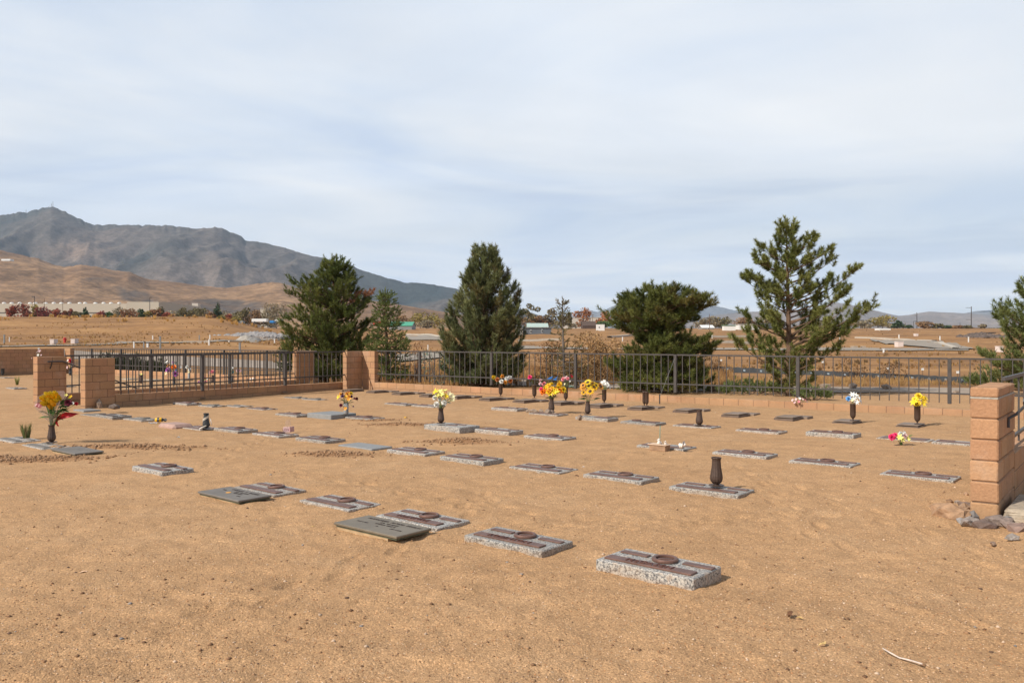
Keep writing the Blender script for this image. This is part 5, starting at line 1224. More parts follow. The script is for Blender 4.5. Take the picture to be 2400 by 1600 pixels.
# silt fence: black fabric along the track
sp_pts = [(1425, 884, 892), (1560, 872, 884), (1690, 859, 872), (1920, 868.5, 879.5), (2100, 876, 889), (2290, 885, 899)]
so_ = empty('silt_fence', at(1920, 40), 0, 'black fabric silt fence with pale stamps running behind the iron fence on the right', 'silt fence')
mb = MB(); sm = MB(); xs = np.linspace(1425, 2300, 90); pv_ = None
for i, x in enumerate(xs):
    tp = np.interp(x, [p[0] for p in sp_pts], [p[1] for p in sp_pts]); bt = np.interp(x, [p[0] for p in sp_pts], [p[2] for p in sp_pts])
    g = GP(x, bt); h = (bt - tp) / F * g[1] * (.92 + .16 * random.random()); q = [g - A([*at(1920, 40)]), None]; q[1] = q[0] + A([0, .04 * random.random(), h])
    q[0][2] -= .05
    if pv_ is not None:
        mb.add([pv_[0], q[0], q[1], pv_[1], pv_[0] + A([0, .03, 0]), q[0] + A([0, .03, 0]), q[1] + A([0, .03, 0]), pv_[1] + A([0, .03, 0])], [(0, 1, 2, 3), (5, 4, 7, 6), (3, 2, 6, 7)])
        if i % 4 == 1:
            a_, c_ = pv_[0] * .8 + q[0] * .2, pv_[0] * .3 + q[0] * .7; up = A([0, 0, h]); fwd = A([0, -.03, 0])
            sm.add([a_ + up * .55 + fwd, c_ + up * .5 + fwd, c_ + up * .85 + fwd, a_ + up * .88 + fwd], [(0, 1, 2, 3)])
    pv_ = q
mb.build('fabric', M['plastic_black'], so_); sm.build('stamp', simple('stamp', (.25, .31, .36), .7, .3, 6), so_)
for i, (px, py, lab) in enumerate([(1690, 846, 'thin stake with a white tag left of the tallest pine'), (1928, 850, 'thin stake with a white tag just right of the tallest pine'), (2080.5, 865, 'thin stake with a white tag above the yellow flowers'), (2162, 867, 'thin stake with a white tag left of the last fence post'), (2244, 874, 'thin stake with a white tag right of the last fence post'), (2331, 874, 'white tag on a stake above the near right pillar, left of two'), (2342, 878, 'white tag on a stake above the near right pillar, right of two')]):
    b0 = GP(px, py + 24); d = b0[1]; o = empty('survey_stake', b0, 0, lab, 'stake', 'survey stakes with white tags'); h = 26 / F * d
    mb = MB(); mb.tube([(0, 0, -.1), (.01, 0, h + .05)], .012, 5); mb.build('stake', M['bark'], o); mb = MB(); mb.box((0, -.02, h), (.11, .015, .10)); mb.build('tag', M['white'], o)
# rocks beside the track
for px, py, s, lab in [(1672, 917, .26, 'pale rock right of the broad bushy pine, behind the fence'), (1933, 910, .22, 'angular rock behind the fence right of the tallest pine'), (1999, 911, .22, 'grey rock behind the fence above the blue and white flowers'), (2078, 914, .24, 'dark pointed rock behind the fence left of the yellow flowers'), (2240, 923, .14, 'small pale rock behind the fence beside the last post')]:
    b0 = GP(px, py); mb = MB(); lump(mb, (0, 0, s * .35), s, np.random.default_rng(int(px)), (1.1, .7, .65)); tag(mb.build('rock', M['rock'], None, b0), lab, 'rock', 'rocks beside the track')
# ------------------------------------------------------------------ vases
_vm = {}
def vase_mesh(kind, mat):
    key = (kind, mat)
    if key in _vm: return _vm[key]
    mb = MB()
    if kind == 'urn':      # fluted urn, 1 unit tall
        pr = [(.0, 0.004), (.11, 0), (.125, .02), (.10, .05), (.15, .09), (.205, .16), (.225, .24), (.222, .33), (.20, .46), (.175, .62), (.158, .78), (.152, .88), (.158, .93), (.178, .955), (.182, .985), (.172, 1.0), (.150, .995), (.145, .93), (.14, .7), (0, .66)]
        mb.lathe(pr, 48, flute=.05, nf=12, capb=False, capt=False)
    elif kind == 'bullet':
        pr = [(0, 0.003), (.07, 0), (.06, .04), (.035, .08), (.06, .13), (.12, .19), (.155, .27), (.165, .36), (.165, .95), (.172, .955), (.172, 1.0), (.15, 1.0), (.148, .9), (0, .86)]
        mb.lathe(pr, 32, flute=.035, nf=10, capb=False, capt=False)
    else:                  # straight tube
        pr = [(0, 0.002), (.15, 0), (.155, .05), (.155, 1.0), (.135, 1.0), (.13, .9), (0, .86)]
        mb.lathe(pr, 28, capb=False, capt=False)
    _vm[key] = mb.mesh('body', M[mat], kind != 'urn'); return _vm[key]
VASE = {}
def vase(key, px, bot, top, label, kind='urn', mat='bronze_dark', z=0.05, cat='vase', wsc=1.0):
    d = (HC - z) * F / (bot - 800); c = at(px, d, z); h = (bot - top) / F * d
    o = empty('flower_vase', c, random.random() * 3, label, cat, 'grave vases')
    b_ = link('body', vase_mesh(kind, mat), o); b_.scale = (h * wsc, h * wsc, h)
    if kind != 'tube':
        mb = MB(); mb.lathe([(.0, 0.0), (.085 if kind == 'urn' else .06, 0), (.085 if kind == 'urn' else .06, .008), (0, .010)], 24, capb=False, capt=False); mb.build('foot', M[mat], o, (0, 0, .0))
    VASE[key] = (c, d, h); return o
vase('A', 121, 1036, 995, 'dark urn with pale stripes holding the wrapped yellow bouquet at the left', z=.045)
vase('B', 1033.5, 991.5, 956, 'dark urn on the big pale granite block', z=.135)
vase('C', 1292.6, 965, 933, 'bronze urn full of orange and yellow flowers, rocks at its foot', z=.05)
vase('D', 1377.5, 970, 939.5, 'bronze urn holding the sunflowers', z=.09)
vase('E', 1679, 1137, 1071, 'largest empty bronze vase, standing on a granite marker in the open yard', z=.075)
vase('Fv', 1639, 996.5, 959, 'slim empty bronze vase on a low granite marker right of the sunflowers', z=.05)
vase('H', 811, 970, 944, 'plain grey tube vase of burgundy and gold flowers on the dark ledger', 'tube', 'graystone', z=.10, wsc=1.45)
vase('I', 1173.5, 928, 899, 'dark tube vase of amber and white flowers by the wall', 'bullet', z=.115)
vase('J', 1252.5, 932.5, 901, 'dark tube vase with one pink bloom leaning out at its left', 'bullet', z=.115)
vase('K', 1326, 939.5, 908, 'dark tube vase of pink and white flowers behind the orange bouquet', 'bullet', z=.115)
vase('L', 1416, 944.5, 912, 'dark tube vase of white blossoms partly behind the sunflowers', 'bullet', z=.115)
vase('M', 1510, 951, 917, 'empty dark tube vase by the wall, left one of a touching pair', 'bullet', z=.115, wsc=.8)
vase('N', 1516, 951.5, 917.5, 'empty dark tube vase by the wall, right one of a touching pair', 'bullet', z=.115, wsc=.8)
vase('O', 1999, 985, 946, 'brown tube vase of blue and white flowers', 'bullet', z=.05)
vase('P', 2150, 993, 951, 'brown tube vase of bright yellow flowers near the last fence post', 'bullet', z=.05)
w0 = vase('Q', 483, 1003.5, 968, 'dark vase wrapped in pale ribbon and foil', 'urn', 'plastic_black', z=.035)
# vases of the rear section behind the fences
vase('R1', 283, 873, 852, 'grey vase of orange flowers behind the left fence', 'tube', 'graystone', z=.02, wsc=1.2)
vase('R2', 330.6, 898, 878, 'dark urn with green tips behind the left fence', z=.04)
vase('R3', 408, 902, 884, 'dark vase of the big purple and orange bouquet', 'tube', 'plastic_black', z=.02, wsc=1.2)
vase('R4', 443, 890, 874, 'grey vase of white blossoms behind the fence', 'tube', 'graystone', z=.04, wsc=1.2)
vase('R5', 498.5, 897, 879, 'dark urn of pink roses behind the fence', z=.04)
vase('R6', 544, 896, 880, 'dark tube vase of pale teal flowers behind the fence', 'tube', 'plastic_black', z=.02)
vase('R7', 557.5, 890, 874, 'black vase of one pink and white rose behind the fence', 'bullet', 'plastic_black', z=.02)
vase('R8', 165, 879, 862, 'black urn of red and white flowers right of the handrail pillar', 'urn', 'plastic_black', z=.02)
vase('R9', 6.5, 880, 863, 'black ribbed vase standing alone at the left edge', 'bullet', 'plastic_black', z=.02, wsc=1.3)
vase('R10', 76, 876, 857, 'dark vase of blue flowers at the left side of the handrail pillar', 'tube', 'plastic_black', z=.02)
# ------------------------------------------------------------------ blooms
_bm = {}
def bloom_mesh(kind, colr, c2=None):
    key = (kind, colr, c2)
    if key in _bm: return _bm[key]
    r = random.Random(str(key)); mb = MB(); mats = [M['f_' + colr]]; c2m = []
    def ring(n, ln, wd, tilt, curl, pt=0, off=0, z=0, cup=.3, jit=.12):
        for i in range(n): mb.petal((0, 0, z), (i + off) / n * 6.283 + r.uniform(-jit, jit), tilt + r.uniform(-jit, jit), ln * r.uniform(.9, 1.1), wd, curl, cup, pt)
    if kind == 'rose': ring(4, .62, .6, 1.45, .1, z=-.1); ring(5, .8, .75, 1.15, .3, off=.4, z=-.15); ring(6, .95, .85, .75, .5, z=-.2); ring(6, .95, .8, .35, .6, off=.5, z=-.22)
    elif kind == 'tulip': ring(3, 1.5, 1.0, 1.25, -.55, .4, z=-.6); ring(3, 1.5, 1.0, 1.15, -.6, .4, .5, z=-.6)
    elif kind == 'sun': ring(15, 1.0, .30, .25, .35, .9); ring(14, .95, .30, .45, .2, .9, .5)
    elif kind == 'mum':
        for t_, n in ((1.4, 6), (1.1, 10), (.75, 13), (.4, 15), (.05, 15), (-.4, 12)): ring(n, .85, .34, t_, .25, .3, r.random())
    elif kind == 'lily': ring(3, 1.15, .5, .9, .9, .8); ring(3, 1.15, .45, .85, .9, .8, .5)
    elif kind == 'small': ring(5, .8, .6, .5, .3, .1)
    n0 = len(mb.f)
    if kind == 'sun':
        mb.lathe([(.44, .06), (.46, .16), (.32, .24), (0, .27)], 14, capb=False, capt=False, mi=1); mats.append(M['f_' + (c2 or 'brown')])
    elif c2:
        mb.lathe([(.16, .0), (.16, .15), (.08, .24), (0, .25)], 8, capb=False, capt=False, mi=1); mats.append(M['f_' + c2])
    _bm[key] = mb.mesh('bloom', mats, True); return _bm[key]
_lf = {}
def leaf_mesh(colr):
    if colr not in _lf:
        mb = MB(); mb.petal((0, 0, 0), 0, .2, 1.0, .5, .5, .2, .8); _lf[colr] = mb.mesh('leaf', M['f_' + colr], True)
    return _lf[colr]
def orient(dv, roll=0.0):
    return Vector([float(c) for c in dv]).to_track_quat('Z', 'Y').to_euler()
def bouquet(key, label, blooms, leaves=(), d=None, mouth=None, stemc='green', cat='flowers', name='bouquet', spread=.8, cat_group='bouquets in vases'):
    """blooms: (px, py, diameter px, kind, colour[, centre colour][, depth offset])"""
    if key in VASE:
        c, d, h = VASE[key]; mouth = c + A([0, 0, h * .93])
    o = empty(name, mouth, 0, label, cat, cat_group)
    r = random.Random(label); st = MB()
    cx = sum(b_[0] for b_ in blooms) / len(blooms); cy = sum(b_[1] for b_ in blooms) / len(blooms)
    wmax = max(8, max(abs(b_[0] - cx) for b_ in blooms))
    for b_ in blooms:
        px, py, dia, kind, colr = b_[:5]; c2 = b_[5] if len(b_) > 5 else None
        dz = b_[6] if len(b_) > 6 else (r.uniform(-.6, .4) * wmax / F * d * .7 + (py - cy) / F * d * -.6)
        p = at(px, d + dz, zrow(py, d + dz)); off = p - mouth
        dv = A([(px - cx) / wmax * spread + r.uniform(-.2, .2), -.75 + r.uniform(-.25, .25) + .5 * (dz > .05), .55 + r.uniform(-.2, .2) + (cy - py) / wmax * .3])
        me = bloom_mesh(kind, colr, c2); s = dia / 2 / F * d * (2.3 if kind == 'tulip' else 1.45 if kind in ('lily', 'small') else 1.22)
        f_ = link('bloom', me, o, off); f_.scale = (s, s, s); f_.rotation_euler = orient(dv)
        k = off * .5 + A([0, 0, .12 * np.linalg.norm(off)]); st.tube([A([r.uniform(-.01, .01), r.uniform(-.01, .01), -.06]), k, off - unit(dv) * s * .25], .0035, 5, cap=False)
    st.build('stems', M['f_' + stemc], o)
    for l_ in leaves:
        px, py, ln, colr = l_[:4]; dz = r.uniform(-.05, .05); p = at(px, d + dz, zrow(py, d + dz)) - mouth
        q = link('leaf', leaf_mesh(colr), o, p * .75); s = ln / F * d; q.scale = (s, s, s)
        q.rotation_euler = (r.uniform(-.5, .5), -r.uniform(-.2, .6), math.atan2(p[1] - .03, p[0]) if abs(p[0]) > .01 else r.uniform(0, 6))
    return o
def bulk(key, cols, box, n, dia, r_seed, kinds=('rose',)):
    r = random.Random(r_seed); out = []
    x0, y0, x1, y1 = box
    for i in range(n):
        a = r.uniform(0, 6.283); q = math.sqrt((i + .5) / n)
        out.append(((x0 + x1) / 2 + math.cos(a * 1 + i * 2.4) * q * (x1 - x0) / 2, (y0 + y1) / 2 + math.sin(a + i * 2.4) * q * (y1 - y0) / 2, dia * r.uniform(.85, 1.15), r.choice(kinds), r.choice(cols)))
    return out
# A: wrapped yellow bouquet
def zA(zx, zy): return 60 + zx / 9.8, 900 + zy / 9.8
ba = [(*zA(x, y), 11, 'tulip', c) for x, y, c in [(520, 260, 'yellow'), (600, 250, 'yellow'), (690, 230, 'yellow'), (650, 300, 'yellow'), (580, 310, 'gold'), (450, 310, 'yellow'), (500, 350, 'yellow'), (430, 370, 'gold'), (450, 440, 'yellow'), (550, 430, 'yellow'), (700, 385, 'yellow'), (770, 330, 'yellow'), (585, 525, 'gold'), (430, 450, 'yellow'), (620, 350, 'yellow'), (480, 400, 'gold'), (560, 380, 'yellow'), (640, 450, 'gold'), (740, 300, 'gold'), (400, 330, 'yellow'), (520, 310, 'yellow'), (690, 320, 'yellow')]]
ba += [(*zA(980, 425), 15, 'rose', 'burgundy'), (*zA(1165, 450), 8, 'rose', 'red'), (*zA(930, 250), 7, 'small', 'lemon', 'gold'), (*zA(1040, 280), 6, 'small', 'gold'), (*zA(1080, 440), 7, 'small', 'white', 'brown'), (*zA(1010, 300), 6, 'small', 'yellow')]
bq = bouquet('A', 'large bouquet of yellow tulips wrapped in clear foil with a red ribbon, at the left', ba, [(*zA(x, y), 24, 'green') for x, y in [(520, 640), (560, 700), (640, 740), (600, 620), (680, 700), (480, 560), (730, 560), (900, 520), (860, 300), (880, 400), (820, 480), (840, 560), (900, 330), (800, 420), (870, 500), (780, 540), (900, 450), (760, 600), (690, 640), (830, 360)]])
c, d, h = VASE['A']; mth = c + A([0, 0, h * .93])
def sheet(name, pts, mat, parent, loc0, thick=.003, sub=6, wav=.012, seed=1):
    """a crumpled thin sheet between a fan of edge points and an apex row"""
    top = A([at(x, d + dz, zrow(y, d + dz)) - loc0 for x, y, dz in pts[0]]); bot = A([at(x, d + dz, zrow(y, d + dz)) - loc0 for x, y, dz in pts[1]])
    n = len(top); V = []
    for i in range(n):
        for k in range(sub + 1):
            t = k / sub; p = top[i] * (1 - t) + bot[i] * t; p = p + A([0, wav * math.sin(i * 2.1 + k * 1.7 + seed), wav * .5 * math.cos(i * 1.3 + k * 2.2)]); V.append(p)
    V = A(V); m = sub + 1; nV = len(V); W = np.vstack([V, V + A([0, thick, 0])])
    f = [(i * m + k, i * m + k + 1, (i + 1) * m + k + 1, (i + 1) * m + k) for i in range(n - 1) for k in range(sub)]
    f += [tuple(q + nV for q in p[::-1]) for p in f]
    mb = MB(); mb.add(W, f); return mb.build(name, mat, parent, smooth=True)
rib = simple('red_ribbon', (.50, .005, .015), .35, .2, 30, 0)
cel = bpy.data.materials.new('clear_foil'); cel.use_nodes = True; nt = cel.node_tree; b = nt.nodes['Principled BSDF']
b.inputs['Base Color'].default_value = (.55, .42, .40, 1); b.inputs['Roughness'].default_value = .15; b.inputs['Alpha'].default_value = .13
S_ = lambda x, y, dz=0.0: (*zA(x, y), dz)
sheet('ribbon', [[S_(700, 920), S_(760, 830), S_(860, 790), S_(1060, 740), S_(1215, 680)], [S_(650, 915), S_(690, 780), S_(800, 680), S_(920, 640), S_(1200, 676)]], rib, bq, mth, seed=2)
sheet('ribbon', [[S_(700, 890, -.03), S_(735, 960, -.03), S_(760, 960, -.03)], [S_(680, 870, -.03), S_(700, 880, -.03), S_(720, 850, -.03)]], rib, bq, mth, seed=3)
sheet('foil_wrap', [[S_(170, 490, -.03), S_(260, 300, .05), S_(420, 200, .10), S_(640, 150, .12), S_(880, 160, .10), S_(960, 300, .03)], [S_(560, 900, -.02), S_(570, 905, .0), S_(590, 905, .02), S_(620, 905, .03), S_(640, 905, .02), S_(660, 905, 0)]], cel, bq, mth, wav=.02)
sheet('foil_wrap', [[S_(180, 500, -.05), S_(330, 560, -.10), S_(480, 640, -.12), S_(640, 680, -.12), S_(780, 640, -.08)], [S_(560, 905, -.03), S_(580, 910, -.04), S_(600, 910, -.045), S_(625, 910, -.045), S_(650, 905, -.03)]], cel, bq, mth, wav=.02, seed=4)
sheet('foil_print', [[S_(205, 500, -.06), S_(250, 440, -.03), S_(300, 420, -.03), S_(360, 400, -.03)], [S_(290, 545, -.07), S_(320, 550, -.06), S_(350, 540, -.06), S_(380, 500, -.05)]], simple('foil_red', (.28, .06, .07), .4, .3, 20), bq, mth)
# B: yellow and white
def zB(zx, zy): return 960 + zx / 10.455, 890 + zy / 10.455
bouquet('B', 'yellow lilies and white pompoms in the dark urn on the big pale block',
    [(*zB(x, y), s, k, c) for x, y, s, k, c in [(660, 600, 14, 'mum', 'white'), (850, 560, 14, 'mum', 'white'), (620, 440, 12, 'mum', 'white'), (740, 480, 9, 'mum', 'white'), (650, 310, 13, 'lily', 'yellow'), (740, 320, 14, 'lily', 'lemon'), (860, 290, 12, 'lily', 'lemon'), (780, 390, 14, 'lily', 'lemon'), (880, 410, 12, 'lily', 'yellow'), (700, 390, 12, 'lily', 'lemon'), (970, 360, 11, 'lily', 'cream'), (1040, 420, 12, 'lily', 'cream'), (1010, 500, 11, 'lily', 'cream'), (690, 650, 8, 'mum', 'white'), (1050, 490, 9, 'lily', 'cream')]],
    [(*zB(x, y), 12, c) for x, y, c in [(930, 470, 'teal'), (940, 500, 'teal'), (610, 600, 'green'), (810, 620, 'green'), (640, 560, 'green'), (780, 650, 'green'), (840, 400, 'green')]])
# C: orange
def zC(zx, zy): return 1220 + zx / 9.046, 870 + zy / 9.046
oc = ['orange', 'gold', 'amber', 'yellow', 'gold', 'yellow', 'orange']
bc_ = bulk('C', oc, (*zC(480, 240), *zC(920, 490)), 26, 12, 'c', ('rose', 'lily', 'rose'))
bc_ += [(*zC(800, 260), 13, 'lily', 'gold'), (*zC(900, 390), 13, 'rose', 'orange'), (*zC(470, 430), 13, 'rose', 'orange'), (*zC(440, 380), 10, 'rose', 'hot'), (*zC(490, 260), 10, 'rose', 'pink'), (*zC(425, 190), 8, 'rose', 'pale'), (*zC(415, 260), 7, 'rose', 'pale'), (*zC(720, 450), 11, 'lily', 'yellow'), (*zC(800, 330), 11, 'rose', 'yellow')]
bouquet('C', 'full bouquet of orange, gold and yellow silk flowers with pink blooms at its left', bc_, [(*zC(x, y), 14, 'green') for x, y in [(640, 520), (680, 540), (620, 480), (760, 530), (600, 560), (700, 500)]])
bouquet('D', 'bouquet of sunflowers with dark centres and green leaves',
    [(*zC(x, y), s, 'sun', ('gold', 'amber', 'yellow')[i % 3], 'brown') for i, (x, y, s) in enumerate([(1480, 430, 18), (1690, 320, 17), (1430, 240, 16), (1545, 260, 15), (1330, 350, 15), (1440, 320, 16), (1560, 340, 18), (1330, 300, 14), (1600, 300, 14), (1340, 450, 12)])],
    [(*zC(x, y), 17, 'green') for x, y in [(1350, 590), (1450, 600), (1600, 590), (1690, 450), (1560, 560), (1380, 560), (1640, 470), (1420, 500), (1330, 480)]])
# H: burgundy and gold
def zH(zx, zy): return 760 + zx / 17.42, 900 + zy / 17.42
bouquet('H', 'loose burgundy, gold and cream flowers in the grey vase on the dark ledger',
    [(*zH(x, y), s, k, c) for x, y, s, k, c in [(600, 540, 9, 'lily', 'yellow'), (660, 400, 7, 'rose', 'amber'), (740, 410, 9, 'rose', 'burgundy'), (750, 490, 8, 'rose', 'violet'), (870, 530, 8, 'lily', 'gold'), (930, 390, 9, 'rose', 'amber'), (990, 350, 7, 'lily', 'rust'), (1090, 380, 10, 'rose', 'yellow'), (1010, 480, 8, 'rose', 'amber'), (1000, 610, 10, 'lily', 'amber'), (1100, 500, 7, 'rose', 'violet'), (1330, 590, 7, 'rose', 'burgundy'), (1230, 600, 6, 'small', 'burgundy'), (680, 860, 8, 'rose', 'burgundy'), (870, 1000, 8, 'lily', 'amber'), (1180, 910, 4, 'small', 'violet')]],
    [(*zH(x, y), 9, 'green') for x, y in [(1130, 700), (820, 680), (900, 720), (1150, 760), (760, 620), (960, 740), (1080, 780), (840, 740)]])
def zI(zx, zy): return 1140 + zx / 17.42, 860 + zy / 17.42
bouquet('I', 'amber, yellow and white pompom flowers spread wide by the wall',
    [(*zI(x, y), 10.5, 'mum', c) for x, y, c in [(300, 420, 'yellow'), (450, 510, 'rust'), (655, 390, 'amber'), (615, 590, 'white'), (770, 620, 'amber'), (830, 470, 'white'), (950, 430, 'white'), (980, 570, 'rust')]], [(*zI(x, y), 9, 'green') for x, y in [(300, 520), (560, 640), (880, 620)]])
bouquet('J', 'single pink rose leaning left from the dark tube vase', [(1242, 883.5, 9.5, 'rose', 'hot')], [(1246, 892, 8, 'sage'), (1250, 896, 8, 'sage'), (1257, 892, 8, 'sage')])
bouquet('K', 'pink, white and red blooms with trailing grey-green leaves behind the orange bouquet', [(*zC(900, 165), 9, 'rose', 'pink'), (*zC(965, 130), 7, 'rose', 'pale'), (*zC(1000, 155), 8, 'rose', 'pink'), (*zC(1065, 110), 8, 'lily', 'red'), (*zC(940, 270), 5, 'small', 'cream'), (*zC(1040, 210), 5, 'small', 'white')], [(*zC(x, y), 14, 'sage') for x, y in [(1050, 300), (1020, 280), (1080, 330), (940, 300), (1000, 330), (1060, 360)]])
bfly = bouquet('', 'blue butterfly ornament on a wire behind the orange bouquet', [(*zC(620, 140), 3, 'small', 'royal')], d=VASE['K'][1] - .3, mouth=at(1294, VASE['K'][1] - .3, .02), name='garden_ornament', cat='ornament', cat_group='small grave ornaments')
dk = VASE['K'][1] - .3
for pts in ([(560, 160), (630, 120), (690, 100), (660, 150), (620, 170)], [(680, 170), (730, 150), (790, 95), (760, 150), (770, 185), (720, 190)]):
    p3 = A([at(*[zC(x, y)[0], dk], zrow(zC(x, y)[1], dk)) for x, y in pts]) - at(1294, dk, .02); n = len(p3)
    mb = MB(); mb.add(np.vstack([p3, p3 + A([0, .012, 0])]), [tuple(range(n)), tuple(range(2 * n - 1, n - 1, -1))] + [(i, (i + 1) % n, n + (i + 1) % n, n + i) for i in range(n)]); mb.build('wing', M['f_royal'], bfly)
bouquet('L', 'drooping white orchid blossoms right of the sunflowers', [(*zC(x, y), 7, 'lily', 'white') for x, y in [(1775, 215), (1730, 245), (1790, 265), (1830, 260), (1840, 310), (1880, 335), (1850, 290), (1750, 270)]], [(*zC(1820, 300), 9, 'sage')])
bouquet('O', 'blue rose with a cluster of white flowers in the brown tube vase', [(1989, 934, 12, 'rose', 'blue')] + [(x, y, 11, 'lily', 'white') for x, y in [(2004, 927), (2010, 933), (2000, 934), (2014, 940), (2006, 942), (1998, 926)]] + [(1997, 938, 7, 'lily', 'cream')])
bouquet('P', 'tight bunch of bright yellow flowers in the brown tube vase', [(x, y, 15, 'lily' if i % 3 else 'rose', 'yellow') for i, (x, y) in enumerate([(2145, 937), (2155, 932), (2162, 939), (2150, 945), (2160, 946), (2143, 943), (2153, 928), (2165, 933)])])
# lying spray on the flush marker
bouquet('', 'pink, white and yellow flower spray lying on the flush brown marker', [(2091, 1024, 16, 'mum', 'hot'), (2098, 1020, 13, 'mum', 'hot'), (2112, 1018, 15, 'mum', 'white'), (2120, 1022, 13, 'mum', 'pale'), (2108, 1026, 13, 'lily', 'lemon'), (2126, 1029, 11, 'lily', 'lemon'), (2112, 1031, 12, 'lily', 'lemon'), (2118, 1014, 10, 'lily', 'white')], [(2134, 1020, 12, 'green'), (2136, 1026, 10, 'green')], d=13.35, mouth=at(2112, 13.4, .03), cat_group='flower sprays on the ground')
bouquet('', 'pale pink flowers hanging over the sunlit wall below the tallest pine', [(x, y, 5.5, 'lily', c) for x, y, c in [(1858, 938, 'pale'), (1866, 936, 'pale'), (1874, 934, 'white'), (1880, 936, 'pale'), (1886, 938, 'pink'), (1890, 942, 'pale'), (1862, 943, 'pale'), (1872, 941, 'pink')]], d=20.6, mouth=at(1874, 20.7, .12), cat_group='flower sprays on the ground')
# rear section bouquets
bouquet('R1', 'orange and coral flowers in the grey vase behind the left fence', [(278, 851, 8, 'rose', 'orange'), (285, 849, 8, 'rose', 'orange'), (276, 856, 7, 'rose', 'hot'), (288, 853, 6, 'rose', 'amber')])
bouquet('R2', 'green leaf tips in the dark urn behind the left fence', [(331, 877, 5, 'small', 'lemon'), (328, 878, 4, 'small', 'sage')])
bouquet('R3', 'big bouquet of violet, orange and yellow blooms behind the left fence', [(395, 857, 10, 'rose', 'amber'), (393, 867, 11, 'rose', 'purple'), (407, 860, 12, 'rose', 'orange'), (411, 876, 12, 'rose', 'purple'), (397, 862, 7, 'rose', 'pale'), (406, 849, 6, 'rose', 'purple'), (413, 851, 7, 'small', 'sage'), (392, 849, 7, 'lily', 'white'), (422, 860, 7, 'lily', 'white'), (391, 875, 7, 'lily', 'cream'), (413, 867, 6, 'small', 'blue')])
bouquet('R4', 'two white blossoms bending left in the grey vase', [(438.5, 860, 8, 'mum', 'white'), (444.5, 866, 8, 'mum', 'white'), (442, 872, 5, 'small', 'cream')])
bouquet('R5', 'pink roses in the dark urn behind the fence', [(497, 871, 9, 'rose', 'pink'), (491.5, 873, 7, 'rose', 'pale'), (502, 871, 7, 'rose', 'pink')])
bouquet('R6', 'pale teal hanging flowers behind the fence', [(541, 868, 7, 'lily', 'sage'), (544, 863, 6, 'lily', 'white'), (546, 872, 6, 'small', 'teal'), (541, 874, 6, 'small', 'sage')])
bouquet('R7', 'one pink and white rose in the black vase behind the fence', [(557, 867, 9, 'rose', 'pale'), (559, 868, 6, 'rose', 'pink'), (563, 869, 6, 'rose', 'pale')])
bouquet('R8', 'red and white flowers right of the handrail pillar', [(165, 845, 8, 'rose', 'red'), (167, 851, 8, 'rose', 'red'), (160, 845, 5, 'lily', 'white'), (168, 855, 6, 'lily', 'white'), (159, 861, 6, 'lily', 'pale'), (163, 842, 5, 'rose', 'hot')])
bouquet('R10', 'light blue flower heads left of the handrail pillar', [(72, 854, 6, 'rose', 'blue'), (76, 852, 5, 'rose', 'blue')])
d_ = 40.0
bouquet('', 'upright spray of white and pink flowers in front of the tall shaded wall', [(91, 817, 4.5, 'mum', 'white'), (92, 823, 6, 'lily', 'pale'), (86, 826, 3, 'small', 'white'), (96, 832, 4, 'small', 'pale'), (90, 832, 5, 'lily', 'white'), (75, 839, 3.5, 'small', 'pale')], d=d_, mouth=at(91, d_, .02), cat_group='flower sprays on the ground')
rw = random.Random(5)
bouquet('', 'long bed of white and cream flowers at the foot of the tall shaded wall', [(rw.uniform(23, 74), 873 + rw.uniform(-4.5, 4) , 5, rw.choice(['lily', 'mum']), rw.choice(['white', 'cream', 'white', 'lemon'])) for i in range(40)], d=42.5, mouth=at(48, 42.5, .02), cat_group='flower sprays on the ground')
bouquet('', 'little white flowers with green leaves on the ground behind the fence', [(588, 888, 4, 'lily', 'white'), (593, 887, 4, 'lily', 'white'), (596, 890, 4, 'lily', 'white'), (604, 888, 4, 'small', 'green')], [(602, 888, 8, 'green'), (606, 889, 7, 'green')], d=33.5, mouth=at(597, 33.5, .03), cat_group='flower sprays on the ground')
bouquet('', 'small blue-green flowers on the ground behind the fence', [(638, 885, 4, 'small', 'blue'), (636, 889, 5, 'small', 'green'), (640, 889, 4, 'small', 'white')], [(636, 889, 6, 'green')], d=33, mouth=at(637, 33, .03), cat_group='flower sprays on the ground')
bouquet('', 'pink ground flowers low behind the first iron post', [(466, 895, 5, 'rose', 'purple'), (482, 894, 6, 'rose', 'pink'), (479, 884, 4, 'rose', 'pink'), (486, 888, 4, 'small', 'white'), (481, 890, 4, 'small', 'lemon')], d=31, mouth=at(478, 31, .03), cat_group='flower sprays on the ground')
bouquet('', 'tiny cream and orange trinket flowers at the right end behind the fence', [(648, 890, 4, 'small', 'cream'), (652, 888, 4, 'small', 'amber')], d=33, mouth=at(650, 33, .03), cat_group='flower sprays on the ground')

# ------------------------------------------------------------------ ornaments
OG = 'small grave ornaments'
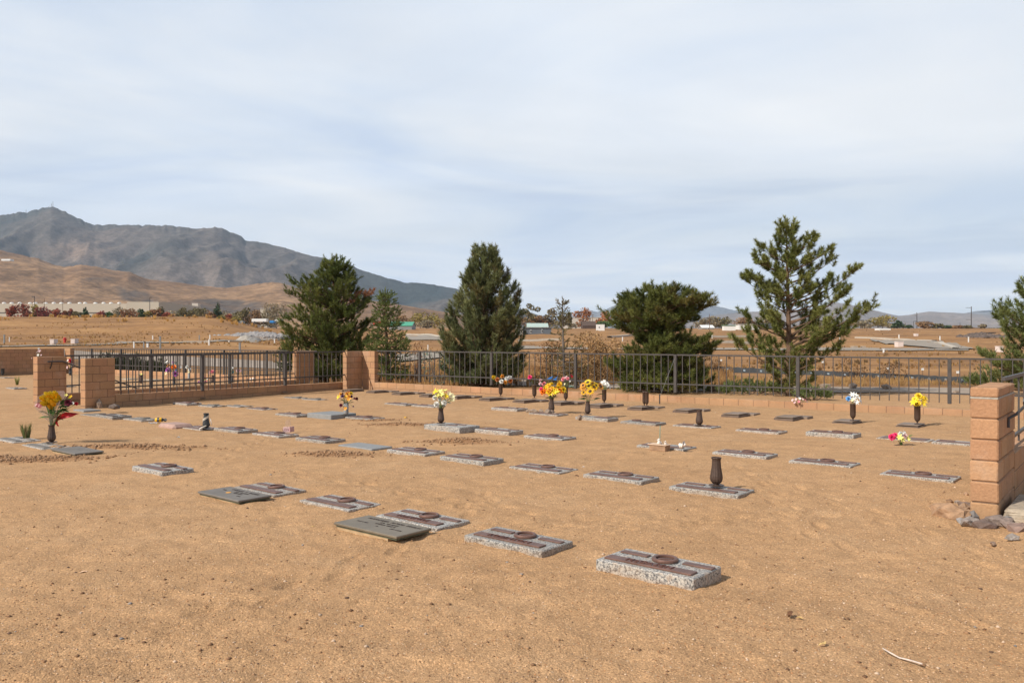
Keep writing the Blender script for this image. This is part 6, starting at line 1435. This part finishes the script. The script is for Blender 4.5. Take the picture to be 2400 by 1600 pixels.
# ribbon round the wrapped vase
c, d, h = VASE['Q']; mb = MB(); n = 26
p = [(math.cos(t * 7) * h * (.235 - .07 * t), math.sin(t * 7) * h * (.235 - .07 * t), h * (.12 + .74 * t)) for t in np.linspace(0, 1, n)]
for i in range(n - 1):
    a_, b_ = A(p[i]), A(p[i + 1]); w_ = A([0, 0, h * .16]); o2 = A([a_[0], a_[1], 0]) * .06
    mb.add([a_, b_, b_ + w_, a_ + w_, a_ + o2, b_ + o2, b_ + w_ + o2, a_ + w_ + o2], [(0, 1, 2, 3), (5, 4, 7, 6), (3, 2, 6, 7), (0, 4, 5, 1)])
mb.build('ribbon', simple('pale_foil', (.62, .58, .50), .3, .2, 30, 0, metal=.3), w0)
mb = MB(); mb.lathe([(.0, -.004), (.07, -.004), (.07, .004), (0, .004)], 20, capb=False, capt=False); q = mb.build('foil_disc', M['white'], w0, (h * .30, 0, h * .42)); q.rotation_euler = (0, R(80), 0)
tl = MB(); tl.tube([(-.0, -h * .2, h * .2), (-h * .25, -h * .25, h * .1), (-h * .42, -h * .2, .0)], [.012, .016, .01], 6); tl.build('ribbon_tail', simple('pale_foil_tail', (.62, .58, .50), .3), w0)
w0.rotation_euler = (0, 0, .4)
# bee ornament lying on its side
pb_ = G(376, 991); o = empty('bee_ornament', (*pb_[:2], .02), .15, 'yellow and black striped bee ornament lying beside the pinkish stone', 'ornament', OG)
k = .115
for i in range(4):
    mb = MB(); r0, r1 = (.28, .40, .42, .34, .16)[i:i + 2]; x0 = -.9 + i * .38
    mb.lathe([(r0 * k, x0 * k), ((r0 + r1) / 2 * k * 1.06, (x0 + .19) * k), (r1 * k, (x0 + .38) * k)], 16, capb=i == 0, capt=i == 3)
    q = mb.build('band', M['f_gold'] if i % 2 == 0 else M['plastic_black'], o, (0, 0, .42 * k), smooth=True); q.rotation_euler = (0, R(90), 0)
mb = MB(); mb.lathe([(0, -.3 * k), (.2 * k, -.24 * k), (.31 * k, 0), (.2 * k, .24 * k), (0, .3 * k)], 14, capb=False, capt=False); hd = mb.build('head', M['plastic_black'], o, (.82 * k, 0, .38 * k), smooth=True)
for sy in (-.16,): 
    mb = MB(); mb.lathe([(0, -.09 * k), (.12 * k, 0), (0, .09 * k)], 10, capb=False, capt=False); mb.build('eye', M['white'], hd, (.16 * k, sy * k, .05 * k))
mb = MB(); mb.petal((0, 0, 0), 2.2, .1, .8 * k, .5 * k, .1); mb.petal((0, 0, 0), 4.3, .1, .8 * k, .5 * k, .1); mb.build('wing', simple('pale_wing', (.55, .58, .6), .3), o, (.1 * k, -.2 * k, .5 * k))
tr_ = MB(); rr = np.random.default_rng(2)
for i in range(7): lump(tr_, (*(G(350 + i * 3.2, 992 + (i % 3))[:2] - pb_[:2]), .01), .02, rr)
tag(tr_.build('glass_pebbles', simple('glass_bits', (.5, .52, .54), .2, .4, 60), None, (*pb_[:2], .01)), 'few grey glass pebbles left of the bee ornament', 'pebbles', OG)
# pink sign
ps = G(675, 1016.5); o = empty('pink_sign', (*ps[:2], .03), R(12), 'small pink and white painted sign block with a clear jar on it', 'sign', OG)
sw = 15 / F * ps[1]; shh = 12.5 / F * ps[1]
mb = MB(); mb.box((-sw * .2, 0, shh / 2), (sw, .03, shh), 0, .003); pf = mb.build('front_panel', simple('pink_paint', (.74, .50, .47), .6, .06, 20), o)
link('lettering', text_mesh('LOVE', shh * .62, simple('pink_letters', (.42, .20, .24), .6), .002), pf, (-sw * .2, -.0165, shh * .5), None).rotation_euler = (R(90), 0, 0)
mb = MB(); mb.box((sw * .5, .05, shh * .5), (.03, .16, shh), R(-25), .003); mb.build('side_panel', simple('dusty_pink', (.55, .33, .31), .6, .06, 20), o)
mb = MB(); mb.lathe([(0, 0), (.05, 0), (.055, .06), (.04, .10), (.03, .12), (.035, .13)], 16, capb=False, capt=False); mb.build('jar', cel, o, (0, .03, shh))
# wooden box with white angels
bo = G(1558, 1058.5); o = empty('wooden_box', (*bo[:2], .0), MA, 'weathered wooden box sitting on a granite marker with a green wire', 'box', OG)
mb = MB(); mb.box((-.10, .02, .055), (.28, .16, .09), 0, .006); mb.build('box', M['wood'], o)
mb = MB(); mb.box((-.10, .02, .106), (.32, .19, .012), 0, .003); mb.build('lid', simple('pale_wood', (.62, .45, .32), .8, .2, 12), o)
dw = bo[1]; z0 = .13; mb = MB(); hz_ = zrow(998, dw); mb.tube([(-.10, .03, z0), (-.102, .03, z0 + .08), (-.10, .035, hz_)], .004, 6); mb.build('wire', M['f_teal'], o)
def angel(loc, label, sc):
    a = empty('angel_figure', loc, random.random() * 3, label, 'figurine', OG); st = simple('white_resin', (.74, .68, .62), .6, .1, 20)
    mb = MB(); mb.lathe([(0, 0), (.05, .0), (.055, .02), (.042, .05), (.030, .075), (.016, .088), (.012, .092)], 14, capb=False, capt=True); mb.lathe([(.008, .088), (.026, .098), (.031, .115), (.024, .134), (0, .142)], 12, capb=False, capt=False)
    mb.tube([(.03, 0, .07), (.055, -.03, .05), (.035, -.05, .04)], [.011, .009, .008], 6); mb.tube([(-.03, 0, .07), (-.055, -.03, .05), (-.03, -.05, .04)], [.011, .009, .008], 6)
    bd = mb.build('body', st, a, smooth=True)
    mb = MB(); mb.petal((0, .02, .06), .6, .6, .10, .06, .3); mb.petal((0, .02, .06), 2.5, .6, .10, .06, .3); mb.build('wings', st, a)
    for ch_ in a.children: ch_.scale = (sc, sc, sc)
    return a
fr = lambda x, y: bo[:2] + m1 * x + m2 * y
angel((*fr(-.10, .0), .113), 'small white angel figure sitting on the wooden box under the green wire', .62)
angel((*fr(-.01, .04), .113), 'tiny white figure at the right corner of the wooden box', .38)
an = angel((*fr(.22, .06), .105), 'white round-headed angel figure lying right of the wooden box', .75); an.rotation_euler = (R(75), 0, R(60))
# grass tuft at left edge
r = np.random.default_rng(4)
def blades(name, label, base, n, h, rad_, cols, cat, wd=.006, lean=.35, seed=1, group=None, kind=None):
    r = np.random.default_rng(seed); a = r.random(n) * 6.283; q = rad_ * np.sqrt(r.random(n)); P = np.stack([np.cos(a) * q, np.sin(a) * q, 0 * a], 1)
    D = np.stack([np.cos(a) * lean * r.random(n), np.sin(a) * lean * r.random(n), 1 + 0 * a], 1); hh = h * (.5 + .5 * r.random(n)); T_ = P + D * hh[:, None]
    Mi = P + D * hh[:, None] * .5 * A([.7, .7, 1.1]); sd = np.stack([-np.sin(a * 3), np.cos(a * 3), 0 * a], 1) * wd
    V = np.stack([P - sd, P + sd, Mi + sd * .8, T_, Mi - sd * .8], 1).reshape(-1, 3); f = np.arange(n * 5).reshape(-1, 5)
    c = np.repeat(A(cols)[r.integers(0, len(cols), n)], 5, 0)
    return tag(link(name, fast_mesh(name, V, f, M['grass'], c), None, base), label, cat, group, kind)
g0 = G(62, 1030); blades('grass_tuft', 'upright tuft of green and straw grass growing from the marker at the left edge', (*g0[:2], .02), 120, .30, .05, [(.12, .15, .05), (.14, .17, .06), (.36, .27, .12), (.07, .10, .03)], 'grass tuft', .006, .42, 4)
g0 = G(40, 903); blades('grass_tuft', 'small yellow-green tuft on the bare ground left of the handrail pillar', (*g0[:2], .02), 50, .38, .05, [(.30, .30, .08), (.16, .2, .06)], 'grass tuft', .008, .4, 5)
# rocks lying on graves and by the pillar
rockl = [(1252, 969, .10, 'round pale rock at the left end of the marker under the orange bouquet', 'rock'), (1268, 968, .085, 'small pale rock second from the left by the orange bouquet', 'rock'), (1284, 970.5, .11, 'pinkish flat rock in front of the orange urn', 'rock'), (1293, 970, .10, 'angular pink rock at the right of the stones by the orange urn', 'rock'), (1240, 966, .07, 'flat tan rock farthest left by the orange bouquet', 'rock'), (1360, 983, .09, 'flat pale stone in front of the sunflower marker', 'rock'), (1372, 978, .06, 'tan stone at the front edge of the sunflower marker', 'rock')]
for px, py, s, lab, m_ in rockl:
    b0 = G(px, py); mb = MB(); lump(mb, (0, 0, s * .45), s, np.random.default_rng(int(px * 3)), (1.2, .7, .75)); tag(mb.build('rock', simple('rock_tone', (.40, .29, .22), .9, .25, 16, .6, .01) if px % 2 else M['rock'], None, b0), lab, 'rock', 'stones set on the graves')
b0 = G(268, 968); mb = MB(); lump(mb, (0, 0, .10), .16, np.random.default_rng(3), (1.3, .7, .5)); tag(mb.build('rock', simple('dark_rock', (.12, .09, .075), .9, .3, 16, .6, .01), None, (*b0[:2], .05)), 'dark brown rock lying on the grey granite marker near the left pillar', 'rock', 'stones set on the graves')
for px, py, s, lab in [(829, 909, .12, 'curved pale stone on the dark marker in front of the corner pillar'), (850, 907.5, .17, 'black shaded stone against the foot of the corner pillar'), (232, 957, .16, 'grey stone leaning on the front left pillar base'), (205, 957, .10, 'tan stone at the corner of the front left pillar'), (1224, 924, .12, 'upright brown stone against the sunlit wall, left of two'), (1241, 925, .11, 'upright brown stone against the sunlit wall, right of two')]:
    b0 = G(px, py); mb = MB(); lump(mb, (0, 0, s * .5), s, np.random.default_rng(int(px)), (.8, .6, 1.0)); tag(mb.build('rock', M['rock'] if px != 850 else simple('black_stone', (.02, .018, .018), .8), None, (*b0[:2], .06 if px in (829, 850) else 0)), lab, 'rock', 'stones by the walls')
# rubble at the foot of the near right pillar
def zR(x, y): return 2060 + x / 3.732, 860 + y / 3.732
rub = [(630, 1325, .155, (1.25, .8, .62), 'biggest tan boulder left of the near right pillar', (.36, .22, .13)), (745, 1275, .075, (1, .8, .8), 'tan stone behind the biggest boulder', (.34, .22, .14)), (740, 1335, .06, (1, .8, .8), 'tan round stone between boulder and pillar', (.36, .23, .14)), (780, 1305, .06, (1, .8, .8), 'small tan stone touching the pillar', (.38, .25, .16)), (715, 1365, .05, (1.2, .8, .6), 'pale grey flat stone below the biggest boulder', (.36, .33, .31)), (795, 1385, .10, (1.3, .8, .55), 'grey speckled stone in front of the pillar, left', (.30, .25, .22)), (830, 1345, .075, (1, .8, .8), 'dark grey broken stone at the pillar corner', (.2, .18, .17)), (920, 1405, .095, (1.4, .7, .55), 'dark brown flat stone in front of the pillar, middle', (.17, .12, .10)), (1040, 1385, .11, (1.2, .8, .65), 'brown-grey stone in front of the pillar, right', (.25, .19, .16)), (1120, 1370, .08, (1.1, .8, .7), 'grey stone at the left end of the concrete slab', (.25, .23, .22)), (1150, 1410, .085, (1.3, .8, .5), 'mottled stone below the concrete slab', (.30, .22, .18)), (1230, 1430, .10, (1.4, .8, .5), 'reddish flat stone at the right edge of the picture', (.30, .20, .16)), (520, 1290, .06, (1.2, .8, .6), 'small grey stone left of the biggest boulder', (.33, .28, .25)), (555, 1315, .055, (1, .8, .7), 'small dark stone at the lower left of the biggest boulder', (.18, .12, .09)), (625, 1190, .06, (1.3, .8, .55), 'brown flat stone farther behind the boulder', (.27, .16, .09)), (690, 1195, .05, (1, .8, .6), 'grey pebble stone farther behind the boulder', (.3, .24, .2)), (765, 1130, .04, (1, .8, .9), 'little tan stone standing by the pillar left face', (.42, .26, .16)), (760, 1240, .085, (1.2, .7, .7), 'dark stone behind, close to the pillar left face', (.2, .14, .11)), (560, 1245, .045, (1.3, .8, .5), 'small tan stone upper left of the boulder', (.36, .22, .13)), (1165, 1505, .05, (1.2, .8, .6), 'lone grey stone below the pillar near the right edge', (.3, .26, .23)), (1000, 1545, .04, (1.4, .8, .5), 'lone flat brown stone at the lower right', (.3, .2, .14))]
for i, (x, y, s, sq, lab, c) in enumerate(rub):
    b0 = G(*zR(x, y)); mb = MB(); lump(mb, (0, 0, s * sq[2] * .55), s, np.random.default_rng(50 + i), sq)
    ob = mb.build('rock', simple('rubble_rock', c, .9, .4, 13, .9, .015), None, (*b0[:2], 0.0)); tag(ob, lab, 'rock', 'rubble at the near right pillar')
    bm = bmesh.new(); bm.from_mesh(ob.data); bmesh.ops.subdivide_edges(bm, edges=bm.edges[:], cuts=2, use_grid_fill=True)
    for v in bm.verts:
        n3 = float(vn(A([v.co.x * 16]), A([v.co.y * 16 + v.co.z * 21]), i)[0]) - .5; v.co += v.co.normalized() * n3 * s * .35
    bm.to_mesh(ob.data); bm.free()
# stick, dead leaves, stake with wire
def zS(x, y): return 1700 + x / 3.36, 1400 + y / 3.36
p = [G(*zS(x, y)) for x, y in [(1240, 415), (1290, 455), (1370, 480), (1450, 505), (1550, 550)]]
mb = MB(); mb.tube([q + A([0, 0, .012 + .008 * math.sin(i * 2)]) - p[0] for i, q in enumerate(p)], [.0035, .004, .004, .0045, .004], 7); o = mb.build('stick', simple('bleached_wood', (.62, .52, .45), .8, .2, 40, .5, .002), None, p[0]); tag(o, 'bleached slightly bent stick lying at the lower right', 'stick')
def leafobj(px, py, s, colr, label, tilt=.5, seed=0):
    r = random.Random(seed); b0 = G(px, py); mb = MB(); mb.petal((0, 0, 0), r.uniform(0, 6), tilt, s, s * .6, .9, .5, .5); mb.petal((0, 0, 0), r.uniform(0, 6), tilt, s * .7, s * .4, .9, .5, .5)
    tag(mb.build('dead_leaf', colr, None, (*b0[:2], .006), smooth=True), label, 'leaf', 'dead leaves and scraps')
dbr = simple('dead_leaf', (.14, .065, .03), .8, .3, 40); dyl = simple('straw_leaf', (.62, .42, .16), .7, .2, 30)
leafobj(*zS(500, 158), .055, dbr, 'dark curled dead leaf at the lower right', .9, 1); leafobj(*zS(560, 165), .04, dyl, 'straw coloured scrap touching the dark curled leaf', .4, 2); leafobj(*zS(780, 375), .05, dyl, 'pale straw leaf near the bottom right', .3, 3); leafobj(949, 980, .10, M['f_gold'], 'yellow petal lying left of the big pale block', .5, 4)
leafobj(738, 1234, .05, dyl, 'thin yellow leaf left of the big bronze slab', .1, 5); leafobj(575, 1178, .06, M['f_orange'], 'orange leaf under the edge of the grey bronze slab', .3, 6); leafobj(592, 1181, .07, dyl, 'straw leaf under the edge of the grey bronze slab', .2, 7); leafobj(1196, 1095, .06, dbr, 'brown scrap at the left end of the low marker in the second row', .5, 8); leafobj(1356, 1117, .06, dbr, 'brown scrap left of the marker with the dark raised ring', .5, 9); leafobj(203, 1341, .06, simple('pale_chip', (.66, .45, .30), .8), 'pale wood chip on the bare soil at the left', .1, 10)
leafobj(1370, 1095, .05, M['white'], 'tiny white scrap above the marker with the dark raised ring', .2, 11); leafobj(421, 1026, .07, simple('foil_scrap', (.55, .55, .52), .3), 'pale foil scrap on the soil below the wrapped vase', .5, 12)
b0 = G(1546, 947.5); o = empty('metal_stake', b0, 0, 'short dark stake with a wire running up to the fence post', 'stake'); mb = MB(); mb.box((0, 0, .13), (.03, .03, .30)); mb.build('stake', M['iron'], o)
pe = C0 + er * along(C0, er, 1580) + nr * .02; mb = MB(); mb.tube([(0, 0, .2), A([*(pe - b0[:2]), 1.22])], .004, 4); mb.build('wire', M['graystone'], o)

# ------------------------------------------------------------------ loose soil and pebbles
hl = ['crumbly heap of soil clods below the big pale granite block', 'clods of loose soil at the left side of the big pale granite block', 'crumbly heap of soil clods below the smooth blank grey slab', 'long ridge of loose soil right of the grey bronze slab at left', 'loose soil along the near edge of the left graves', 'scattered small clods by the dark ledger marker']
for i, (px, py, a_, b_, h_) in enumerate(HEAPS):
    r = np.random.default_rng(400 + i); c = G(px, py); mb = MB(); n = int(320 + 420 * a_ * b_ * 4)
    for k in range(n):
        q = r.normal(size=2) * A([a_ * .55, b_ * .55]); x, y = c[0] + q[0], c[1] + q[1]
        s = .006 + .026 * r.random() ** 3
        lump(mb, (q[0], q[1], gz_at(x, y) + s * .3), s, r, (1, .9, .75))
    tag(mb.build('soil_clods', M['clod'], None, (c[0], c[1], 0)), hl[i], 'soil', kind='stuff')
def scatter(name, label, n, seed, smin, smax, dmin, dmax, cols, mat, sq=.65, cat='gravel', wts=None):
    r = np.random.default_rng(seed); d = np.exp(r.uniform(math.log(dmin), math.log(dmax), n)); a = r.uniform(-.66, .66, n); x = d * a; y = d
    z = T(x, y) + ground_detail(x, y); s = smin + (smax - smin) * r.random(n) ** 3
    v, f = A([[1, 0, 0], [-1, 0, 0], [0, 1, 0], [0, -1, 0], [0, 0, 1], [0, 0, -1.]]), A([(0, 2, 4), (2, 1, 4), (1, 3, 4), (3, 0, 4), (2, 0, 5), (1, 2, 5), (3, 1, 5), (0, 3, 5)])
    k = .65 + .7 * r.random((n, 6, 1)); sc = s[:, None, None] * A([1, 1, sq])
    an = r.random(n) * 6.283; ca, sa = np.cos(an), np.sin(an); W = v[None] * k * sc
    X = W[..., 0] * ca[:, None] - W[..., 1] * sa[:, None] + x[:, None]; Y = W[..., 0] * sa[:, None] + W[..., 1] * ca[:, None] + y[:, None]; Z = W[..., 2] + (z + s * .15)[:, None]
    V = np.stack([X, Y, Z], -1).reshape(-1, 3); FF = (f[None] + (np.arange(n) * 6)[:, None, None]).reshape(-1, 3)
    C = np.repeat(A(cols)[r.choice(len(cols), n, p=wts)] * (.75 + .5 * r.random(n))[:, None], 6, 0)
    return tag(link(name, fast_mesh(name, V, FF, M[mat], C)), label, cat, kind='stuff')
scatter('fine_gravel', 'coarse sand grains strewn over the whole yard', 60000, 1, .002, .007, 3.6, 11, [(.46, .27, .14), (.56, .36, .21), (.33, .18, .09), (.22, .13, .08), (.64, .47, .33), (.45, .22, .10)], 'pebble')
scatter('pebbles', 'small pebbles and soil crumbs strewn over the yard', 3600, 2, .004, .017, 3.8, 24, [(.20, .11, .06), (.28, .16, .085), (.56, .41, .29), (.40, .24, .13), (.27, .24, .22), (.13, .08, .055)], 'pebble', wts=[.27, .25, .15, .24, .03, .06])
# dry grass and brush of the fields
def tufts(name, label, n, seed, region, h0, h1, cols, cat, per=7, wd=.05):
    r = np.random.default_rng(seed); P = region(r, n); P = P[np.isfinite(P[:, 0])]; n = len(P)
    hh = r.uniform(h0, h1, n); m = n * per; B = np.repeat(P, per, 0); H_ = np.repeat(hh, per) * (.5 + .6 * r.random(m)); a = r.random(m) * 6.283
    off = np.stack([np.cos(a), np.sin(a), 0 * a], 1); q = r.random(m)[:, None]
    b0 = B + off * q * np.repeat(hh, per)[:, None] * .35; tip = b0 + off * (.35 * H_ * r.random(m))[:, None] + A([0, 0, 1.]) * H_[:, None]
    sd = np.stack([-np.sin(a * 2.3), np.cos(a * 2.3) * .3, 0 * a], 1) * (wd * np.repeat(hh, per) * (.6 + .8 * r.random(m)))[:, None]
    V = np.stack([b0 - sd, b0 + sd, tip + sd * .35, tip - sd * .35], 1).reshape(-1, 3); f = np.arange(m * 4).reshape(-1, 4)
    C = np.repeat(np.repeat(A(cols)[r.integers(0, len(cols), n)], per, 0) * (.7 + .5 * r.random(m))[:, None], 4, 0)
    return tag(link(name, fast_mesh(name, V, f, M['grass'], C)), label, cat, kind='stuff')
def reg_px(x0, x1, d0, d1, clumpy=0.0):
    def g(r, n):
        d = np.exp(r.uniform(math.log(d0), math.log(d1), n)); px = r.uniform(x0, x1, n); x = (px - 1200) / F * d
        P = np.stack([x, d, T(x, d) + ground_detail(x, d) - .02], 1)
        if clumpy > 0: P = P[fbm(x * .09, d * .09, 7, 3) > clumpy]
        return P
    return g
straw = [(.40, .22, .075), (.36, .19, .065), (.46, .28, .11), (.30, .16, .06)]; rab = [(.50, .27, .07), (.44, .25, .08), (.38, .2, .07), (.55, .33, .11)]
tufts('rabbitbrush', 'band of orange-yellow brush along the crest of the left field', 420, 3, reg_px(-60, 640, 196, 219, .45), .35, .95, rab, 'brush', 18, .12)
tufts('dry_grass', 'low dry orange grass over the left field and bank', 2200, 4, reg_px(-80, 720, 98, 215, .5), .10, .35, straw, 'grass', 7, .2)
tufts('dry_grass', 'low dry orange grass over the right and middle fields', 2200, 5, reg_px(640, 2480, 48, 110, .52), .06, .22, straw, 'grass', 7, .16)
tufts('field_scrub', 'scattered low brown scrub dotting the right and middle fields', 1300, 15, reg_px(640, 2480, 46, 300, .48), .08, .30, [(.27, .16, .075), (.33, .20, .085), (.42, .26, .11), (.22, .14, .07)], 'scrub', 12, .28)
tufts('field_scrub', 'scattered low brown scrub dotting the left field', 700, 16, reg_px(-80, 700, 100, 214, .48), .10, .36, [(.30, .18, .08), (.36, .22, .09), (.44, .28, .11), (.27, .16, .08)], 'scrub', 12, .28)
tufts('dry_grass', 'straw grass between the track and the black silt fence', 900, 6, reg_px(1560, 2460, 31, 37, .45), .08, .26, [(.52, .33, .14), (.46, .28, .11), (.38, .22, .09)], 'grass', 12, .06)
tufts('dry_grass', 'brown dry grass under the pines behind the fence', 2600, 7, reg_px(720, 1720, 30.5, 50, .30), .12, .4, [(.34, .19, .08), (.28, .15, .065), (.42, .25, .10)], 'grass', 10, .06)
